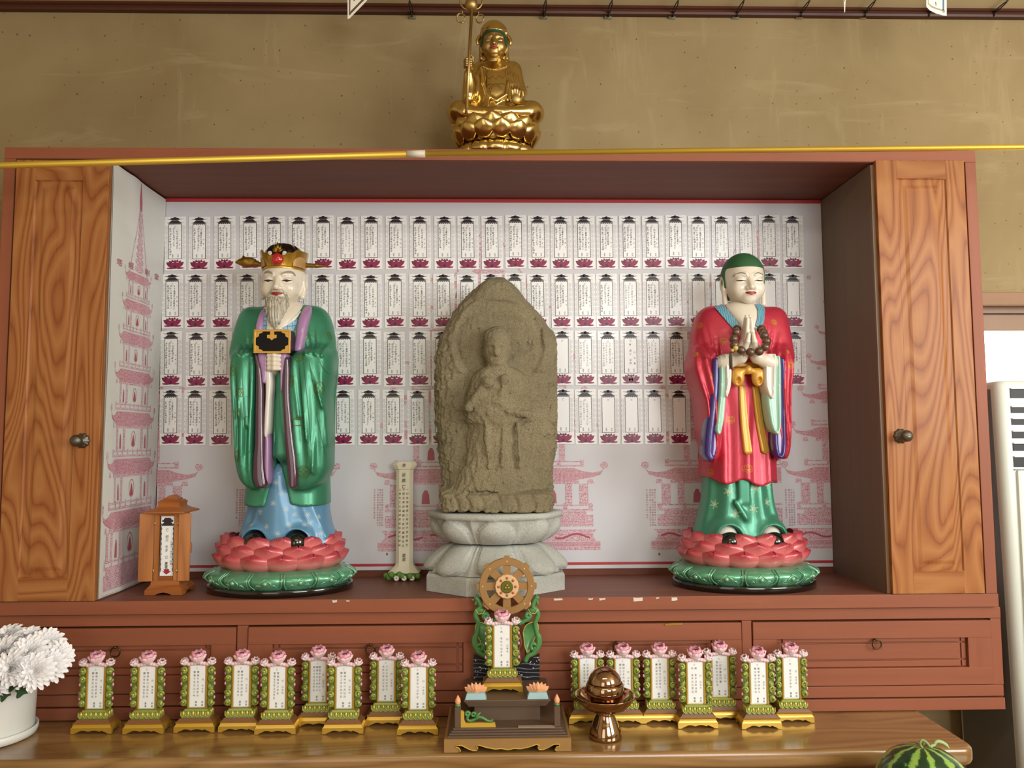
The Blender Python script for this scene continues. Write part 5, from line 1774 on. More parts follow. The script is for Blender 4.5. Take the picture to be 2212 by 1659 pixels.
# ------------------------------------------------------------------ red-robed monk with beads
mo = statue_origin(1606)
monk = thing('monk_statue', 'painted statue of a green-haired monk in red robe with palms pressed together', 'statue', mo)
lotus_base(monk)
def N_(px, py, yl):
    p = U(px, py, YS + yl); return (p.x - mo.x, yl, p.z - mo.z)
def mrow(py, a, b_, y0, y1, yp=-0.04):
    pa, pb = N_(a, py, yp), N_(b_, py, yp)
    return ((pa[2] + pb[2]) / 2, pa[0], pb[0], y0, y1)
mshoes = [N_(1573, 1160, -.075), N_(1667, 1160, -.075)]
for c in mshoes:
    b = MB(); b.ball((c[0], c[1] - .004, c[2] - .010), 0.0285, 0, 24, 16, (1.0, 1.3, 0.92)); b.build('shoe', M_BLACKG, monk)
    b = MB(); b.ball((c[0] - .002, c[1] + .012, c[2] + .006), 0.0275, 0, 24, 16, (1.0, 1.1, 0.92)); b.build('sock', M_WHITE, monk)
msk = [mrow(*r) for r in ((990, 1534, 1668, -.07, .075), (1040, 1532, 1671, -.075, .08), (1075, 1529, 1674, -.08, .082), (1110, 1522, 1682, -.083, .085), (1140, 1512, 1693, -.087, .085), (1158, 1503, 1704, -.090, .085), (1182, 1501, 1707, -.092, .085))]
mzlo = N_(1600, 1184, -.08)[2]
def F_msk(P):
    x, y, z = P
    def fold(dx, dy, z_): return 0.0035 * np.cos(dx * 13 + .6) * np.clip((z_ - .13) / .05, 0, 1) * (dy < .3)
    f = loftf(P, msk, 2.5, fold)
    f = smin(f, rbox(P, N_(1605, 1052, -.075), (.0155, .012, .045), .006), .004)
    f = smin(f, cap(P, N_(1590, 1085, -.085), N_(1612, 1120, -.09), .007, .006), .008)
    for c in mshoes:
        f = smin(f, ell(P, (c[0], c[1] + .012, c[2] + .004), (.043, .045, .045)), .012)
    for c in mshoes:
        f = smax(f, -ell(P, (c[0], c[1] - .02, c[2] - .006), (.0325, .06, .037)), .004)
    return smax(f, mzlo - z, .003)
s_msk = sculpt('green_skirt', F_msk, (-.16, -.15, mzlo - .01), (.16, .10, .40), 0.0032, M_GREEN2, monk)
b = MB()
for px, py in ((1534, 1066), (1578, 1063), (1636, 1056), (1668, 1048), (1553, 1092), (1631, 1100), (1664, 1087), (1527, 1125), (1591, 1110)):
    c = N_(px, py, -.09); motif(b, s_msk.bvh, c[0], c[2], .0125, SPRIG_M, .0009, 0)
b.build('skirt_sprigs', plain('motif_pale_green', 'b7d0a8', 0.5), monk)
mbody = [mrow(*r) for r in ((652, 1570, 1642, -.02, .05), (660, 1548, 1660, -.042, .066), (672, 1527, 1676, -.056, .076), (690, 1513, 1690, -.068, .083), (720, 1503, 1697, -.078, .09), (770, 1499, 1700, -.084, .092), (830, 1512, 1690, -.082, .09), (900, 1522, 1684, -.082, .088), (980, 1523, 1683, -.088, .09), (1030, 1521, 1684, -.094, .092), (1055, 1521, 1685, -.098, .095))]
msl = [mrow(*r, yp=-.07) for r in ((750, 1500, 1532, -.08, 0.0), (765, 1493, 1547, -.10, 0.02), (790, 1489, 1552, -.112, 0.03), (830, 1497, 1556, -.116, 0.03), (870, 1509, 1556, -.117, 0.03), (920, 1514, 1554, -.117, 0.03), (960, 1518, 1552, -.115, 0.02), (985, 1523, 1548, -.11, 0.0), (996, 1530, 1542, -.10, -.02))]
msr = [mrow(*r, yp=-.07) for r in ((750, 1670, 1704, -.08, 0.0), (765, 1659, 1708, -.10, 0.02), (790, 1655, 1712, -.112, 0.03), (830, 1655, 1706, -.116, 0.03), (870, 1658, 1702, -.117, 0.03), (920, 1662, 1702, -.117, 0.03), (960, 1668, 1702, -.115, 0.02), (980, 1674, 1699, -.11, 0.0), (992, 1682, 1694, -.10, -.02))]
mhem = N_(1600, 1044, -.09)[2]
def F_mrobe(P):
    x, y, z = P
    def fb(dx, dy, z_):
        t = np.clip((.52 - z_) / .12, 0, 1)
        return .0042 * t * (np.cos(dx * 10.5 + .4) + .5 * np.cos(dx * 21)) * (dy < .3)
    f = loftf(P, mbody, 2.5, fb)
    f = smin(f, cap(P, N_(1535, 690, -.01), N_(1516, 770, -.05), .034, .030), .03)
    f = smin(f, cap(P, N_(1672, 690, -.01), N_(1690, 770, -.05), .034, .030), .03)
    def g(dx, dy, z_): return .0025 * np.cos(dx * 9 + z_ * 12) * np.clip((.66 - z_) / .1, 0, 1) * np.clip((z_ - .33) / .1, 0, 1)
    f = smin(f, loftf(P, msl, 2.8, g), .012)
    f = smin(f, loftf(P, msr, 2.8, g), .012)
    for a, b_ in (((1524, 705), (1534, 766)), ((1537, 695), (1548, 762)), ((1510, 730), (1522, 772)), ((1552, 712), (1556, 765)), ((1676, 700), (1668, 765)), ((1690, 720), (1679, 772)), ((1662, 698), (1656, 750)), ((1700, 740), (1692, 775))):
        f = f - ridge(P, N_(a[0], a[1], -.085), N_(b_[0], b_[1], -.105), .0038, .0062)
    hem = mhem + .0075 * np.cos((x + .02) * 75) - .06 * x
    return smax(f, hem - z, .004)
s_mr = sculpt('red_robe', F_mrobe, (-.155, -.145, .22), (.155, .11, .80), .0032, M_RED_R, monk)
mb = MB()
for px, py, sz, sq in ((1520, 697, .016, .9), (1566, 734, .016, .9), (1681, 692, .014, .7), (1660, 735, .014, .6), (1503, 765, .012, .6), (1702, 790, .016, .5), (1581, 905, .0165, .9), (1614, 1011, .0175, 1), (1543, 1020, .016, .9), (1532, 814, .014, .5), (1700, 760, .010, .5), (1490, 760, .01, .5)):
    c = N_(px, py, -.09); motif(mb, s_mr.bvh, c[0], c[2], sz, LOTUS_M, .0010, 0, squash=sq)
mb.build('robe_lotus_motifs', M_MOTO, monk)
def mrows(rows, yp=-.12): return [((N_(a, py, yp)[2] + N_(b_, py, yp)[2]) / 2, N_(a, py, yp)[0], N_(b_, py, yp)[0]) for py, a, b_ in rows]
def layer(rim_name, in_name, outer, inner, mat_rim, mat_in, yf, depth=.007, back=-.055):
    """a sleeve layer: raised rim around a recessed lining"""
    ro = [(z, a, b_, yf, back) for z, a, b_ in mrows(outer)]
    ri = [(z, a, b_, yf - .05, yf + depth) for z, a, b_ in mrows(inner)]
    rl = [(z, a - .001, b_ + .001, yf + depth - .0005, back) for z, a, b_ in mrows(inner)]
    xs = [r[1] for r in ro] + [r[2] for r in ro]; zs = [r[0] for r in ro]
    lo, hi = (min(xs) - .008, yf - .008, min(zs) - .008), (max(xs) + .008, back + .008, max(zs) + .008)
    sculpt(rim_name, lambda P: smax(loftf(P, ro, 3.0), -loftf(P, ri, 3.0), .002), lo, hi, .0022, mat_rim, monk)
    sculpt(in_name, lambda P: loftf(P, rl, 3.0), lo, hi, .0022, mat_in, monk)
# left sleeve, outermost first
layer('indigo_sleeve_border', 'lavender_lining', ((772, 1541, 1556), (800, 1538, 1560), (850, 1535, 1560), (900, 1529, 1557), (950, 1523, 1555), (980, 1522, 1550), (996, 1530, 1542)),
      ((772, 1551, 1557), (800, 1551, 1561), (850, 1549, 1561), (900, 1543, 1558), (950, 1537, 1556), (978, 1536, 1550), (987, 1539, 1545)), M_INDIGO, M_LAVL, -.122)
layer('mint_sleeve_rim', 'mint_sleeve_lining', ((768, 1551, 1566), (800, 1553, 1568), (850, 1552, 1568), (900, 1546, 1565), (930, 1544, 1561), (940, 1549, 1556)),
      ((768, 1556, 1567), (800, 1559, 1569), (850, 1558, 1569), (900, 1553, 1566), (926, 1551, 1561), (933, 1553, 1558)), M_MINT, M_MINT, -.127, .004)
layer('white_sleeve_rim', 'white_sleeve_lining', ((764, 1560, 1580), (800, 1564, 1580), (830, 1565, 1578), (852, 1563, 1574), (860, 1565, 1570)), ((764, 1565, 1581), (800, 1569, 1581), (830, 1570, 1579), (850, 1568, 1574), (855, 1569, 1572)), M_WHITE, M_WHITE, -.132, .004)
# right sleeve
layer('indigo_sleeve_border', 'lavender_lining', ((772, 1676, 1697), (800, 1674, 1700), (850, 1674, 1701), (900, 1670, 1702), (950, 1671, 1703), (978, 1675, 1701), (991, 1682, 1694)),
      ((772, 1675, 1692), (800, 1675, 1695), (850, 1676, 1696), (900, 1675, 1697), (950, 1675, 1698), (974, 1679, 1695), (984, 1684, 1690)), M_INDIGO, M_LAVL, -.122)
layer('mint_sleeve_rim', 'mint_sleeve_lining', ((768, 1664, 1688), (800, 1661, 1690), (850, 1654, 1691), (900, 1660, 1691), (925, 1666, 1689), (940, 1675, 1683)),
      ((768, 1666, 1683), (800, 1664, 1684), (850, 1658, 1685), (900, 1665, 1685), (922, 1670, 1684), (932, 1676, 1680)), M_MINT, M_MINT, -.127, .008)
layer('white_sleeve_rim', 'white_sleeve_lining', ((764, 1652, 1678), (800, 1649, 1678), (830, 1649, 1676), (852, 1656, 1674), (863, 1663, 1669)), ((764, 1655, 1673), (800, 1653, 1672), (830, 1654, 1671), (848, 1660, 1669), (856, 1664, 1666)), M_WHITE, M_WHITE, -.132, .007)
# collar
def F_mcol(P):
    return loftf(P, [mrow(*r) for r in ((648, 1578, 1636, -.030, .05), (656, 1566, 1650, -.05, .058), (668, 1560, 1656, -.066, .05), (684, 1566, 1652, -.078, .05), (700, 1575, 1644, -.085, .05), (722, 1588, 1632, -.088, .05))], 2.5)
s_mc = sculpt('chest', F_mcol, (-.07, -.11, .60), (.07, .07, .79), .0028, M_SKIN, monk)
def collar_mat(name):
    t = NT(name)
    w = t.n('ShaderNodeTexWave', {'Vector': t.coord((1, 1, 1.6)), 'Scale': 55.0, 'Distortion': 3.0, 'Detail': 1.0})
    c = t.mix(t.math('GREATER_THAN', w.outputs['Fac'], 0.82), '6fa6b6', '3f7590')
    return t.out(c, 0.35, 0.0, None, 0.4)
M_MCOL = collar_mat('blue_scratched_collar')
MB_ = [s_mr.bvh, s_mc.bvh]
mb = MB()
lap(mb, MB_, ((1561, 657), (1570, 675), (1581, 693), (1592, 710)), lambda t: .026 - .006 * t, 0, .0035, N_, 6)
mb.build('blue_collar', M_MCOL, monk)
mb = MB()
lap(mb, MB_, ((1646, 655), (1647, 672), (1643, 690), (1636, 708)), lambda t: .024 - .003 * t, 0, .0035, N_, 6)
mb.build('blue_collar', M_MCOL, monk)
# belt and bow
def F_belt(P):
    return smax(loftf(P, [(r[0], r[1] - .003, r[2] + .003, r[3] - .009, r[4] + .003) for r in [mrow(*q) for q in ((765, 1520, 1690, -.085, .085), (800, 1520, 1690, -.085, .085))]], 2.5), np.abs(P[2] - N_(1610, 788, -.09)[2]) - .0075 + 0 * P[0] + 0 * P[1], .003)
zb = N_(1610, 788, -.09)[2]
sculpt('waist_sash', F_belt, (-.12, -.115, zb - .015), (.12, .10, zb + .015), .0026, M_BELT, monk)
def F_bow(P):
    f = ell(P, N_(1616, 799, -.116), (.010, .010, .012))
    for px, sg in ((1594, -1), (1637, 1)):
        c = N_(px, 815, -.112)
        r_ = ell(P, c, (.0165, .012, .024))
        r_ = smax(r_, -ell(P, (c[0] + sg * .002, c[1] - .014, c[2] - .010), (.006, .012, .010)), .003)
        f = smin(f, r_, .004)
        f = smin(f, cap(P, N_(1616, 799, -.114), N_(px + sg * 4, 806, -.112), .007, .010), .004)
    return f
sculpt('sash_bow', F_bow, (N_(1570, 800, -.11)[0], -.14, N_(1600, 845, -.11)[2]), (N_(1662, 800, -.11)[0], -.085, N_(1600, 780, -.11)[2]), .0015, M_BELT, monk)
for pts in (((1604, 832), (1606, 870), (1609, 920), (1615, 979)), ((1633, 834), (1638, 870), (1645, 920), (1655, 977))):
    q = [N_(a, c, -.09) for a, c in smooth_pts(pts, 8)]
    ys_ = []
    for v in q:
        h_ = [s_mr.bvh.ray_cast(Vector((v[0] + d, -.4, v[2])), Vector((0, 1, 0)), 1.0)[0] for d in (-.009, 0, .009)]
        h_ = [p.y for p in h_ if p is not None]
        ys_.append(min(h_) if h_ else -.09)
    ys_ = [sum(ys_[max(0, i - 3):i + 4]) / len(ys_[max(0, i - 3):i + 4]) for i in range(len(ys_))]
    R = []
    for i, v in enumerate(q):
        w_ = .0085 + .0030 * i / len(q)
        fr_ = [(-1, 0), (-.72, -.0035), (-.30, -.0032), (-.22, -.0012), (.22, -.0048), (.30, -.0014), (.75, -.0036), (1, 0)]
        R.append([(v[0] + u_ * w_, ys_[i] - .0025 + d, v[2] - .004 * (i == len(q) - 1) * (abs(u_) < .3)) for u_, d in fr_] + [(v[0] + u_ * w_ * .98, ys_[i] + .002, v[2]) for u_, d in fr_[::-1]])
    mb = MB(); mb.rings(R, 0, True); mb.build('sash_tail', M_BELT, monk)
# head
MH = (N_(1606, 602, -.015)[0], -.015, N_(1606, 602, -.078)[2])
ms = 0.143
def F_mhead(P):
    Q = S3(P, MH, ms)
    f = smin(head_f(Q, 0.012, -0.012), neck_f(Q, 0.225, -0.75, 0.09), 0.05)
    return smin(f, ears_f(Q, -0.44, 0.375), 0.03) * ms
s_mh = sculpt('head', F_mhead, (MH[0] - .075, -.10, MH[2] - .105), (MH[0] + .075, .065, MH[2] + .09), .00125, M_SKIN, monk)
def F_mhair(P):
    x, y, z = S3(P, MH, ms)
    h_ = ell((x, y, z), (0, 0.05, 0.13), (0.405, 0.445, 0.455))
    h_ = smin(h_, ell((x, y, z), (0, 0.07, -0.08), (0.375, 0.36, 0.30)), .08)
    ax = np.abs(x)
    top = 0.245 - z + 0.10 * np.clip(ax - .22, 0, 1)
    side = np.maximum(-(y + 0.07 - 0.12 * np.clip(-z, 0, 1) * 2), -0.10 - z + 0 * x)
    back = np.maximum(-(y - 0.12), -0.36 - z + 0 * x)
    reg = smin(smin(top, side, .05), back, .05)
    return smax(h_, reg, .012) * ms
sculpt('green_hair', F_mhair, (MH[0] - .07, -.085, MH[2] - .06), (MH[0] + .07, .06, MH[2] + .09), .00125, M_HAIRG, monk)
mb = MB()
paint_eyes(mb, s_mh.bvh, MH, ms, 0, 0, half=-.004, wline=.013)
for sg in (-1, 1):
    stroke(mb, s_mh.bvh, [(MH[0] + sg * a * ms, MH[2] + c * ms) for a, c in smooth_pts([(0.055, 0.05), (0.10, 0.105), (0.175, 0.125), (0.245, 0.105), (0.29, 0.075)])], lambda t: ms * (0.004 + .006 * sin(pi * t)), 0, .0006, .0015, 2)
stroke(mb, s_mh.bvh, [(MH[0] + a * ms, MH[2] + c * ms) for a, c in smooth_pts([(-0.10, -0.248), (-0.05, -0.258), (0, -0.267), (0.05, -0.258), (0.10, -0.248)])], lambda t: ms * (0.007 + .050 * sin(pi * t) ** 0.8), 1, .0006, .0012, 4)
mb.build('face_paint', [M_LINE, M_LIP], monk)
# praying hands and forearms
tip, wr = N_(1619, 681, -.135), N_(1618, 770, -.128)
hx = wr[0]
Hh = tip[2] - wr[2]
def F_mhand(P):
    x, y, z = P
    M = (hx + np.abs(x - hx), y, z)
    def q(a, b_, c): return (hx + a, -.128 + b_, wr[2] + c * Hh)
    f = chain(M, [q(.021, .0, -.02), q(.0155, .0, .16), q(.0095, .0, .38)], [.0150, .0145, .0090], .006)         # heel and palm
    f = smin(f, chain(M, [q(.014, .022, .10), q(.009, .022, .38)], [.012, .008], .005), .008)
    # four fingers side by side from front to back, unequal
    for b_, top, r_ in ((-.011, .93, .0056), (-.001, 1.0, .0058), (.009, .95, .0055), (.018, .80, .0048)):
        f = smin(f, chain(M, [q(.0095, b_ * 1.05, .36), q(.0062, b_, .62), q(.0044, b_ * .95, top - .02)], [r_ + .0016, r_ + .0002, r_ - .0012], .002), .0022)
    f = smin(f, chain(M, [q(.014, -.010, .16), q(.0088, -.020, .34), q(.0052, -.020, .52)], [.0080, .0062, .0046], .003), .003)   # thumb
    # forearms going out into the sleeves
    f = smin(f, cap(M, q(.022, .002, -.02), q(.060, .020, -.14), .0150, .022), .010)
    return f
s_hand = sculpt('praying_hands', F_mhand, (hx - .085, -.165, wr[2] - .055), (hx + .085, -.07, tip[2] + .012), .0012, M_SKIN, monk)

# prayer beads hung over the pressed hands: a thing of its own
bo = Vector((mo.x + hx, YS - .128, NZ + wr[2] + .022))
beads = thing('prayer_beads', 'string of dark wooden prayer beads with tassel around the hands of the red-robed statue', 'prayer beads', bo)
M_BEAD = wood('bead_wood', '6a4a36', '543a2a', '3d2a20', axis=2, scale=6, rough=0.3, coat=0.4)
bead_px = [(1587, 713), (1588, 731), (1587, 738), (1588, 739)]
BP = [(1592, 711, .026), (1590, 718, -.010), (1585, 732, -.020), (1586, 745, -.026), (1601, 757, -.033), (1621, 761, -.036), (1640, 759, -.034), (1653, 750, -.030), (1656, 737, -.023), (1651, 725, -.013), (1648, 718, .004), (1644, 711, .026)]
bead_me = None
for px, py, dy in BP:
    p = U(px, py, YS - .128 + dy) - bo
    if bead_me is None:
        o = MB().ball((0, 0, 0), .0112, 0, 20, 14).build('bead', M_BEAD, beads); bead_me = o.data
    else:
        o = bpy.data.objects.new('bead', bead_me); COL.objects.link(o); o.parent = beads
    o.location = p
PP = [U(px, py, YS - .128 + dy) - bo for px, py, dy in BP]
MB().tube([tuple(p) for p in PP], .0012, 6).build('string', plain('bead_string', '2a201a', 0.7), beads)
M_AMBER = plain('yellow_bead', 'c9b25a', 0.3, coat=0.3)
for px, py, r_ in ((1589, 752, .0068), (1582, 757, .0042)):
    b = MB(); b.ball((0, 0, 0), r_, 0, 16, 10); o = b.build('yellow_bead', M_AMBER, beads); o.location = U(px, py, YS - .168) - bo
b = MB()
tp = U(1578, 762, YS - .168) - bo
for k in range(14):
    a = 2 * pi * k / 14
    b.tube([(tp.x + .001 * cos(a), tp.y + .001 * sin(a), tp.z + .003), (tp.x + .0035 * cos(a), tp.y + .003 * sin(a), tp.z - .012), (tp.x + .003 * cos(a), tp.y + .003 * sin(a), tp.z - .040 + .002 * sin(k * 2.3))], .0009, 5)
b.tube([tuple(U(1582, 757, YS - .168) - bo), (tp.x, tp.y, tp.z)], .0012, 6)
b.build('tassel', plain('tassel_thread', '4a3f2c', 0.7), beads)
# ================================================================== stone stele on its granite lotus pedestal
def granite(name, base, dark, light, sc=420.0, bump=0.35):
    t = NT(name)
    v = t.coord()
    n1 = t.n('ShaderNodeTexVoronoi', {'Vector': v, 'Scale': sc, 'Randomness': 1.0})
    g = t.n('ShaderNodeSeparateColor', {0: n1.outputs['Color']}).outputs[0]
    big = t.noise(t.coord((7, 7, 7)), 1.0, 4, 0.6)
    c = t.ramp(g, [(0.10, dark), (0.24, base), (0.70, base), (0.92, light)])
    c = t.mix(t.ramp(big, [(0.35, 0.0), (0.7, 0.5)]), c, dark)
    h = t.math('ADD', t.noise(v, 150.0, 4, 0.7), t.math('MULTIPLY', g, 0.35))
    return t.out(c, 0.85, 0.0, t.bump(h, bump, 0.004), 0.0, 0.3)
M_STELE = granite('weathered_stone', '978c6e', '635a45', 'b5aa88', 1250.0, 0.8)
M_GRAN = granite('light_granite', 'c0c2ba', '84867f', 'd8dbd4', 1700.0, 0.3)
YG = 0.150
go = Vector((UX(1071, 1270, YG), YG, NZ + 0.0008))
ped = thing('stone_pedestal', 'pale granite lotus pedestal on an octagonal slab under the stone stele', 'pedestal', go)
def G(px, py, yl):
    p = U(px, py, YG + yl); return (p.x - go.x, yl, p.z - go.z)
gw = 0.176
b = MB()
zs1 = G(1071, 1264, -.14)[2]
zs1 = 0.044
R = []
for zz, k in ((0, 1.0), (zs1 - .006, 1.0), (zs1 - .001, .985), (zs1, .97)):
    R.append([(gw * k / cos(pi / 8) * cos(pi / 8 + i * pi / 4), 0.80 * gw * k / cos(pi / 8) * sin(pi / 8 + i * pi / 4), zz) for i in range(8)])
b.rings(R, 0, False, True, True)
b.build('octagonal_slab', M_GRAN, ped)
zn = 0.115
def lotus_relief(th, v, n, down):
    """petal relief in polar strips: (height, groove) with v 0..1 from root to tip"""
    ph = (th * n / (2 * pi)) % 1.0
    q = abs(ph - 0.5) * 2
    wv = 0.93 * (1 - max(0, v - 0.35) ** 2.2 * 1.7) if v > .35 else 0.93
    d = (wv - q)
    h = 0.0
    if d > 0:
        h = 0.014 * min(1, d / 0.12) + 0.014 * max(0, cos(q / max(wv, .01) * pi / 2)) * sin(min(1, v * 1.1) * pi)
        if 0.10 < d < 0.22: h -= 0.006
    q2 = 1 - q
    if q2 < 0.30 * (v + .15): h = max(h, 0.011 * (1 - q2 / .3))
    return h
def stone_lathe(prof, n, down, name, mat):
    b = MB()
    nT, R = 320, []
    for (r, z, v) in prof:
        ring = []
        for i in range(nT):
            t = 2 * pi * i / nT
            rr = r + (lotus_relief(t - pi / 2 + pi / n, v, n, down) if 0 <= v <= 1 else 0)
            oc = 1.0 + 0.018 * cos(8 * (t - pi / 8) + pi)
            ring.append((rr * oc * cos(t), 0.80 * rr * oc * sin(t), z))
        R.append(ring)
    b.rings(R, 0, True, True, True)
    return b.build(name, mat, ped)
prof = []
for j in range(26):
    v = j / 25
    prof.append((0.104 + 0.064 * sin(v * pi / 2) ** 0.75, zn - (zn - zs1 - .001) * (1 - (1 - v) ** 1.6), v))
stone_lathe(prof[::-1], 8, True, 'downturned_lotus', M_GRAN)
zr0, zr1 = 0.119, 0.196
prof = [(0.085, zn - .002, -1), (0.110, zr0, -1)]
for j in range(26):
    v = j / 25
    prof.append((0.112 + 0.044 * v ** 0.75, zr0 + (zr1 - .016 - zr0) * v ** 1.1, v))
prof += [(0.172, zr1 - .014, -1), (0.174, zr1 - .006, -1), (0.171, zr1, -1), (0.150, zr1 + .0008, -1)]
stone_lathe(prof, 8, False, 'upturned_lotus', M_GRAN)

st = thing('stone_stele', 'rough grey-brown stone stele carved with a standing figure under a halo', 'stele', (go.x, YG, NZ + zr1 + .0032))
so = Vector((go.x, YG, NZ + zr1 + .0032))
def T(px, py, yl):
    p = U(px, py, YG + yl); return (p.x - so.x, yl, p.z - so.z)
def trow(py, a, b_, y0, y1, yp=0.0):
    pa, pb = T(a, py, yp), T(b_, py, yp)
    return ((pa[2] + pb[2]) / 2, pa[0], pb[0], y0, y1)
srows = [trow(*r) for r in ((598, 1068, 1092, 0.0, .035), (603, 1052, 1106, -.015, .045), (615, 1036, 1130, -.035, .055), (634, 1016, 1151, -.042, .06), (655, 996, 1168, -.046, .062), (697, 968, 1194, -.050, .062), (743, 950, 1207, -.052, .062), (789, 942, 1211, -.054, .062), (880, 942, 1209, -.056, .062), (972, 949, 1199, -.060, .062), (1018, 955, 1193, -.064, .062), (1046, 957, 1189, -.068, .062), (1130, 966, 1178, -.074, .060))]
srows[-1] = (0.0,) + srows[-1][1:]
_pr = np.random.RandomState(5)
_NW = [(_pr.normal(size=3), _pr.uniform(0, 6.28)) for _ in range(36)]
def lumps(P, base, n=12, o=0):
    x, y, z = P
    f = 0
    for i in range(n):
        d, p_ = _NW[(i + o) % 36]
        k = base * (0.6 + 0.9 * ((i * 7) % n) / n)
        f = f + np.sin((x * d[0] + y * d[1] + z * d[2]) * k + p_)
    return f / sqrt(n)
def F_stele(P):
    x, y, z = P
    f = loftf(P, srows, 2.9)
    # broken facets at the top
    f = smax(f, (x * 0.75 - y * 0.35 + z * 0.62) - (T(1110, 640, -.04)[0] * 0.75 + 0.04 * 0.35 + T(1110, 640, -.04)[2] * 0.62) - .006, .01)
    yf = -.056
    hc = T(1074, 757, -.08)
    # halo: sunk ring and rim
    hx_, hz_ = T(1078, 742, -.05)[0], T(1078, 742, -.05)[2]
    rr = np.sqrt((x - hx_) ** 2 + (z - hz_) ** 2)
    f = f + 0.0045 * np.exp(-((rr - .108) / .010) ** 2) * (z > hz_ - .075) * (y < 0) - 0.003 * np.exp(-((rr - .124) / .007) ** 2) * (z > hz_ - .075) * (y < 0)
    f = f + 0.007 * np.clip(1 - rr / .10, 0, 1) ** .5 * (y < 0)
    # figure in relief
    head = smin(ell(P, (hc[0], -.074, hc[2]), (.034, .040, .053)), ell(P, (hc[0], -.070, hc[2] + .030), (.033, .038, .034)), .012)
    body_ = loftf(P, [trow(r[0], r[1], r[2], r[3] - .014, r[4], yp=-.06) for r in ((790, 1052, 1098, -.080, 0), (803, 1030, 1124, -.085, 0), (820, 1016, 1139, -.089, 0), (850, 1006, 1146, -.093, 0), (885, 1000, 1148, -.094, 0), (905, 1003, 1146, -.092, 0), (925, 1014, 1134, -.086, 0), (970, 1010, 1134, -.087, 0), (1010, 998, 1138, -.089, 0), (1035, 985, 1143, -.090, 0), (1062, 968, 1150, -.090, 0))], 2.3)
    f = smin(f, body_, .014)
    f = smin(f, head, .010)
    for a, b_, r in (((1012, 880), (1040, 842), .016), ((1040, 842), (1056, 822), .013), ((1140, 895), (1098, 888), .014), ((1098, 888), (1080, 870), .012), ((1080, 870), (1088, 825), .010), ((1050, 915), (1056, 1010), .006), ((1090, 915), (1084, 1005), .006), ((1118, 915), (1124, 1010), .006)):
        f = smin(f, cap(P, T(a[0], a[1], -.101), T(b_[0], b_[1], -.104), r * .75), .006)
    f = smin(f, ell(P, T(1054, 826, -.108), (.016, .014, .017)), .006)
    f = smin(f, ell(P, T(1090, 818, -.106), (.012, .012, .013)), .006)
    # face
    for sg in (-1, 1):
        f = smax(f, -ell(P, (hc[0] + sg * .0140 - .002, -.1145, hc[2] + .004), (.0115, .0085, .0055)), .004)
    f = smin(f, cap(P, (hc[0] - .002, -.1090, hc[2] + .010), (hc[0] - .002, -.1140, hc[2] - .013), .0045, .0070), .006)
    for sg in (-1, 1):
        f = smin(f, cap(P, (hc[0] + sg * .006 - .002, -.1100, hc[2] + .012), (hc[0] + sg * .022 - .002, -.1020, hc[2] + .013), .003, .0025), .005)
    f = smax(f, -cap(P, (hc[0] - .010, -.1120, hc[2] - .027), (hc[0] + .006, -.1130, hc[2] - .027), .0028), .003)
    f = smin(f, ell(P, (hc[0], -.062, hc[2] - .003), (.041, .020, .026)), .006)
    # plinth band at the foot
    pl = loftf(P, [trow(1056, 958, 1189, -.084, .02), trow(1066, 957, 1190, -.112, .02), trow(1100, 960, 1186, -.114, .02), (0.0,) + trow(1128, 964, 1180, -.112, .02)[1:]], 3.2)
    f = smin(f, pl, .012)
    for px in (985, 1010, 1040, 1078, 1112, 1150):
        f = f + .004 * np.exp(-((x - T(px, 1100, -.09)[0] - .006 * np.sin(z * 90)) / .006) ** 2) * (y < -.05) * (z < T(1070, 1066, -.09)[2])
    edge = lumps(P, 55, 8, 20)
    calm = 1 - .75 * np.exp(-(((x - hc[0]) / .035) ** 2 + ((z - hc[2]) / .05) ** 2))
    f = f + calm * (.0011 * lumps(P, 130, 10) + .0008 * lumps(P, 420, 14, 5) + .0008 * lumps(P, 900, 14, 9) + .0012 * edge)
    return smax(f, -z, .003)
sculpt('carved_stone', F_stele, (-.165, -.135, -.004), (.165, .075, T(1078, 592, 0)[2] + .012), .0026, M_STELE, st, it=1)

# ================================================================== gilded seated figure on top of the cabinet
def gold(name, col, rough, var=0.2, bump=0.1):
    t = NT(name)
    v = t.coord((30, 30, 18))
    f = t.noise(v, 1.0, 4, 0.65)
    c = lin(col)
    m = t.mix(f, tuple(x * (1 - var) for x in c[:3]) + (1,), tuple(min(1, x * (1 + var)) for x in c[:3]) + (1,))
    return t.out(m, t.math('ADD', t.math('MULTIPLY', f, 0.14), rough), 1.0, t.bump(t.noise(t.coord((90, 90, 90)), 1.0, 2), bump, .002))
M_GILT = gold('bright_gilding', 'd9bd78', 0.14)
M_GILTM = gold('matte_gilding', 'b59a62', 0.36, 0.12, 0.05)
YB2 = 0.155
bo2 = Vector((UX(1071, 300, YB2), YB2, CZ1))
gb = thing('gilded_statue', 'seated gilded statue with ringed staff on a lotus seat above the cabinet', 'statue', bo2)
def B(px, py, yl):
    p = U(px, py, YB2 + yl); return (p.x - bo2.x, yl, p.z - bo2.z)
k = .82
b = MB()
rB = .108
prof = [(rB * .98, 0.0), (rB * 1.0, .012), (rB * .97, .020), (rB * .99, .024), (rB * .95, .034), (rB * .86, .038)]
b.lathe(prof, 96, (0, 0, 0), 0, 1, k)
R = []
N = 14
for j in range(15):
    v = j / 14
    ring = []
    for i in range(N * 12):
        t = 2 * pi * i / (N * 12)
        q = abs(((t * N / (2 * pi)) % 1.0) - .5) * 2
        r = rB * (.86 + .15 * sin(v * pi * .8)) + .006 * (1 - q ** 3) * sin(v * pi) - .003 * (q > .9)
        ring.append((r * cos(t), r * sin(t) * k, .062 - .040 * v - .004 * (1 - q * q) * v))
    R.append(ring)
b.rings(R[::-1], 0, True, True, True)
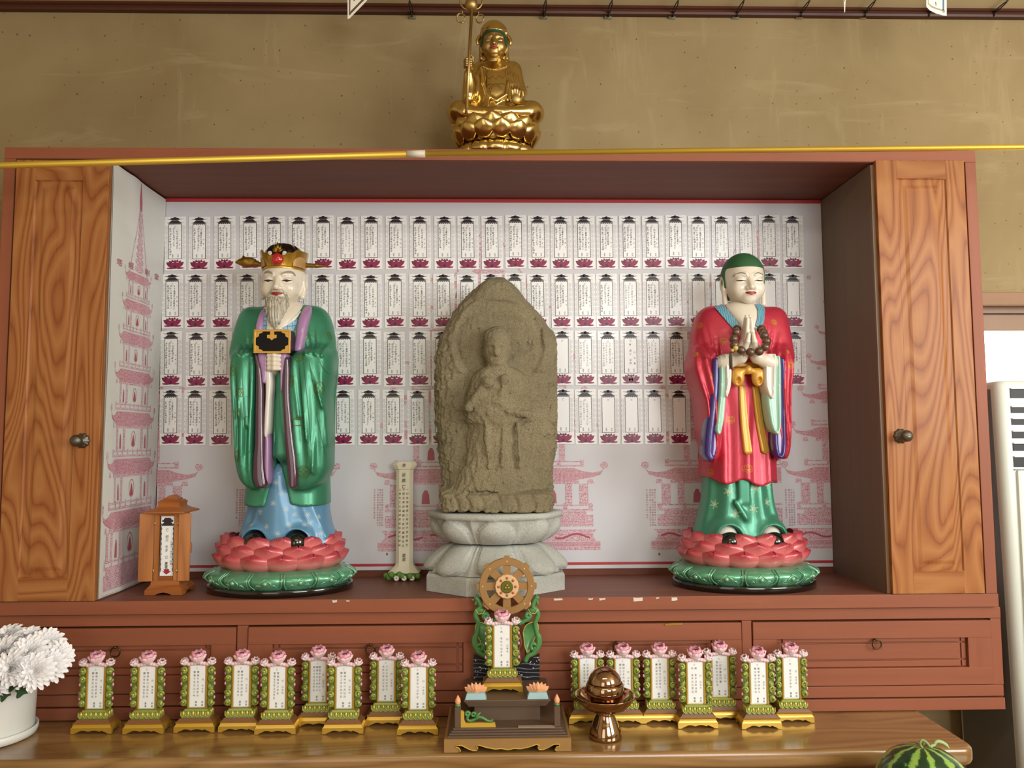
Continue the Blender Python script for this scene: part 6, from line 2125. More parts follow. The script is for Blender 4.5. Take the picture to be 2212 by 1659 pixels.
b.lathe([(rB * .70, .055), (rB * .80, .062), (rB * .88, .098), (rB * .80, .112), (0, .114)], 64, (0, 0, 0), 0, 1, k)
b.build('lotus_seat', M_GILT, gb)
gp = petal_mesh(0.060, 0.050, 0.014, 0.001, 0.0022, 14, 11, notch=.3)
o = gp.build('lotus_petal', M_GILT); gme = o.data; bpy.data.objects.remove(o)
for z, ph, le, rr in ((.078, .14, .12, .104), (.061, .14 + pi / 14, .22, .101)):
    ring_place('lotus_petal', gme, gb, 14, rr, rr * k, z, ph, le)
zk = .112
HC = (B(1067, 83, -.020)[0], -.020, B(1067, 83, -.060)[2])
hs2 = .097
def F_gbody(P):
    x, y, z = P
    zt = B(1070, 236, -.05)[2]
    f = ell(P, (0, .0, zt - .004), (.095, .062, .028))
    for px in (995, 1146):
        c = B(px, 237, -.03)
        f = smin(f, ell(P, (c[0], c[1] + .005, zt), (.037, .048, .030)), .02)
    # shins crossed in front
    f = smin(f, cap(P, B(1005, 244, -.06), B(1085, 246, -.075), .019, .013), .012)
    f = smin(f, cap(P, B(1140, 244, -.06), B(1070, 240, -.078), .019, .012), .012)
    tr = []
    for py, a, b_, y0, y1 in ((232, 1022, 1120, -.055, .05), (205, 1026, 1122, -.058, .048), (180, 1028, 1122, -.055, .048), (160, 1030, 1116, -.050, .045), (146, 1034, 1108, -.040, .042), (138, 1042, 1100, -.030, .038), (131, 1052, 1090, -.02, .03)):
        p_, q_ = B(a, py, -.03), B(b_, py, -.03); tr.append((p_[2], p_[0], q_[0], y0, y1))
    f = smin(f, loftf(P, tr, 2.3), .014)
    f = smin(f, cap(P, B(1060, 140, -.015), B(1030, 156, -.008), .016, .018), .02)
    f = smin(f, cap(P, B(1080, 140, -.015), B(1110, 156, -.008), .016, .018), .02)
    # viewer-left arm: down to the elbow, forearm raised to the staff
    f = smin(f, chain(P, [B(1037, 152, -.005), B(1016, 200, -.025), B(1012, 160, -.050)], [.021, .021, .013], .008), .012)
    # sleeve hanging from that forearm
    f = smin(f, chain(P, [B(1014, 175, -.040), B(1012, 205, -.040), B(1008, 228, -.035)], [.012, .015, .013], .006), .010)
    # viewer-right arm to the knee
    f = smin(f, chain(P, [B(1108, 152, -.005), B(1121, 200, -.015), B(1119, 226, -.050)], [.023, .021, .014], .008), .012)
    # robe folds
    for a in range(5):
        f = smin(f, chain(P, [B(1092 + 6 * a, 148 + 3 * a, -.052 + .004 * a), B(1098 + 5.5 * a, 180, -.056 + .005 * a), B(1094 + 6 * a, 214, -.058 + .004 * a)], [.0018, .003, .002], .002), .004)
    for px in ((1040, 146), (1044, 180), (1052, 205), (1072, 218), (1094, 205), (1098, 178)),:
        f = smin(f, chain(P, [B(a, c, -.060) for a, c in px], [.004, .005, .005, .005, .005, .004], .003), .005)
    f = smin(f, chain(P, [B(1058, 198, -.060), B(1052, 228, -.066), B(1045, 240, -.080)], [.003, .0045, .003], .002), .004)
    return f
s_gb = sculpt('seated_body', F_gbody, (-.155, -.115, .09), (.155, .075, HC[2] - .035), .0022, M_GILT, gb)
def F_ghand_(c, fingers, palm):
    def F(P):
        f = ell(P, c, palm)
        for pts, rr in fingers: f = smin(f, chain(P, pts, rr, .001), .0018)
        return f
    return F
hc_ = B(1013, 141, -.060)
fing = []
for q in range(4):
    z = hc_[2] + .0095 - .0062 * q
    fing.append(([(hc_[0] + .010, hc_[1] - .002, z), (hc_[0] + .006, hc_[1] - .015, z), (hc_[0] - .006, hc_[1] - .017, z), (hc_[0] - .012, hc_[1] - .006, z)], [.0034, .0035, .0034, .003]))
fing.append(([(hc_[0] + .010, hc_[1] - .004, hc_[2] + .004), (hc_[0] + .012, hc_[1] - .012, hc_[2] + .015), (hc_[0] + .006, hc_[1] - .014, hc_[2] + .021)], [.0038, .0035, .003]))
sculpt('hand', F_ghand_(hc_, fing, (.011, .010, .016)), tuple(v - .035 for v in hc_), tuple(v + .035 for v in hc_), .0011, M_GILTM, gb)
hd = B(1114, 212, -.070)
fing = []
for q, (dx, top) in enumerate(((-.0105, .029), (-.0035, .033), (.0035, .031), (.0105, .025))):
    fing.append(([(hd[0] + dx * .8, hd[1] - .002, hd[2] + .006), (hd[0] + dx, hd[1] - .006, hd[2] + top * .65), (hd[0] + dx * 1.05, hd[1] - .002, hd[2] + top)], [.0036, .0035, .0028]))
fing.append(([(hd[0] + .012, hd[1], hd[2] - .006), (hd[0] + .019, hd[1] - .006, hd[2] + .004), (hd[0] + .018, hd[1] - .009, hd[2] + .014)], [.004, .0036, .003]))
sculpt('hand', F_ghand_(hd, fing, (.0135, .008, .016)), (hd[0] - .04, hd[1] - .03, hd[2] - .03), (hd[0] + .04, hd[1] + .03, hd[2] + .05), .0011, M_GILTM, gb)
def F_ghead(P):
    Q = S3(P, HC, hs2)
    f = smin(head_f(Q, .004, .0), neck_f(Q, .23, -.95, .08), .05)
    return smin(f, ears_f(Q, -.42, .375), .03) * hs2
s_gh = sculpt('head', F_ghead, (HC[0] - .05, HC[1] - .055, HC[2] - .085), (HC[0] + .05, HC[1] + .055, HC[2] + .055), .0010, M_GILTM, gb)
def F_gcap(P):
    Q = S3(P, HC, hs2)
    x, y, z = Q
    f = smin(ell(Q, (0, .07, .23), (.43, .46, .52)), ell(Q, (0, .16, -.10), (.40, .34, .44)), .1)
    f = smin(f, cap((np.abs(x), y, z), (.34, .14, -.15), (.40, .10, -.62), .07, .10), .08)
    cut = 0.285 - z + np.clip(np.abs(x) - .25, 0, 1) * 1.3 + 0 * y
    side = -(y - .06)
    return smax(f, np.minimum(cut + 0 * side, side + 0 * cut), .02) * hs2
sculpt('hood', F_gcap, (HC[0] - .055, HC[1] - .05, HC[2] - .075), (HC[0] + .055, HC[1] + .065, HC[2] + .080), .0011, M_GILT, gb)
b = MB()
for sg in (-1, 1):
    pts = [(HC[0] + sg * .40 * hs2, HC[1] + .02 * hs2, HC[2] + .30 * hs2), (HC[0] + sg * .47 * hs2, HC[1], HC[2] + .16 * hs2), (HC[0] + sg * .45 * hs2, HC[1] + .02 * hs2, HC[2] + .04 * hs2)]
    b.tube([Vector(p) for p in smooth_pts(pts, 4)], .0045, 8)
b.build('hood_tie', M_GILT, gb)
mb = MB()
stroke(mb, s_gh.bvh, [(HC[0] + a * hs2, HC[2] + c * hs2) for a, c in smooth_pts([(-.345, -.06), (-.335, .10), (-.29, .205), (-.18, .245), (0, .255), (.18, .245), (.29, .205), (.335, .10), (.345, -.06)])], .0075, 0, .0008, .0015, 4)
mb.build('hairline_band', plain('hairline_green', '0f4a35', 0.5), gb)
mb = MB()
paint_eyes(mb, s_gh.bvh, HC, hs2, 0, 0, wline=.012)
stroke(mb, s_gh.bvh, [(HC[0] + a * hs2, HC[2] + c * hs2) for a, c in smooth_pts([(-0.10, -0.262), (-0.045, -0.256), (0, -0.264), (0.045, -0.256), (0.10, -0.258)])], lambda t: hs2 * (0.010 + .075 * sin(pi * t) ** 0.7), 1, .0005, .001, 4)
mb.build('face_paint', [plain('eyelid_shade_line', '5a4522', 0.5), M_LIP], gb)  # lid slits drawn as dark-gold shade lines; lips are red paint
b = MB(); b.ball((HC[0], HC[1] - .385 * hs2, HC[2] + .17 * hs2), .0018); b.build('forehead_bead', M_GILT, gb)
nk = []
for i in range(17):
    t = -1 + 2 * i / 16
    px, py = 1069 + 25 * t, 146 + 12 * (1 - t * t)
    q = B(px, py, -.03)
    hit = s_gb.bvh.ray_cast(Vector((q[0], -.4, q[2])), Vector((0, 1, 0)), 1.0)
    if hit[0] is not None: nk.append(hit[0] + Vector((0, -.0012, 0)))
b = MB()
for p in nk: b.ball(tuple(p), .0023, 0, 10, 7)
b.tube([tuple(p) for p in nk], .0008, 5)
b.build('bead_necklace', M_GILT, gb)
mb = MB()
for pts, w in ((((1050, 162), (1058, 168), (1064, 162), (1071, 170), (1078, 162), (1085, 168), (1090, 162)), .0018), (((1048, 186), (1058, 181), (1092, 181)), .0022), (((1056, 192), (1062, 184), (1070, 181), (1079, 185), (1086, 194)), .0026), (((1060, 193), (1066, 187), (1070, 185), (1076, 188), (1082, 195)), .0016)):
    q = [B(a, c, -.055) for a, c in smooth_pts(pts, 4)]
    stroke(mb, s_gb.bvh, [(v[0], v[2]) for v in q], w, 0, .0012, .0015, 2)
mb.build('chest_ornament', M_GILT, gb)
# ringed staff
b = MB()
s0, s1 = Vector(B(1007, 247, -.077)), Vector(B(1019, 22, -.077))
b.tube([s0, s1], .0042, 12)
b.build('staff', M_GILTM, gb)
b = MB()
ct = Vector(B(1018, 8, -.077))
b.lathe([(.004, -.022), (.014, -.016), (.018, -.004), (.015, .008), (.009, .018), (.003, .034), (0, .036)], 20, tuple(ct))
for sg in (-1, 1):
    pts = [(ct.x + sg * (.010 + .020 * sin(a)), ct.y, ct.z - .016 + .026 * (1 - cos(a))) for a in [pi * q / 14 for q in range(15)]]
    b.tube(pts, .0024, 8)
b.build('staff_finial', M_GILTM, gb)
for px, py, R_ in ((996, 39, .0125), (1037, 40, .0115)):
    c = B(px, py, -.077)
    b = MB(); b.torus(c, R_, .0017, 24, 8, 0, 'y', Matrix.Rotation(.35 if px < 1010 else -.5, 3, 'Z')); b.torus((c[0], c[1] - .004, c[2] - .002), R_ * .95, .0015, 24, 8, 0, 'y', Matrix.Rotation(-.3, 3, 'Z'))
    b.torus((c[0] + (.004 if px < 1010 else -.004), c[1], c[2] + R_ + .003), .005, .0014, 14, 6, 0, 'x')
    b.build('staff_ring', M_GILTM, gb)
# ================================================================== memorial tablets on the long table
M_TGOLD = plain('tablet_gold', 'c9a038', 0.3, 0.6, coat=0.3)
M_TBRN = plain('tablet_brown', '7c4f2c', 0.45, var=0.1)
M_TGRN = plain('tablet_green', '8f9c48', 0.3, 0.2, coat=0.4, var=0.12, vscale=60)
M_TGRD = plain('tablet_green_dark', '5d7a30', 0.35, 0.1, coat=0.3)
M_TYEL = plain('tablet_gilt_green', 'bdb04a', 0.28, 0.4, coat=0.4)
M_PAPW = plain('tablet_paper', 'f2f6f5', 0.35, coat=0.2)
M_PGRY = plain('tablet_paper_edge', '8a8f8e', 0.5)
M_TINK = plain('tablet_ink', '1c1d22', 0.5)
M_POD = plain('lotus_pod_olive', '5f5a34', 0.5)
M_PINKT = NT('lotus_pink')
_s = M_PINKT.n('ShaderNodeSeparateXYZ', {0: M_PINKT.coord()})
M_PINKT = M_PINKT.out(M_PINKT.ramp(M_PINKT.math('ADD', M_PINKT.math('MULTIPLY', _s.outputs[2], 34.0), M_PINKT.math('MULTIPLY', M_PINKT.noise(M_PINKT.coord((90, 90, 90)), 1.0, 2), 0.35)), [(0.1, 'efb3c4'), (0.42, 'faf0f0'), (0.98, 'ee9db4')]), 0.35, 0.0, None, 0.3)
def scallop(w, h0, h1, n=3):
    """front of a footed base: top edge straight, lower edge with two feet and waves between"""
    P = [(-w / 2, 0.0), (-w / 2 * .82, 0.0), (-w / 2 * .74, h0 * .35), (-w / 2 * .62, h0 * .62), (-w / 2 * .5, h0 * .95)]
    m = []
    for k in range(13):
        t = -0.42 + .84 * k / 12
        m.append((t * w / 2, h0 * (.62 + .38 * abs(cos((t + .42) / .84 * pi * 1.5 + pi / 2 * 0)))))
    P += m + [(-x, z) for x, z in P[::-1]]
    P += [(w / 2, h1), (-w / 2, h1)]
    return P
tproto = empty('memorial_tablet')
TWd, TD = 0.0925, 0.046
b = MB()
w = TWd
poly = scallop(w, 0.0075, 0.0125)
b.prism(poly, 0.0, 0.004)
side = [(p[0] / w * (TD - .001) + TD / 2, p[1] - .0002) for p in poly]
for x0 in (-w / 2 + .0003, w / 2 - .0043): b.prism(side, x0, x0 + .004, 0, 'x')
b.prism(poly, TD - .004, TD)
def frus(b, w0, d0, w1, d1, z0, z1, cy, mi=0):
    b.add([(sx * w_ / 2, cy + sy * d_ / 2, z) for z, w_, d_ in ((z0, w0, d0), (z1, w1, d1)) for sx, sy in ((-1, -1), (1, -1), (1, 1), (-1, 1))],
          [(3, 2, 1, 0), (4, 5, 6, 7), (0, 1, 5, 4), (1, 2, 6, 5), (2, 3, 7, 6), (3, 0, 4, 7)], mi)
cy = TD / 2
frus(b, w * .985, TD * .98, w * .93, TD * .93, .012, .016, cy); frus(b, w * .93, TD * .93, w * .90, TD * .9, .016, .0195, cy); frus(b, w * .90, TD * .90, w * .95, TD * .95, .0195, .0225, cy)
b.build('base', M_TGOLD, tproto)
b = MB(); frus(b, w * .90, TD * .9, w * .80, TD * .82, .0225, .0265, cy); frus(b, w * .80, TD * .82, w * .76, TD * .78, .0265, .030, cy); b.build('base_step', M_TBRN, tproto)
b = MB()
frus(b, w * .70, TD * .70, w * .56, TD * .56, .030, .049, cy)
for k in range(6):
    x = (-.30 + .12 * k) * w
    b.ball((x, cy - TD * .33, .0385), .0058, 1, 10, 8, (.72, .6, 1.25))
    b.tube([(x - .0055, cy - TD * .34, .045), (x - .0052, cy - TD * .37, .036), (x, cy - TD * .39, .0315), (x + .0052, cy - TD * .37, .036), (x + .0055, cy - TD * .34, .045)], .0018, 6, 0)
for sx in (-1, 1):
    for k in range(3):
        y = cy + (-.22 + .22 * k) * TD
        b.ball((sx * w * .32, y, .0385), .0056, 1, 10, 8, (.6, .8, 1.25))
b.build('lotus_plinth', [M_TGRN, M_TYEL], tproto)
b = MB()
fx, fz0, fz1 = .0225, .049, .1475
fy = cy - .006
for x0 in (-fx, fx - .0042): b.box(x0, x0 + .0042, fy - .003, fy + .009, fz0, fz1, 0, .0012)
b.box(-fx, fx, fy + .001, fy + .009, fz0, fz1)
b.build('frame', M_TGOLD, tproto)
def scroll_side(sg):
    b = MB()
    x0 = sg * .0215
    b.prism([(x0, .052), (x0 + sg * .009, .054), (x0 + sg * .014, .066), (x0 + sg * .0135, .085), (x0 + sg * .015, .104), (x0 + sg * .014, .124), (x0 + sg * .012, .142), (x0, .146)], fy, fy + .007, 1)
    for k, z in enumerate((.063, .082, .117, .134)):
        cx = x0 + sg * .0095
        pts = []
        for q in range(15):
            a = q * .55 * (1 if k % 2 else -1)
            r = .0085 * (1 - q / 17)
            pts.append((cx + sg * r * cos(a) * .9, fy - .0005 - .0002 * q, z + r * sin(a)))
        b.tube(pts, [.0022 + .0002 * q for q in range(15)], 7, 0)
        b.ball((cx, fy - .002, z), .0034, 2, 9, 7)
    for q in range(5):
        a = (.2 + .32 * q)
        d = Vector((sg * sin(a), 0, cos(a)))
        p = Vector((x0 + sg * .003, fy - .001, .092))
        b.tube([p, p + d * .006, p + d * .0125], [.0014, .0024, .0006], 6, 0)
    for z, m_ in ((.073, 3), (.104, 3), (.127, 3)):
        b.ball((x0 + sg * .0165, fy + .001, z), .0034, m_, 8, 6, (.7, .6, 1.2))
    return b
for sg in (-1, 1): scroll_side(sg).build('leaf_scroll', [M_TGRN, M_TGRD, M_TYEL, M_PINKT], tproto)
def small_lotus(r, h, n, pod):
    b = MB()
    pm = petal_mesh(r * 1.25, h, r * .30, r * .02, .0012, 8, 7)
    for tier, (zz, ln, ph, sc) in enumerate(((-.001, .34, 0, .92), (.001, .05, .5, 1.0))):
        for k in range(n):
            a = 2 * pi * (k + ph) / n
            M = Matrix.Translation((r * .50 * cos(a), r * .50 * sin(a), zz)) @ Matrix.Rotation(a, 4, 'Z') @ Matrix.Rotation(ln, 4, 'Y') @ Matrix.Scale(sc, 4)
            b.M = M; b.add(pm.v, pm.f, 0, True)
    b.M = None
    if pod: b.lathe([(0, h * .55), (r * .58, h * .62), (r * .62, h * .72), (r * .55, h * .76), (0, h * .76)], 18, (0, 0, 0), 1)
    b.ball((0, 0, h * .1), r * .55, 0, 10, 8, (1, 1, .7))
    return b
o = small_lotus(.0165, .024, 7, True).build('lotus_flower', [M_PINKT, M_POD], tproto, (0, fy + .002, .1535)); o.rotation_euler = (.25, 0, 0)
b = MB()
for k in range(7):
    x = -.021 + .007 * k
    b.ball((x, fy - .001, .1485 + .0035 * (1 - abs(k - 3) / 3)), .0062, 0, 9, 7, (1, .8, .75))
b.build('petal_collar', plain('pale_pink_petal', 'f2cdd6', 0.35, coat=0.3, var=0.08, vscale=150), tproto)
for sg in (-1, 1):
    o = small_lotus(.0085, .015, 6, True).build('lotus_bud', [M_PINKT, M_POD], tproto, (sg * .0285, fy + .002, .147)); o.rotation_euler = (.35, sg * .35, 0)
def tablet_paper(cols, right):
    b = MB()
    pw, ph = .0183, .0952
    z1 = fz1 - .0015
    b.box(-pw, pw, fy - .0012, fy + .001, z1 - ph, z1, 0)
    e = fy - .0013
    for x0, x1, za, zb2 in ((-pw + .0008, pw - .0008, z1 - .0016, z1 - .0012), (-pw + .0008, pw - .0008, z1 - ph + .0012, z1 - ph + .0016), (-pw + .0008, -pw + .0012, z1 - ph + .0012, z1 - .0012), (pw - .0012, pw - .0008, z1 - ph + .0012, z1 - .0012)):
        b.box(x0, x1, e - .0001, e, za, zb2, 1)
    e -= .0003
    write(b, '亡', -.002, z1 - .005, .0042, e, 2)
    n = len(cols)
    xs = {1: [-.002], 2: [-.0075, .0005], 3: [-.0100, -.003, .0030]}[n]
    for x, t in zip(xs, cols): write(b, t, x, z1 - .0125, .0054, e, 2, 1.40 if len(t) < 9 else 1.28)
    write(b, right, .0115, z1 - .030, .0050, e, 2, 1.36)
    write(b, '靈駕', -.003 if n > 1 else -.002, z1 - .0805, .0050, e, 2, 1.3)
    write(b, '伏爲', .0115, z1 - .0805, .0050, e, 2, 1.3)
    return b
TABS = [
 (196, 1587, ('親父경주김公두봉', '親母안김종氏풍수'), '行 김수자', 'leftmost of all, beside the flower pot'),
 (308.5, 1587, ('嚴父성주배公정모', '慈母류인김氏이자'), '行 배금명', 'second from the flower pot'),
 (418.6, 1584, ('親祖수흥안公기석', '親祖수흥안氏풍상'), '行 안승자', 'third from the flower pot'),
 (514.7, 1583, ('親父수흥안公정수', '親母경주최氏남희'), '行 안승자', 'fourth from the flower pot'),
 (593.6, 1587.5, ('曾祖父고령김公성운', '曾祖母연안차氏'), '行 김영희', 'fifth from the flower pot'),
 (682.6, 1571, ('親父고령김公정웅', '親母청송이氏상이', '親母영월정氏난이'), '行 김영희', 'sixth from the flower pot, set back'),
 (740, 1586.8, ('親父고령김公국섭', '親母박성이氏남금'), '行 김영희', 'third left of the wheel shrine'),
 (832, 1569.4, ('삼촌고령김公국일', '고모고령김公형구'), '行 김영희', 'second left of the wheel shrine'),
 (901.8, 1589, ('嚴父경주이公주상',), '行 이동현', 'just left of the wheel shrine'),
 (1272, 1565, ('애흥방公마내', '인방주포김배'), '行 김영희', 'behind the left of the bronze bowl'),
 (1350.5, 1565, ('親父안강이公상', '親母강주주氏전이'), '行 이준자', 'behind the right of the bronze bowl'),
 (1430, 1564, ('嚴父월성김公방이', '慈母영산신氏봉주'), '行 김양욱', 'first one clear of the bronze bowl'),
 (1508.4, 1575, ('兄 월성김公팽임', '娚 월성김氏임전'), '行 김양욱', 'second one clear of the bronze bowl'),
 (1562, 1558, ('祖夫영산차公도주', '一切孤魂各列靈'), '行 김양욱', 'third from the right, set back'),
 (1646.4, 1576, ('祖父월성김公병덕', '祖母월주박氏전이'), '行 김양욱', 'second from the right, set forward'),
 (1717.5, 1563, ('兄 월성김公용주',), '行 김양욱', 'rightmost of all')]
def place_tablet(root, loc, cols, right, label):
    root.location = loc
    tag(root, label, 'memorial tablet', 'lotus memorial tablets')
    tablet_paper(cols, right).build('name_paper', [M_PAPW, M_PGRY, M_TINK], root)
roots = [copy_tree(tproto) for _ in range(len(TABS))]
for r_, (px, py, cols, right, lab) in zip(roots, TABS):
    p = UT(px, py, TZ)
    place_tablet(r_, (p.x, p.y, TZ + .0014), cols, right, 'lotus-topped white name tablet with green scrolls, ' + lab)

# ================================================================== dharma wheel shrine in the middle of the table
M_SBR = plain('shrine_brown', '5e4a38', 0.55, var=0.1, vscale=20)
M_STAN = plain('shrine_tan', '9a7642', 0.5, var=0.08, vscale=20)
M_SYEL = plain('shrine_yellow_edge', 'c7a23a', 0.45)
M_OCH = plain('wheel_ochre', '9c7540', 0.5, var=0.05)
M_SGRN = plain('shrine_green', '4f8a4c', 0.4, coat=0.2, var=0.15, vscale=40)
M_SGRL = plain('shrine_green_edge', 'b5b060', 0.4)
M_PEACH = plain('lotus_peach', 'e9a878', 0.45, var=0.1, vscale=60)
M_SKYB = plain('pale_blue_stand', '9cc0c4', 0.45)
M_NAVY = NT('black_wave_panel')
_w = M_NAVY.n('ShaderNodeTexWave', {'Vector': M_NAVY.coord((1, 1, 1.6)), 'Scale': 17.0, 'Distortion': 7.0, 'Detail': 1.5, 'Detail Scale': 1.2}, bands_direction='Z')
M_NAVY = M_NAVY.out(M_NAVY.ramp(_w.outputs['Fac'], [(0.0, '14151b'), (0.86, '17181f'), (0.97, '75767c')]), 0.35, 0.0, None, 0.3)
sp = UT(1097, 1626, TZ)
sh = thing('wheel_shrine', 'stepped brown wooden shrine with ochre dharma wheel on the table edge', 'shrine', (sp.x, sp.y, TZ + .0013))
SY0 = sp.y
def H(px, py, yl):
    p = U(px, py, SY0 + yl); return (p.x - sp.x, yl, p.z - TZ - .0013)
wd = (U(1234.6, 1622, SY0).x - U(959.6, 1622, SY0).x)
dp = 0.205
h1 = H(1097, 1596, 0.0)[2]
b = MB()
def skirt_poly(w, h):
    P = [(-.5 * w, 0), (-.385 * w, 0), (-.37 * w, .1 * h), (-.385 * w, .32 * h), (-.41 * w, .38 * h), (-.40 * w, .52 * h), (-.36 * w, .50 * h), (-.31 * w, .24 * h), (-.275 * w, .12 * h), (-.245 * w, .12 * h), (-.235 * w, .32 * h), (-.25 * w, .42 * h), (-.225 * w, .52 * h), (-.17 * w, .34 * h), (-.10 * w, .20 * h), (-.05 * w, .24 * h), (0, .14 * h)]
    return P + [(-x, z) for x, z in P[-2::-1]] + [(.5 * w, h), (-.5 * w, h)]
sk = skirt_poly(wd, h1)
def bevel_skirt(b, P, y0, y1, mi): b.prism(P, y0, y1, mi)
b.prism(sk, 0.0, .008, 0); b.prism(sk, dp - .008, dp, 0)
sd = [(x / wd * (dp - .001) + dp / 2, z - .0002) for x, z in sk]
b.prism(sd, -wd / 2 + .0003, -wd / 2 + .008, 0, 'x'); b.prism(sd, wd / 2 - .008, wd / 2 - .0003, 0, 'x')
b.box(-wd / 2 + .004, wd / 2 - .004, .004, dp - .004, h1 - .004, h1 - .0005, 0)
eb = [(x, -.0006, z) for x, z in sk[1:-3]]
b.build('scalloped_skirt', M_STAN, sh)
b = MB(); b.tube([Vector((x, -.0004, z + .0012)) for x, z in sk[1:-3]], .0022, 6, 0, True, .5); b.build('yellow_scallop_edge', M_SYEL, sh)
h2 = H(1097, 1573, .012)[2]
b = MB()
for k in range(4):
    f = k / 3
    b.box(-wd / 2 + .006 + .004 * k, wd / 2 - .006 - .004 * k, .005 + .003 * k, dp - .005 - .002 * k, h1 + (h2 - h1) * k / 4, h1 + (h2 - h1) * (k + 1) / 4, 0, .0015)
b.build('stepped_base', M_SBR, sh)
for sx in (-1, 1):
    xx = sx * (H(1204, 1560, .022)[0] - H(1097, 1560, .022)[0])
    zt = H(1204, 1524, .022)[2]
    pf_ = empty('corner_post'); pf_.parent = sh
    MB().box(xx - .0065, xx + .0065, .016, .029, h2, zt, 0, .0012).build('post', M_SBR, pf_)
    b = MB(); b.lathe([(.0045, 0), (.0065, .002), (.0055, .005)], 14, (xx, .0225, zt), 0); b.build('bud_cup', M_SGRN, pf_)
    b = MB(); b.lathe([(.004, .004), (.0062, .009), (.0058, .014), (.0030, .020), (.0004, .0245)], 14, (xx, .0225, zt), 0); b.build('peach_bud', M_PEACH, pf_)
# upper platform
hp1, hp0 = H(1097, 1512, .045)[2], H(1097, 1525, .045)[2]
hw = (H(1189, 1515, .045)[0] - H(1001, 1515, .045)[0]) / 2
b = MB()
b.box(-hw * .76, hw * .76, .062, dp - .01, h2, hp0 - .004)
b.build('platform_neck', M_SBR, sh)
b = MB()
for k in range(4):
    b.box(-hw + .0030 * (3 - k), hw - .0030 * (3 - k), .045 + .0030 * (3 - k), dp - .004, hp0 - .004 + (hp1 - hp0 + .004) * k / 4, hp0 - .004 + (hp1 - hp0 + .004) * (k + 1) / 4, 0, .0012)
b.build('platform', M_SBR, sh)
# rails of the lower terrace: one standing with its scroll, one lying flat
rx0, rx1 = H(993, 1560, .026)[0], H(1071, 1560, .026)[0]
rt = empty('terrace_rail'); rt.parent = sh
zr_ = H(995, 1535, .022)[2]
b = MB()
b.prism([(rx0, h2), (rx1, h2), (rx1 - .002, h2 + .009), (rx0 + .013, h2 + .009), (rx0 + .010, h2 + .016), (rx0 + .010, zr_ - .003), (rx0 + .005, zr_), (rx0, zr_)], .019, .026)
b.build('yellow_rail', M_SYEL, rt)
b = MB()
pts = [(rx0 + .017 + .0045 * cos(a) * (1 - a / 14), .021, h2 + .028 + .0045 * sin(a) * (1 - a / 14)) for a in [q * .6 for q in range(12)]][::-1]
pts += [(rx0 + .016, .021, h2 + .018), (rx0 + .022, .021, h2 + .013), (rx0 + .032, .021, h2 + .016), (rx0 + .042, .021, h2 + .021), (rx0 + .052, .021, h2 + .018), (rx0 + .060, .021, h2 + .013), (rx0 + .068, .021, h2 + .012), (rx0 + .071, .021, h2 + .016)]
b.tube([Vector(p) for p in smooth_pts(pts, 2)], .0030, 8)
pts = [(rx0 + .030 + .0048 * cos(a) * (1 - a / 14), .0215, h2 + .026 + .0048 * sin(a) * (1 - a / 14)) for a in [q * .6 for q in range(12)]]
b.tube([Vector(p) for p in pts], .0024, 8)
b.tube([Vector((rx0 + .034, .021, h2 + .018)), Vector((rx0 + .040, .021, h2 + .026)), Vector((rx0 + .046, .021, h2 + .031))], [.003, .0036, .0005], 8)
b.build('green_scroll', M_SGRN, rt)
b = MB().box(H(1119, 1570, .02)[0], H(1198, 1570, .02)[0], .012, .024, h2, h2 + .0015, 0, .0004)
b.build('fallen_rail', plain('bare_rail_wood', 'a58f7c', 0.6, var=0.1), sh)
# orange lotuses on pale blue stands
for px in (1028, 1161.5):
    c = H(px, 1508, .06)
    lo = empty('orange_lotus'); lo.parent = sh
    frb = MB(); frb.add([(c[0] + sx * w_, .060 + sy * d_, z) for z, w_, d_ in ((hp1, .0235, .012), (hp1 + .013, .019, .009)) for sx, sy in ((-1, -1), (1, -1), (1, 1), (-1, 1))], [(3, 2, 1, 0), (4, 5, 6, 7), (0, 1, 5, 4), (1, 2, 6, 5), (2, 3, 7, 6), (3, 0, 4, 7)])
    frb.build('blue_stand', M_SKYB, lo)
    b = MB()
    for a, l_, y_ in ((-.95, .021, .062), (.95, .021, .062), (-.6, .023, .059), (.6, .023, .059), (-.28, .0245, .056), (.28, .0245, .056), (0, .0255, .0535)):
        d = Vector((sin(a), 0, cos(a))); s_ = Vector((cos(a), 0, -sin(a)))
        o_ = Vector((c[0] + sin(a) * .010, y_, hp1 + .011))
        P = [o_ + d * l_ * t + s_ * w_ * sg + Vector((0, -.002 * sin(t * pi) + .002 * abs(w_) / .006, 0)) for t, w_, sg in ((0, .0035, 1), (.35, .0062, 1), (.7, .0048, 1), (1, .0001, 1), (.7, .0048, -1), (.35, .0062, -1), (0, .0035, -1))]
        n = len(P)
        b.add([tuple(p) for p in P] + [tuple(p + Vector((0, .0025, 0))) for p in P] + [tuple(o_ + d * l_ * .4 + Vector((0, -.0035, 0)))], [(i, (i + 1) % n, 2 * n) for i in range(n)] + [tuple(range(2 * n - 1, n - 1, -1))] + [(i, i + n, (i + 1) % n + n, (i + 1) % n) for i in range(n)], 0)
    b.build('orange_petals', M_PEACH, lo)
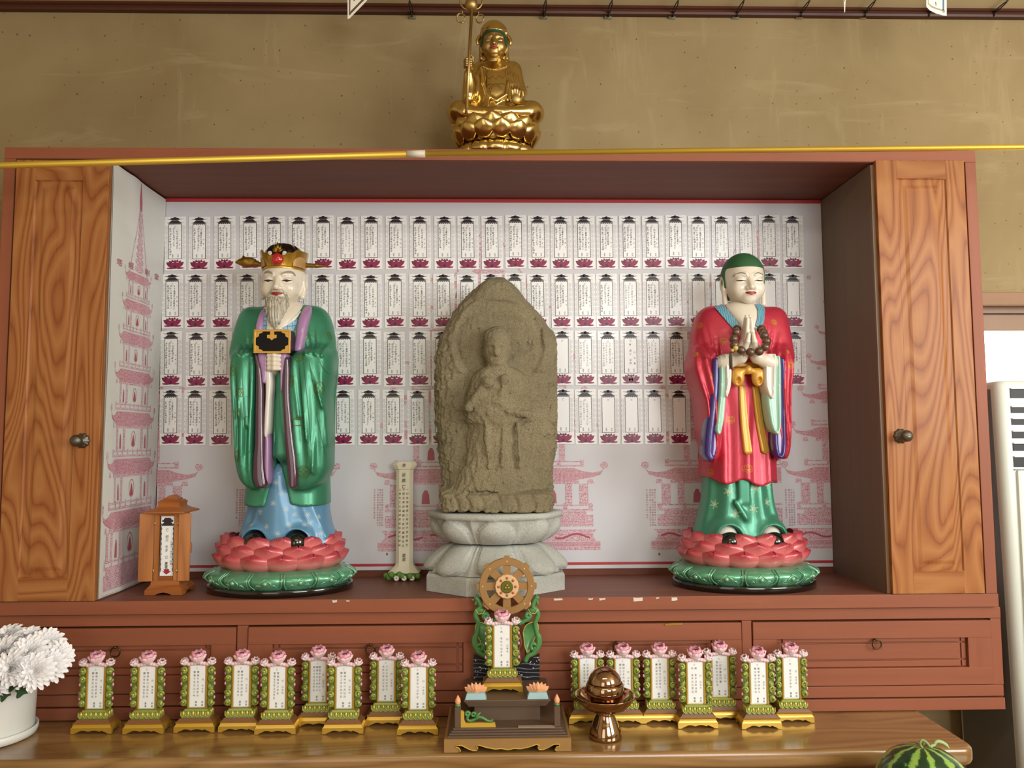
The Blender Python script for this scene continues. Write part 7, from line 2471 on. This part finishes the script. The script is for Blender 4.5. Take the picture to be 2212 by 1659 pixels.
# black wave boards, lotus stalks, wheel
yb = .184
for x0, x1, za, zl, zr in ((1023, 1060, 1478, 1413, 1425), (1106, 1165.5, 1478, 1440, 1413)):
    q = [H(x0, za, yb), H(x1, za, yb), H(x1, zr, yb), H((x0 + x1) / 2, (zl + zr) / 2 + 4, yb), H(x0, zl, yb)]
    P = [(p[0], max(hp1 - .004, p[2])) for p in q]
    P[0] = (P[0][0], hp1); P[1] = (P[1][0], hp1)
    pw_ = empty('wave_board'); pw_.parent = sh
    MB().prism(P, yb, yb + .010).build('wave_panel', M_NAVY, pw_)
    b = MB()
    for k in range(16):
        t, u_ = rng.random(), rng.random()
        x = P[0][0] + (P[1][0] - P[0][0]) * t
        zt = P[4][1] + (P[2][1] - P[4][1]) * t
        b.ball((x, yb - .0004, hp1 + .006 + (zt - hp1 - .012) * u_), .0009 + .0008 * rng.random(), 0, 6, 4)
    b.build('foam_dots', plain('foam_white', 'd8dade', 0.5), pw_)
yg = .174
b = MB()
for sg in (-1, 1):
    X0 = H(1095, 1400, yg)[0]
    def q(dx, py, dy=0): p = H(1095, py, yg + dy); return Vector((X0 + sg * dx / 888.0, p[1], p[2]))
    for pts, r in ((((66, 1288), (58, 1300), (55, 1312), (63, 1318), (66, 1330), (60, 1345), (62, 1362), (66, 1380), (64, 1400), (55, 1412), (44, 1418), (38, 1430)),.0060),
                   (((62, 1284), (64, 1296), (66, 1306)), .0034),
                   (((25, 1348), (34, 1343), (44, 1338), (50, 1330), (44, 1324), (40, 1331), (46, 1336)), .0054), (((12, 1340), (20, 1336), (28, 1342), (36, 1346)), .0050),
                   (((64, 1395), (54, 1390), (50, 1398), (56, 1404), (60, 1398)), .0050), (((64, 1368), (69, 1376), (70, 1390), (64, 1402)), .0046)):
        b.tube([q(*p) for p in smooth_pts(pts, 3)], r, 8)
    # leaf with turned edge
    lf = smooth_pts([(34, 1366), (40, 1352), (52, 1345), (64, 1346), (66, 1362), (60, 1376), (52, 1392), (44, 1410), (38, 1398), (36, 1382), (34, 1366)], 3)[:-1]
    n = len(lf)
    F_ = [q(*p) for p in lf]
    c_ = q(49, 1372, -.004)
    b.add([tuple(p) for p in F_] + [tuple(p + Vector((0, .006, 0))) for p in F_] + [tuple(c_)], [((i, (i + 1) % n, 2 * n) if sg < 0 else ((i + 1) % n, i, 2 * n)) for i in range(n)] + [tuple(range(2 * n - 1, n - 1, -1))] + [(i, i + n, (i + 1) % n + n, (i + 1) % n) for i in range(n)], 0, True)
    b.tube([q(*p, -.001) for p in lf + [lf[0]]], .0012, 6, 1)
    b.ball(tuple(q(56, 1318)), .0105, 0, 14, 9, (1.1, .55, .75)); b.tube([q(dx, py, -.005) for dx, py in ((45, 1316), (50, 1325), (60, 1326), (66, 1316))], .0013, 6, 1)
    b.tube([q(46, 1310), q(48, 1304), q(50, 1298)], [.0042, .005, .0005], 8, 2)
b.build('lotus_stalks', [M_SGRN, M_SGRL, M_PEACH], sh)
b = MB()
for pts in (((26, 1370), (30, 1390), (24, 1405), (28, 1425), (22, 1436)), ((20, 1360), (18, 1385), (22, 1410))):
    b.tube([Vector((H(1095, 1400, yg)[0] + dx / 895.0, yg + .002, H(1095, py, yg)[2])) for dx, py in smooth_pts(pts, 3)], .0035, 8)
b.build('red_branch', plain('branch_brown_red', '7a4630', 0.5), sh)
wh = empty('dharma_wheel'); wh.parent = sh
yw = .156
wc = H(1095, 1267, yw)
u = 1.0 / 900.0
b = MB()
def annulus(b, r0, r1, y0, y1, n=64, mi=0):
    R = []
    for rr, yy in ((r0, y1), (r0, y0 + .001), (r0 + .001, y0), (r1 - .001, y0), (r1, y0 + .001), (r1, y1)):
        R.append([(wc[0] + rr * sin(2 * pi * k / n), yy, wc[2] + rr * cos(2 * pi * k / n)) for k in range(n)])
    m = len(R)
    vv = [p for r in R for p in r]
    ff = [(k * n + i, k * n + (i + 1) % n, ((k + 1) % m) * n + (i + 1) % n, ((k + 1) % m) * n + i) for k in range(m) for i in range(n)]
    b.add(vv, [f[::-1] for f in ff], mi, False)
annulus(b, 44.5 * u, 59 * u, yw, yw + .012)
for k in range(8):
    a = k * pi / 4
    d = Vector((sin(a), 0, cos(a))); s_ = Vector((cos(a), 0, -sin(a)))
    b.add([tuple(Vector((wc[0], yy, wc[2])) + d * r + s_ * w_) for yy in (yw + .002, yw + .010) for r, w_ in ((56 * u, -9 * u), (56 * u, 9 * u), (63.5 * u, 5 * u), (63.5 * u, -5 * u))],
          [(0, 1, 2, 3), (7, 6, 5, 4), (0, 4, 5, 1), (1, 5, 6, 2), (2, 6, 7, 3), (3, 7, 4, 0)], 0)
b.build('rim', M_OCH, wh)
for k in range(8):
    a = k * pi / 4
    d = Vector((sin(a), 0, cos(a))); s_ = Vector((cos(a), 0, -sin(a)))
    b = MB()
    b.add([tuple(Vector((wc[0], yy, wc[2])) + d * r + s_ * w_) for yy in (yw + .003, yw + .009) for r, w_ in ((18 * u, -7.5 * u), (18 * u, 7.5 * u), (46 * u, 8.5 * u), (46 * u, -8.5 * u))],
          [(0, 1, 2, 3), (7, 6, 5, 4), (0, 4, 5, 1), (1, 5, 6, 2), (2, 6, 7, 3), (3, 7, 4, 0)], 0)
    b.build('spoke', M_OCH, wh)
b = MB()
for k in range(8):
    a = k * pi / 4
    b.ball((wc[0] + 52 * u * sin(a), yw, wc[2] + 52 * u * cos(a)), .0024, 0, 8, 6, (1, .5, 1))
b.build('rim_studs', plain('stud_cream', 'c7ad7e', 0.4), wh)
def disc(b, r, y0, y1, mi, lob=None, n=64):
    R = []
    for rr, yy in ((r, y1), (r, y0 + .0012), (r - .0015, y0)):
        R.append([(wc[0] + rr * (1 + (lob(2 * pi * k / n) if lob else 0)) * sin(2 * pi * k / n), yy, wc[2] + rr * (1 + (lob(2 * pi * k / n) if lob else 0)) * cos(2 * pi * k / n)) for k in range(n)])
    b.rings(R[::-1], mi, False, True, True)
b = MB(); disc(b, 24.5 * u, yw - .004, yw + .008, 0, lambda a: .03 * abs(cos(8 * a))); b.build('hub_petals', plain('hub_cream', 'dcb98a', 0.45), wh)
b = MB()
for k in range(8):
    a = k * pi / 4
    b.ball((wc[0] + 18 * u * sin(a), yw - .004, wc[2] + 18 * u * cos(a)), .0040, 0, 8, 6, (.85, .35, .85))
b.build('hub_red_marks', plain('hub_red', 'b5582f', 0.45), wh)
b = MB(); disc(b, 13.2 * u, yw - .0075, yw, 0); b.build('hub_boss', plain('hub_green', '6a6c2c', 0.35, 0.3), wh)
b = MB()
for a in (0, 2.1, 4.2): b.ball((wc[0] + 3.6 * u * sin(a), yw - .008, wc[2] + 3.6 * u * cos(a)), .0034, 0, 10, 7, (1, .6, 1))
b.build('hub_jewels', plain('hub_jewel_gold', 'a88a34', 0.3, 0.6), wh)
MB().box(wc[0] - .006, wc[0] + .006, yw + .004, yw + .014, hp1, wc[2] - 50 * u, 0).build('wheel_post', M_OCH, wh)
b = MB(); b.ball((wd / 2 - .012, .09, .075), .004); b.tube([(wd / 2 - .013, .09, .075), (wd / 2 - .018, .09, .073)], .002, 6)
# the tablet that stands on the platform
pc_ = UT(1085.4, 1496, TZ + .0013 + hp1)
place_tablet(tproto, (pc_.x, pc_.y, TZ + .0013 + hp1 + .0004), ('夫 창녕이公수용',), '行 김혜숙', 'lotus-topped white name tablet standing on the shrine platform below the ochre wheel')

# ================================================================== bronze bowl with domed lid
M_BRZ = NT('polished_bronze')
M_BRZ = M_BRZ.out(M_BRZ.mix(M_BRZ.noise(M_BRZ.coord((8, 8, 8)), 1.0, 2), 'ab8c70', 'bd9d80'), 0.07, 1.0)
p = UT(1313, 1607, TZ)
bw = thing('bronze_bowl', 'polished bronze pedestal bowl with domed lid on a wide dish, right of the wheel shrine', 'bowl', (p.x, p.y + .036, TZ + .0013))
b = MB(); b.lathe([(.0362, 0), (.0370, .004), (.0350, .016), (.0270, .034), (.0205, .048), (.0190, .054), (.0215, .058), (.0, .059)], 56); b.build('pedestal', M_BRZ, bw)
b = MB(); b.lathe([(.0, .057), (.030, .0585), (.050, .067), (.062, .080), (.0665, .089), (.0690, .0925), (.0690, .0938), (.0660, .0930), (.060, .0835), (.047, .0715), (.028, .064), (0, .063)], 64); b.build('dish', M_BRZ, bw)
b = MB(); b.lathe([(0, .064), (.022, .066), (.034, .075), (.0412, .088), (.0432, .101), (.0420, .113), (.0395, .1195), (.0385, .1195), (.0392, .113), (.037, .100), (.02, .082), (0, .079)], 64); b.build('bowl', M_BRZ, bw)
b = MB(); b.lathe([(.0375, .117)] + [(.0375 * cos(a), .117 + .0365 * sin(a)) for a in [pi / 2 * k / 12 for k in range(1, 12)]] + [(0, .1535)], 56); b.build('domed_lid', M_BRZ, bw)

# ================================================================== white chrysanthemums in a white pot
M_POT = plain('white_pot_plastic', 'e9ece6', 0.35)
M_CHR = plain('chrysanthemum_white', 'fcfbfc', 0.6, var=0.03)
M_CHC = plain('chrysanthemum_heart', 'e4ead0', 0.6)
M_LEAF = plain('leaf_dark_green', '2c4a2a', 0.5, var=0.2)
pp = UT(-20, 1629, TZ)
R0 = .097
pp.x = UX(-23, 1540, pp.y + R0 - .006)
pot = thing('flower_pot', 'white pot of white chrysanthemums standing on a saucer at the left table end', 'potted flowers', (pp.x, pp.y + R0 - .006, TZ + .0013))
b = MB(); b.lathe([(R0 * .90, 0), (R0 * .97, .003), (R0, .012), (R0 * 1.0, .020), (R0 * .975, .021), (R0 * .95, .010), (0, .006)], 64); b.build('saucer', M_POT, pot)
b = MB(); b.lathe([(0, .0075), (R0 * .90, .0075), (R0 * .915, .011), (R0 * .945, .112), (R0 * .95, .122), (R0 * .925, .1225), (R0 * .90, .106), (0, .102)], 64); b.build('pot', M_POT, pot)
fl = MB()
r5 = random.Random(9)
for ring, (n, tilt, l_, wdt) in enumerate(((16, 1.50, .040, .0115), (16, 1.22, .039, .0110), (15, .95, .036, .0105), (13, .68, .031, .0095), (11, .42, .025, .008), (8, .20, .019, .0065), (5, .08, .014, .005))):
    for k in range(n):
        a = 2 * pi * (k + .5 * (ring % 2)) / n + r5.uniform(-.08, .08)
        t_ = tilt + r5.uniform(-.12, .12)
        pm = [(0, -.0015), (.3, -.42), (.7, -.5), (.93, -.3), (1, 0), (.93, .3), (.7, .5), (.3, .42), (0, .0015)]
        V = []
        for s_, w_ in pm:
            ww = w_ * wdt if abs(w_) > .01 else w_
            up = .006 * sin(s_ * pi) - .004 * s_ * s_ * (tilt > 1.3) + abs(w_) * wdt * .35
            V.append(Vector((s_ * l_, ww, up)))
        M = Matrix.Rotation(a, 4, 'Z') @ Matrix.Rotation(-(pi / 2 - t_), 4, 'Y')
        cen = Vector((.55 * l_, 0, .004))
        fl.add([tuple(M @ v) for v in V] + [tuple(M @ cen)], [(i, (i + 1) % 9, 9) for i in range(9)], 0, True)
fo = fl.build('petals', M_CHR); fme = fo.data; bpy.data.objects.remove(fo)
ce = MB(); ce.ball((0, 0, .005), .009, 0, 12, 8); co = ce.build('heart', M_CHC); cme = co.data; bpy.data.objects.remove(co)
cx_ = MB(); cx_.ball((0, 0, -.004), .009, 0, 10, 7, (1, 1, .8)); cx_o = cx_.build('calyx', M_LEAF); cxme = cx_o.data; bpy.data.objects.remove(cx_o)
for px, py, yl, tilt, yaw_, sc in ((18, 1384, .0, .5, -.4, 1.1), (100, 1397, .0, .9, .5, 1.12), (12, 1412, -.04, 1.0, -.2, 1.05), (66, 1412, -.05, 1.0, .2, 1.1), (32, 1445, -.085, 1.25, -.1, 1.15), (105, 1440, -.045, 1.15, .6, 1.05), (76, 1450, -.075, 1.3, .3, 1.1), (-4, 1474, -.09, 1.35, -.3, 1.1), (122, 1420, -.02, 1.2, 1.0, 1.0), (60, 1385, .015, .4, .2, 1.0), (-40, 1430, -.04, 1.0, -.6, 1.1), (-45, 1395, .0, .6, -.7, 1.1)):
    q = U(px, py, pp.y + R0 - .012 + yl) - Vector(pot.location)
    fr = empty('chrysanthemum', q); fr.parent = pot
    fr.rotation_euler = (tilt, 0, yaw_); fr.scale = (sc, sc, sc)
    for nm, me in (('petals', fme), ('heart', cme), ('calyx', cxme)):
        o = bpy.data.objects.new(nm, me); COL.objects.link(o); o.parent = fr
    Rm = fr.rotation_euler.to_matrix()
    b = MB(); b.tube([q + Rm @ Vector((0, 0, -.003)), q + Rm @ Vector((0, 0, -.03)), Vector((q.x * .4, q.y * .3, .105))], .0025, 6); b.build('stem', M_LEAF, pot)
for px, py, yl, a, tl in ((38, 1478, -.080, -.3, 2.0), (90, 1472, -.05, .6, 2.1), (112, 1462, -.02, 1.1, 2.0), (20, 1490, -.092, -.1, 2.3), (60, 1483, -.08, .2, 2.3)):
    q = U(px, py - 8, pp.y + R0 - .012 + yl) - Vector(pot.location)
    b = MB()
    lf = [(0, 0), (.006, .010), (.016, .013), (.012, .022), (.019, .030), (.010, .034), (.005, .046), (0, .050)]
    P = lf + [(-x, z) for x, z in lf[-2:0:-1]]
    Rm = Matrix.Rotation(a, 4, 'Y') @ Matrix.Rotation(tl, 4, 'X')
    b.M = Matrix.Translation(q) @ Rm @ Matrix.Scale(.75, 4)
    b.prism(P, 0, .0008)
    b.build('leaf', M_LEAF, pot)

# ================================================================== little wooden shrine with open doors, left in the niche
M_CED = wood('cedar_shrine', 'b9793c', 'a6652c', '8a4f20', axis=2, scale=2.2, rings=9, rough=0.45, coat=0.15, fine=0.5)
M_CEDH = wood('cedar_shrine_cross', 'a8642c', '96531f', '7a4018', axis=0, scale=2.2, rings=8, rough=0.45, coat=0.15, fine=0.5)
s0 = UT(352, 1286.5, NZ)
ws = thing('wooden_shrine', 'small orange-brown wooden shrine with open doors and a name slip, left of the green-robed statue', 'shrine', (s0.x, s0.y, NZ + .0008))
def J(px, py, yl): 
    p = U(px, py, s0.y + yl); return (p.x - s0.x, yl, p.z - NZ - .0008)
W0 = (J(393, 1280, 0)[0] - J(312, 1280, 0)[0]); Dp = .088
zz = [J(352, y, .012)[2] for y in (1274, 1264, 1254, 1108, 1093, 1084, 1081, 1071)]
b = MB()
def foot(w, h): return [(-w / 2, 0), (-w * .22, 0), (-w * .18, h * .25), (-w * .10, h * .45), (0, h * .6), (w * .10, h * .45), (w * .18, h * .25), (w * .22, 0), (w / 2, 0), (w / 2, h), (-w / 2, h)]
b.prism(foot(W0, zz[0]), 0, .006); b.prism(foot(W0, zz[0]), Dp - .006, Dp)
fs_ = [(x / W0 * (Dp - .001) + Dp / 2, z - .0002) for x, z in foot(W0, zz[0])]
b.prism(fs_, -W0 / 2 + .0003, -W0 / 2 + .006, 0, 'x'); b.prism(fs_, W0 / 2 - .006, W0 / 2 - .0003, 0, 'x')
frus(b, W0, Dp, W0 * .80, Dp * .82, zz[0], zz[1], Dp / 2); frus(b, W0 * .78, Dp * .80, W0 * .74, Dp * .78, zz[1], zz[2], Dp / 2)
b.build('base', M_CEDH, ws)
bwid = (J(391, 1180, .012)[0] - J(340, 1180, .012)[0]) / 2 * 1.02
by0, by1 = .012, Dp - .010
b = MB()
b.box(-bwid, -bwid + .008, by0, by1, zz[2], zz[3]); b.box(bwid - .008, bwid, by0, by1, zz[2], zz[3]); b.box(-bwid, bwid, by1 - .006, by1, zz[2], zz[3])
for x0, x1 in ((-bwid, -bwid + .0105), (bwid - .0105, bwid)): b.box(x0, x1, by0 - .002, by0 + .006, zz[2], zz[3], 0, .0008)
b.build('body', M_CED, ws)
b = MB(); b.box(-bwid + .0105, bwid - .0105, by0, by0 + .006, zz[2], zz[2] + .011); b.box(-bwid + .0105, bwid - .0105, by0, by0 + .006, zz[3] - .008, zz[3]); b.build('cross_rail', M_CEDH, ws)
b = MB()
frus(b, W0 * 1.08, Dp * 1.12, W0 * 1.06, Dp * 1.10, zz[3], zz[3] + .004, Dp / 2)
nR = 6
for k in range(nR):
    f0, f1 = k / nR, (k + 1) / nR
    g = lambda f: 1.06 - .50 * (1 - (1 - f) ** 1.6)
    frus(b, W0 * g(f0), Dp * g(f0) * 1.03, W0 * g(f1), Dp * g(f1) * 1.03, zz[3] + .004 + (zz[4] - zz[3] - .004) * f0, zz[3] + .004 + (zz[4] - zz[3] - .004) * f1, Dp / 2)
frus(b, W0 * .56, Dp * .56, W0 * .60, Dp * .60, zz[4], zz[5], Dp / 2); frus(b, W0 * .54, Dp * .54, W0 * .50, Dp * .5, zz[5], zz[6], Dp / 2)
cr = [(-W0 * .20, zz[6]), (-W0 * .19, zz[6] + .004), (-W0 * .13, zz[6] + .0055), (-W0 * .08, zz[7] - .003), (-W0 * .03, zz[7]), (W0 * .03, zz[7]), (W0 * .08, zz[7] - .003), (W0 * .13, zz[6] + .0055), (W0 * .19, zz[6] + .004), (W0 * .20, zz[6])]
b.prism(cr, Dp * .3, Dp * .7)
b.build('roof', M_CEDH, ws)
for sg, ang, wdt in ((-1, radians(-6), .034), (1, radians(8), .028)):
    d = MB().box(0, wdt, -.0025, .0025, zz[2] - .001, zz[3] - .001, 0, .0006)
    o = d.build('door', M_CED, ws, (sg * (bwid + .0012), by0 - .003, 0))
    o.rotation_euler = (0, 0, (pi - ang) if sg < 0 else ang)
    if sg > 0: MB().box(wdt - .0005, wdt + .0035, -.003, .003, .105, .128, 0, .001).build('door_pull', M_CED, o)
    for z in (zz[2] + .024, zz[3] - .026):
        h_ = MB(); h_.tube([(sg * (bwid - .001), by0 - .0035, z - .005), (sg * (bwid - .001), by0 - .0035, z + .005)], .0012, 6); h_.build('hinge', plain('hinge_brass', 'e0c38a', 0.3, 0.8), ws)
b = MB()
sw = .0165; sy_ = by0 + .004
zb1, zt1 = zz[2] + .011, zz[3] - .008
b.box(-sw, sw, sy_, sy_ + .001, zb1, zt1, 0)
hS = zt1 - zb1
def slip(P, mi, l=.0003): b.add([(x * sw, sy_ - l, zb1 + z * hS) for x, z in P], [list(range(len(P)))], mi)
for z0, w_ in ((.945, .85), (.88, .98)):
    slip([(-w_, z0 - .045), (w_, z0 - .045), (w_ * .6, z0 + .01), (w_ * .45, z0 + .025), (-w_ * .45, z0 + .025), (-w_ * .6, z0 + .01)], 1)
    slip([(-w_ - .02, z0 - .035), (-w_ * .8, z0 - .03), (-w_ * .9, z0 + .0)], 1); slip([(w_ + .02, z0 - .035), (w_ * .9, z0 + .0), (w_ * .8, z0 - .03)], 1)
for sg in (-1, 1):
    slip([(sg * .88, .06), (sg * .96, .06), (sg * .96, .83), (sg * .88, .83)][::(1 if sg > 0 else -1)], 1)
    for k in range(9): slip([(sg * .82, .09 + .085 * k), (sg * .90, .09 + .085 * k), (sg * .90, .13 + .085 * k), (sg * .82, .12 + .085 * k)][::(1 if sg > 0 else -1)], 1)
write(b, '亡 祖父 추풍 公 준성', -.001, zb1 + hS * .80, .0085, sy_ - .0004, 1, 1.0, 0.12)
write(b, '靈駕', -.001, zb1 + hS * .235, .0085, sy_ - .0004, 1, .95, 0.12)
write(b, '行孝子 추수민 伏爲', .0105, zb1 + hS * .58, .0056, sy_ - .0004, 1, 1.06, 0.12)
for k, (tx, tz) in enumerate(((-.62, .085), (.62, .085), (-.4, .115), (.4, .115), (-.15, .125), (.15, .125), (0, .10))):
    dx, dz = tx * .5, tz * .5
    slip([(0, .02), (tx * .35 - .12, .05), (tx * .8 - .10, tz * .9), (tx, tz), (tx * .8 + .12, tz * .82), (tx * .35 + .12, .045)], 2, .0003 + .00003 * k)
b.build('name_slip', [M_PAPW, M_CINK, plain('slip_lotus_red', 'a02440', 0.5)], ws)

# ================================================================== folded paper spirit tablet with paper flowers
M_CREAM = plain('cream_paper', 'e3dcc0', 0.7, var=0.04)
p0 = UT(870, 1254.5, NZ)
pt_ = thing('paper_spirit_tablet', 'tall folded cream paper tablet with brush writing on a foot of paper flowers', 'paper tablet', (p0.x, p0.y, NZ + .0008))
def E_(px, py, yl):
    p = U(px, py, p0.y + yl); return (p.x - p0.x, yl, p.z - NZ - .0008)
lean = .008
def lev(py, a, b_, d0, d1, ch=.25):
    q0, q1 = E_(a, py, .02), E_(b_, py, .02)
    x0, x1 = q0[0], q1[0]
    z = q0[2]
    yy = .012 + lean * z / .3
    c = (x1 - x0) * ch
    return [(x0, yy + d1, z), (x0, yy + d0 + .010, z), (x0 + c, yy + d0, z), (x1 - c, yy + d0, z), (x1, yy + d0 + .010, z), (x1, yy + d1, z)]
b = MB()
b.rings([lev(1236, 839, 907, -.018, .030, .28), lev(1222, 853, 894, -.004, .026, .22), lev(1217, 855, 892, 0, .024, .2), lev(1023, 855, 892, 0, .024, .2), lev(1014, 855, 893, .0, .024, .2), lev(1013, 853, 895, -.003, .026, .2), lev(1004, 847, 901, -.004, .026, .2), lev(997, 853, 896, -.003, .024, .2)], 0, False)
b.build('paper_shaft', M_CREAM, pt_)
b = MB()
def wcol(text, px, py0, size, pitch=1.0, sh=.14):
    q = E_(px, py0, .02)
    z = q[2]
    for ch in text:
        if ch != ' ':
            gv, gf = glyph(ch)
            b.add([(q[0] + (v[0] - .46 + sh * (v[1] - .4)) * size * .95, .012 + lean * (z - size + (v[1] + .06) * size) / .3 - (.0055 if py0 < 1010 else .0012), z - size + (v[1] + .06) * size) for v in gv], gf, 0)
        z -= size * pitch
wcol('衆', 873, 1000, .011); wcol('追薦亡', 872, 1020, .012, 1.35)
wcol('一切有情無情三惡道中受苦衆生', 880, 1054, .0072, 1.62); wcol('水陸空界哀魂佛子各列靈駕往生', 872, 1054, .0074, 1.60); wcol('上世先亡父母師長叔伯弟兄姉妹', 864, 1054, .0074, 1.58)
wcol('靈駕', 873, 1194, .011, 1.0); wcol('之', 872, 1221, .009)
b.build('brush_writing', M_TINK, pt_)
M_CREP = plain('green_paper_leaf', '5f8a35', 0.6, var=0.2, vscale=60)
b = MB()
zc_ = .010
for k in range(13):
    px = 834 + 5.7 * k
    q = E_(px, 1244 + 3 * sin(k * 2.1), -.004 + .012 * cos(k * 1.7))
    b.ball((q[0], q[1], max(.0085, q[2])), .0085, 0, 8, 6, (1, .8, 1.0))
b.build('paper_leaves', M_CREP, pt_)
for px in (856.5, 873, 890):
    q = E_(px, 1249, -.016)
    fw = empty('paper_daisy', (q[0], q[1], max(.009, q[2]))); fw.parent = pt_
    b = MB()
    for k in range(13):
        a = 2 * pi * k / 13
        b.add([(0, 0, 0), (.004 * cos(a - .3), -.001, .004 * sin(a - .3)), (.0088 * cos(a), -.0018, .0088 * sin(a)), (.004 * cos(a + .3), -.001, .004 * sin(a + .3)), (.004 * cos(a), .0006, .004 * sin(a))], [(0, 1, 2), (0, 2, 3), (1, 4, 2), (2, 4, 3), (0, 4, 1), (0, 3, 4)])
    b.build('white_petals', M_CHR, fw)
    b = MB(); b.ball((0, -.0015, 0), .0026, 0, 9, 6); b.build('yellow_heart', plain('daisy_yellow', 'c9a92c', 0.6), fw)

# ================================================================== watermelon on the low table
M_MEL = NT('watermelon_rind')
_v = M_MEL.coord((1, 1, 1))
_g = M_MEL.n('ShaderNodeSeparateXYZ', {0: _v})
_ang = M_MEL.math('ARCTAN2', _g.outputs[1], _g.outputs[0])
_nz = M_MEL.noise(M_MEL.coord((34, 34, 34)), 1.0, 4, 0.65)
_wv = M_MEL.math('SINE', M_MEL.math('ADD', M_MEL.math('MULTIPLY', _ang, 10.0), M_MEL.math('MULTIPLY', M_MEL.math('SUBTRACT', _nz, 0.5), 7.0)))
M_MEL = M_MEL.out(M_MEL.ramp(M_MEL.math('ADD', M_MEL.math('MULTIPLY', _wv, 0.5), 0.5), [(0.30, '1c3a1e'), (0.62, '27512a'), (0.74, '6f9a3c'), (0.95, '93b552')]), 0.3, 0.0, None, 0.3)
Rm_ = .092
mt = U(1992, 1611, TY0 - .135)
mel = thing('watermelon', 'round striped green watermelon with curly stem in front of the table, bottom right', 'watermelon', (mt.x, mt.y, LZ))
Hm = mt.z - LZ
b = MB()
prof = [(Rm_ * sin(pi * k / 24) ** .9, Hm / 2 - Hm / 2 * cos(pi * k / 24)) for k in range(25)]
prof[0] = (0, 0.0); prof[-1] = (0, Hm - .004); prof[-2] = (Rm_ * .18, Hm - .001)
b.lathe(prof, 72); b.build('rind', M_MEL, mel)
b = MB()
b.tube([Vector(p) for p in smooth_pts([(0, 0, Hm - .004), (-.004, 0, Hm + .004), (0, 0, Hm + .011), (.008, -.002, Hm + .007), (.013, -.004, Hm - .001)], 4)], .0024, 8)
b.build('stem', plain('melon_stem', '8a9a5a', 0.6, var=0.2), mel)
b = MB()
b.tube([Vector(p) for p in smooth_pts([(.013, -.004, Hm - .0005), (.022, -.004, Hm + .0035), (.026, -.004, Hm + .009), (.036, -.003, Hm + .008), (.046, -.002, Hm + .002), (.052, -.001, Hm - .005)], 4)], [.003] * 10 + [.0036] * 8 + [.0022] * 3, 8)
b.build('stem_curl', plain('melon_stem_pale', '9fb878', 0.6, var=0.15), mel)
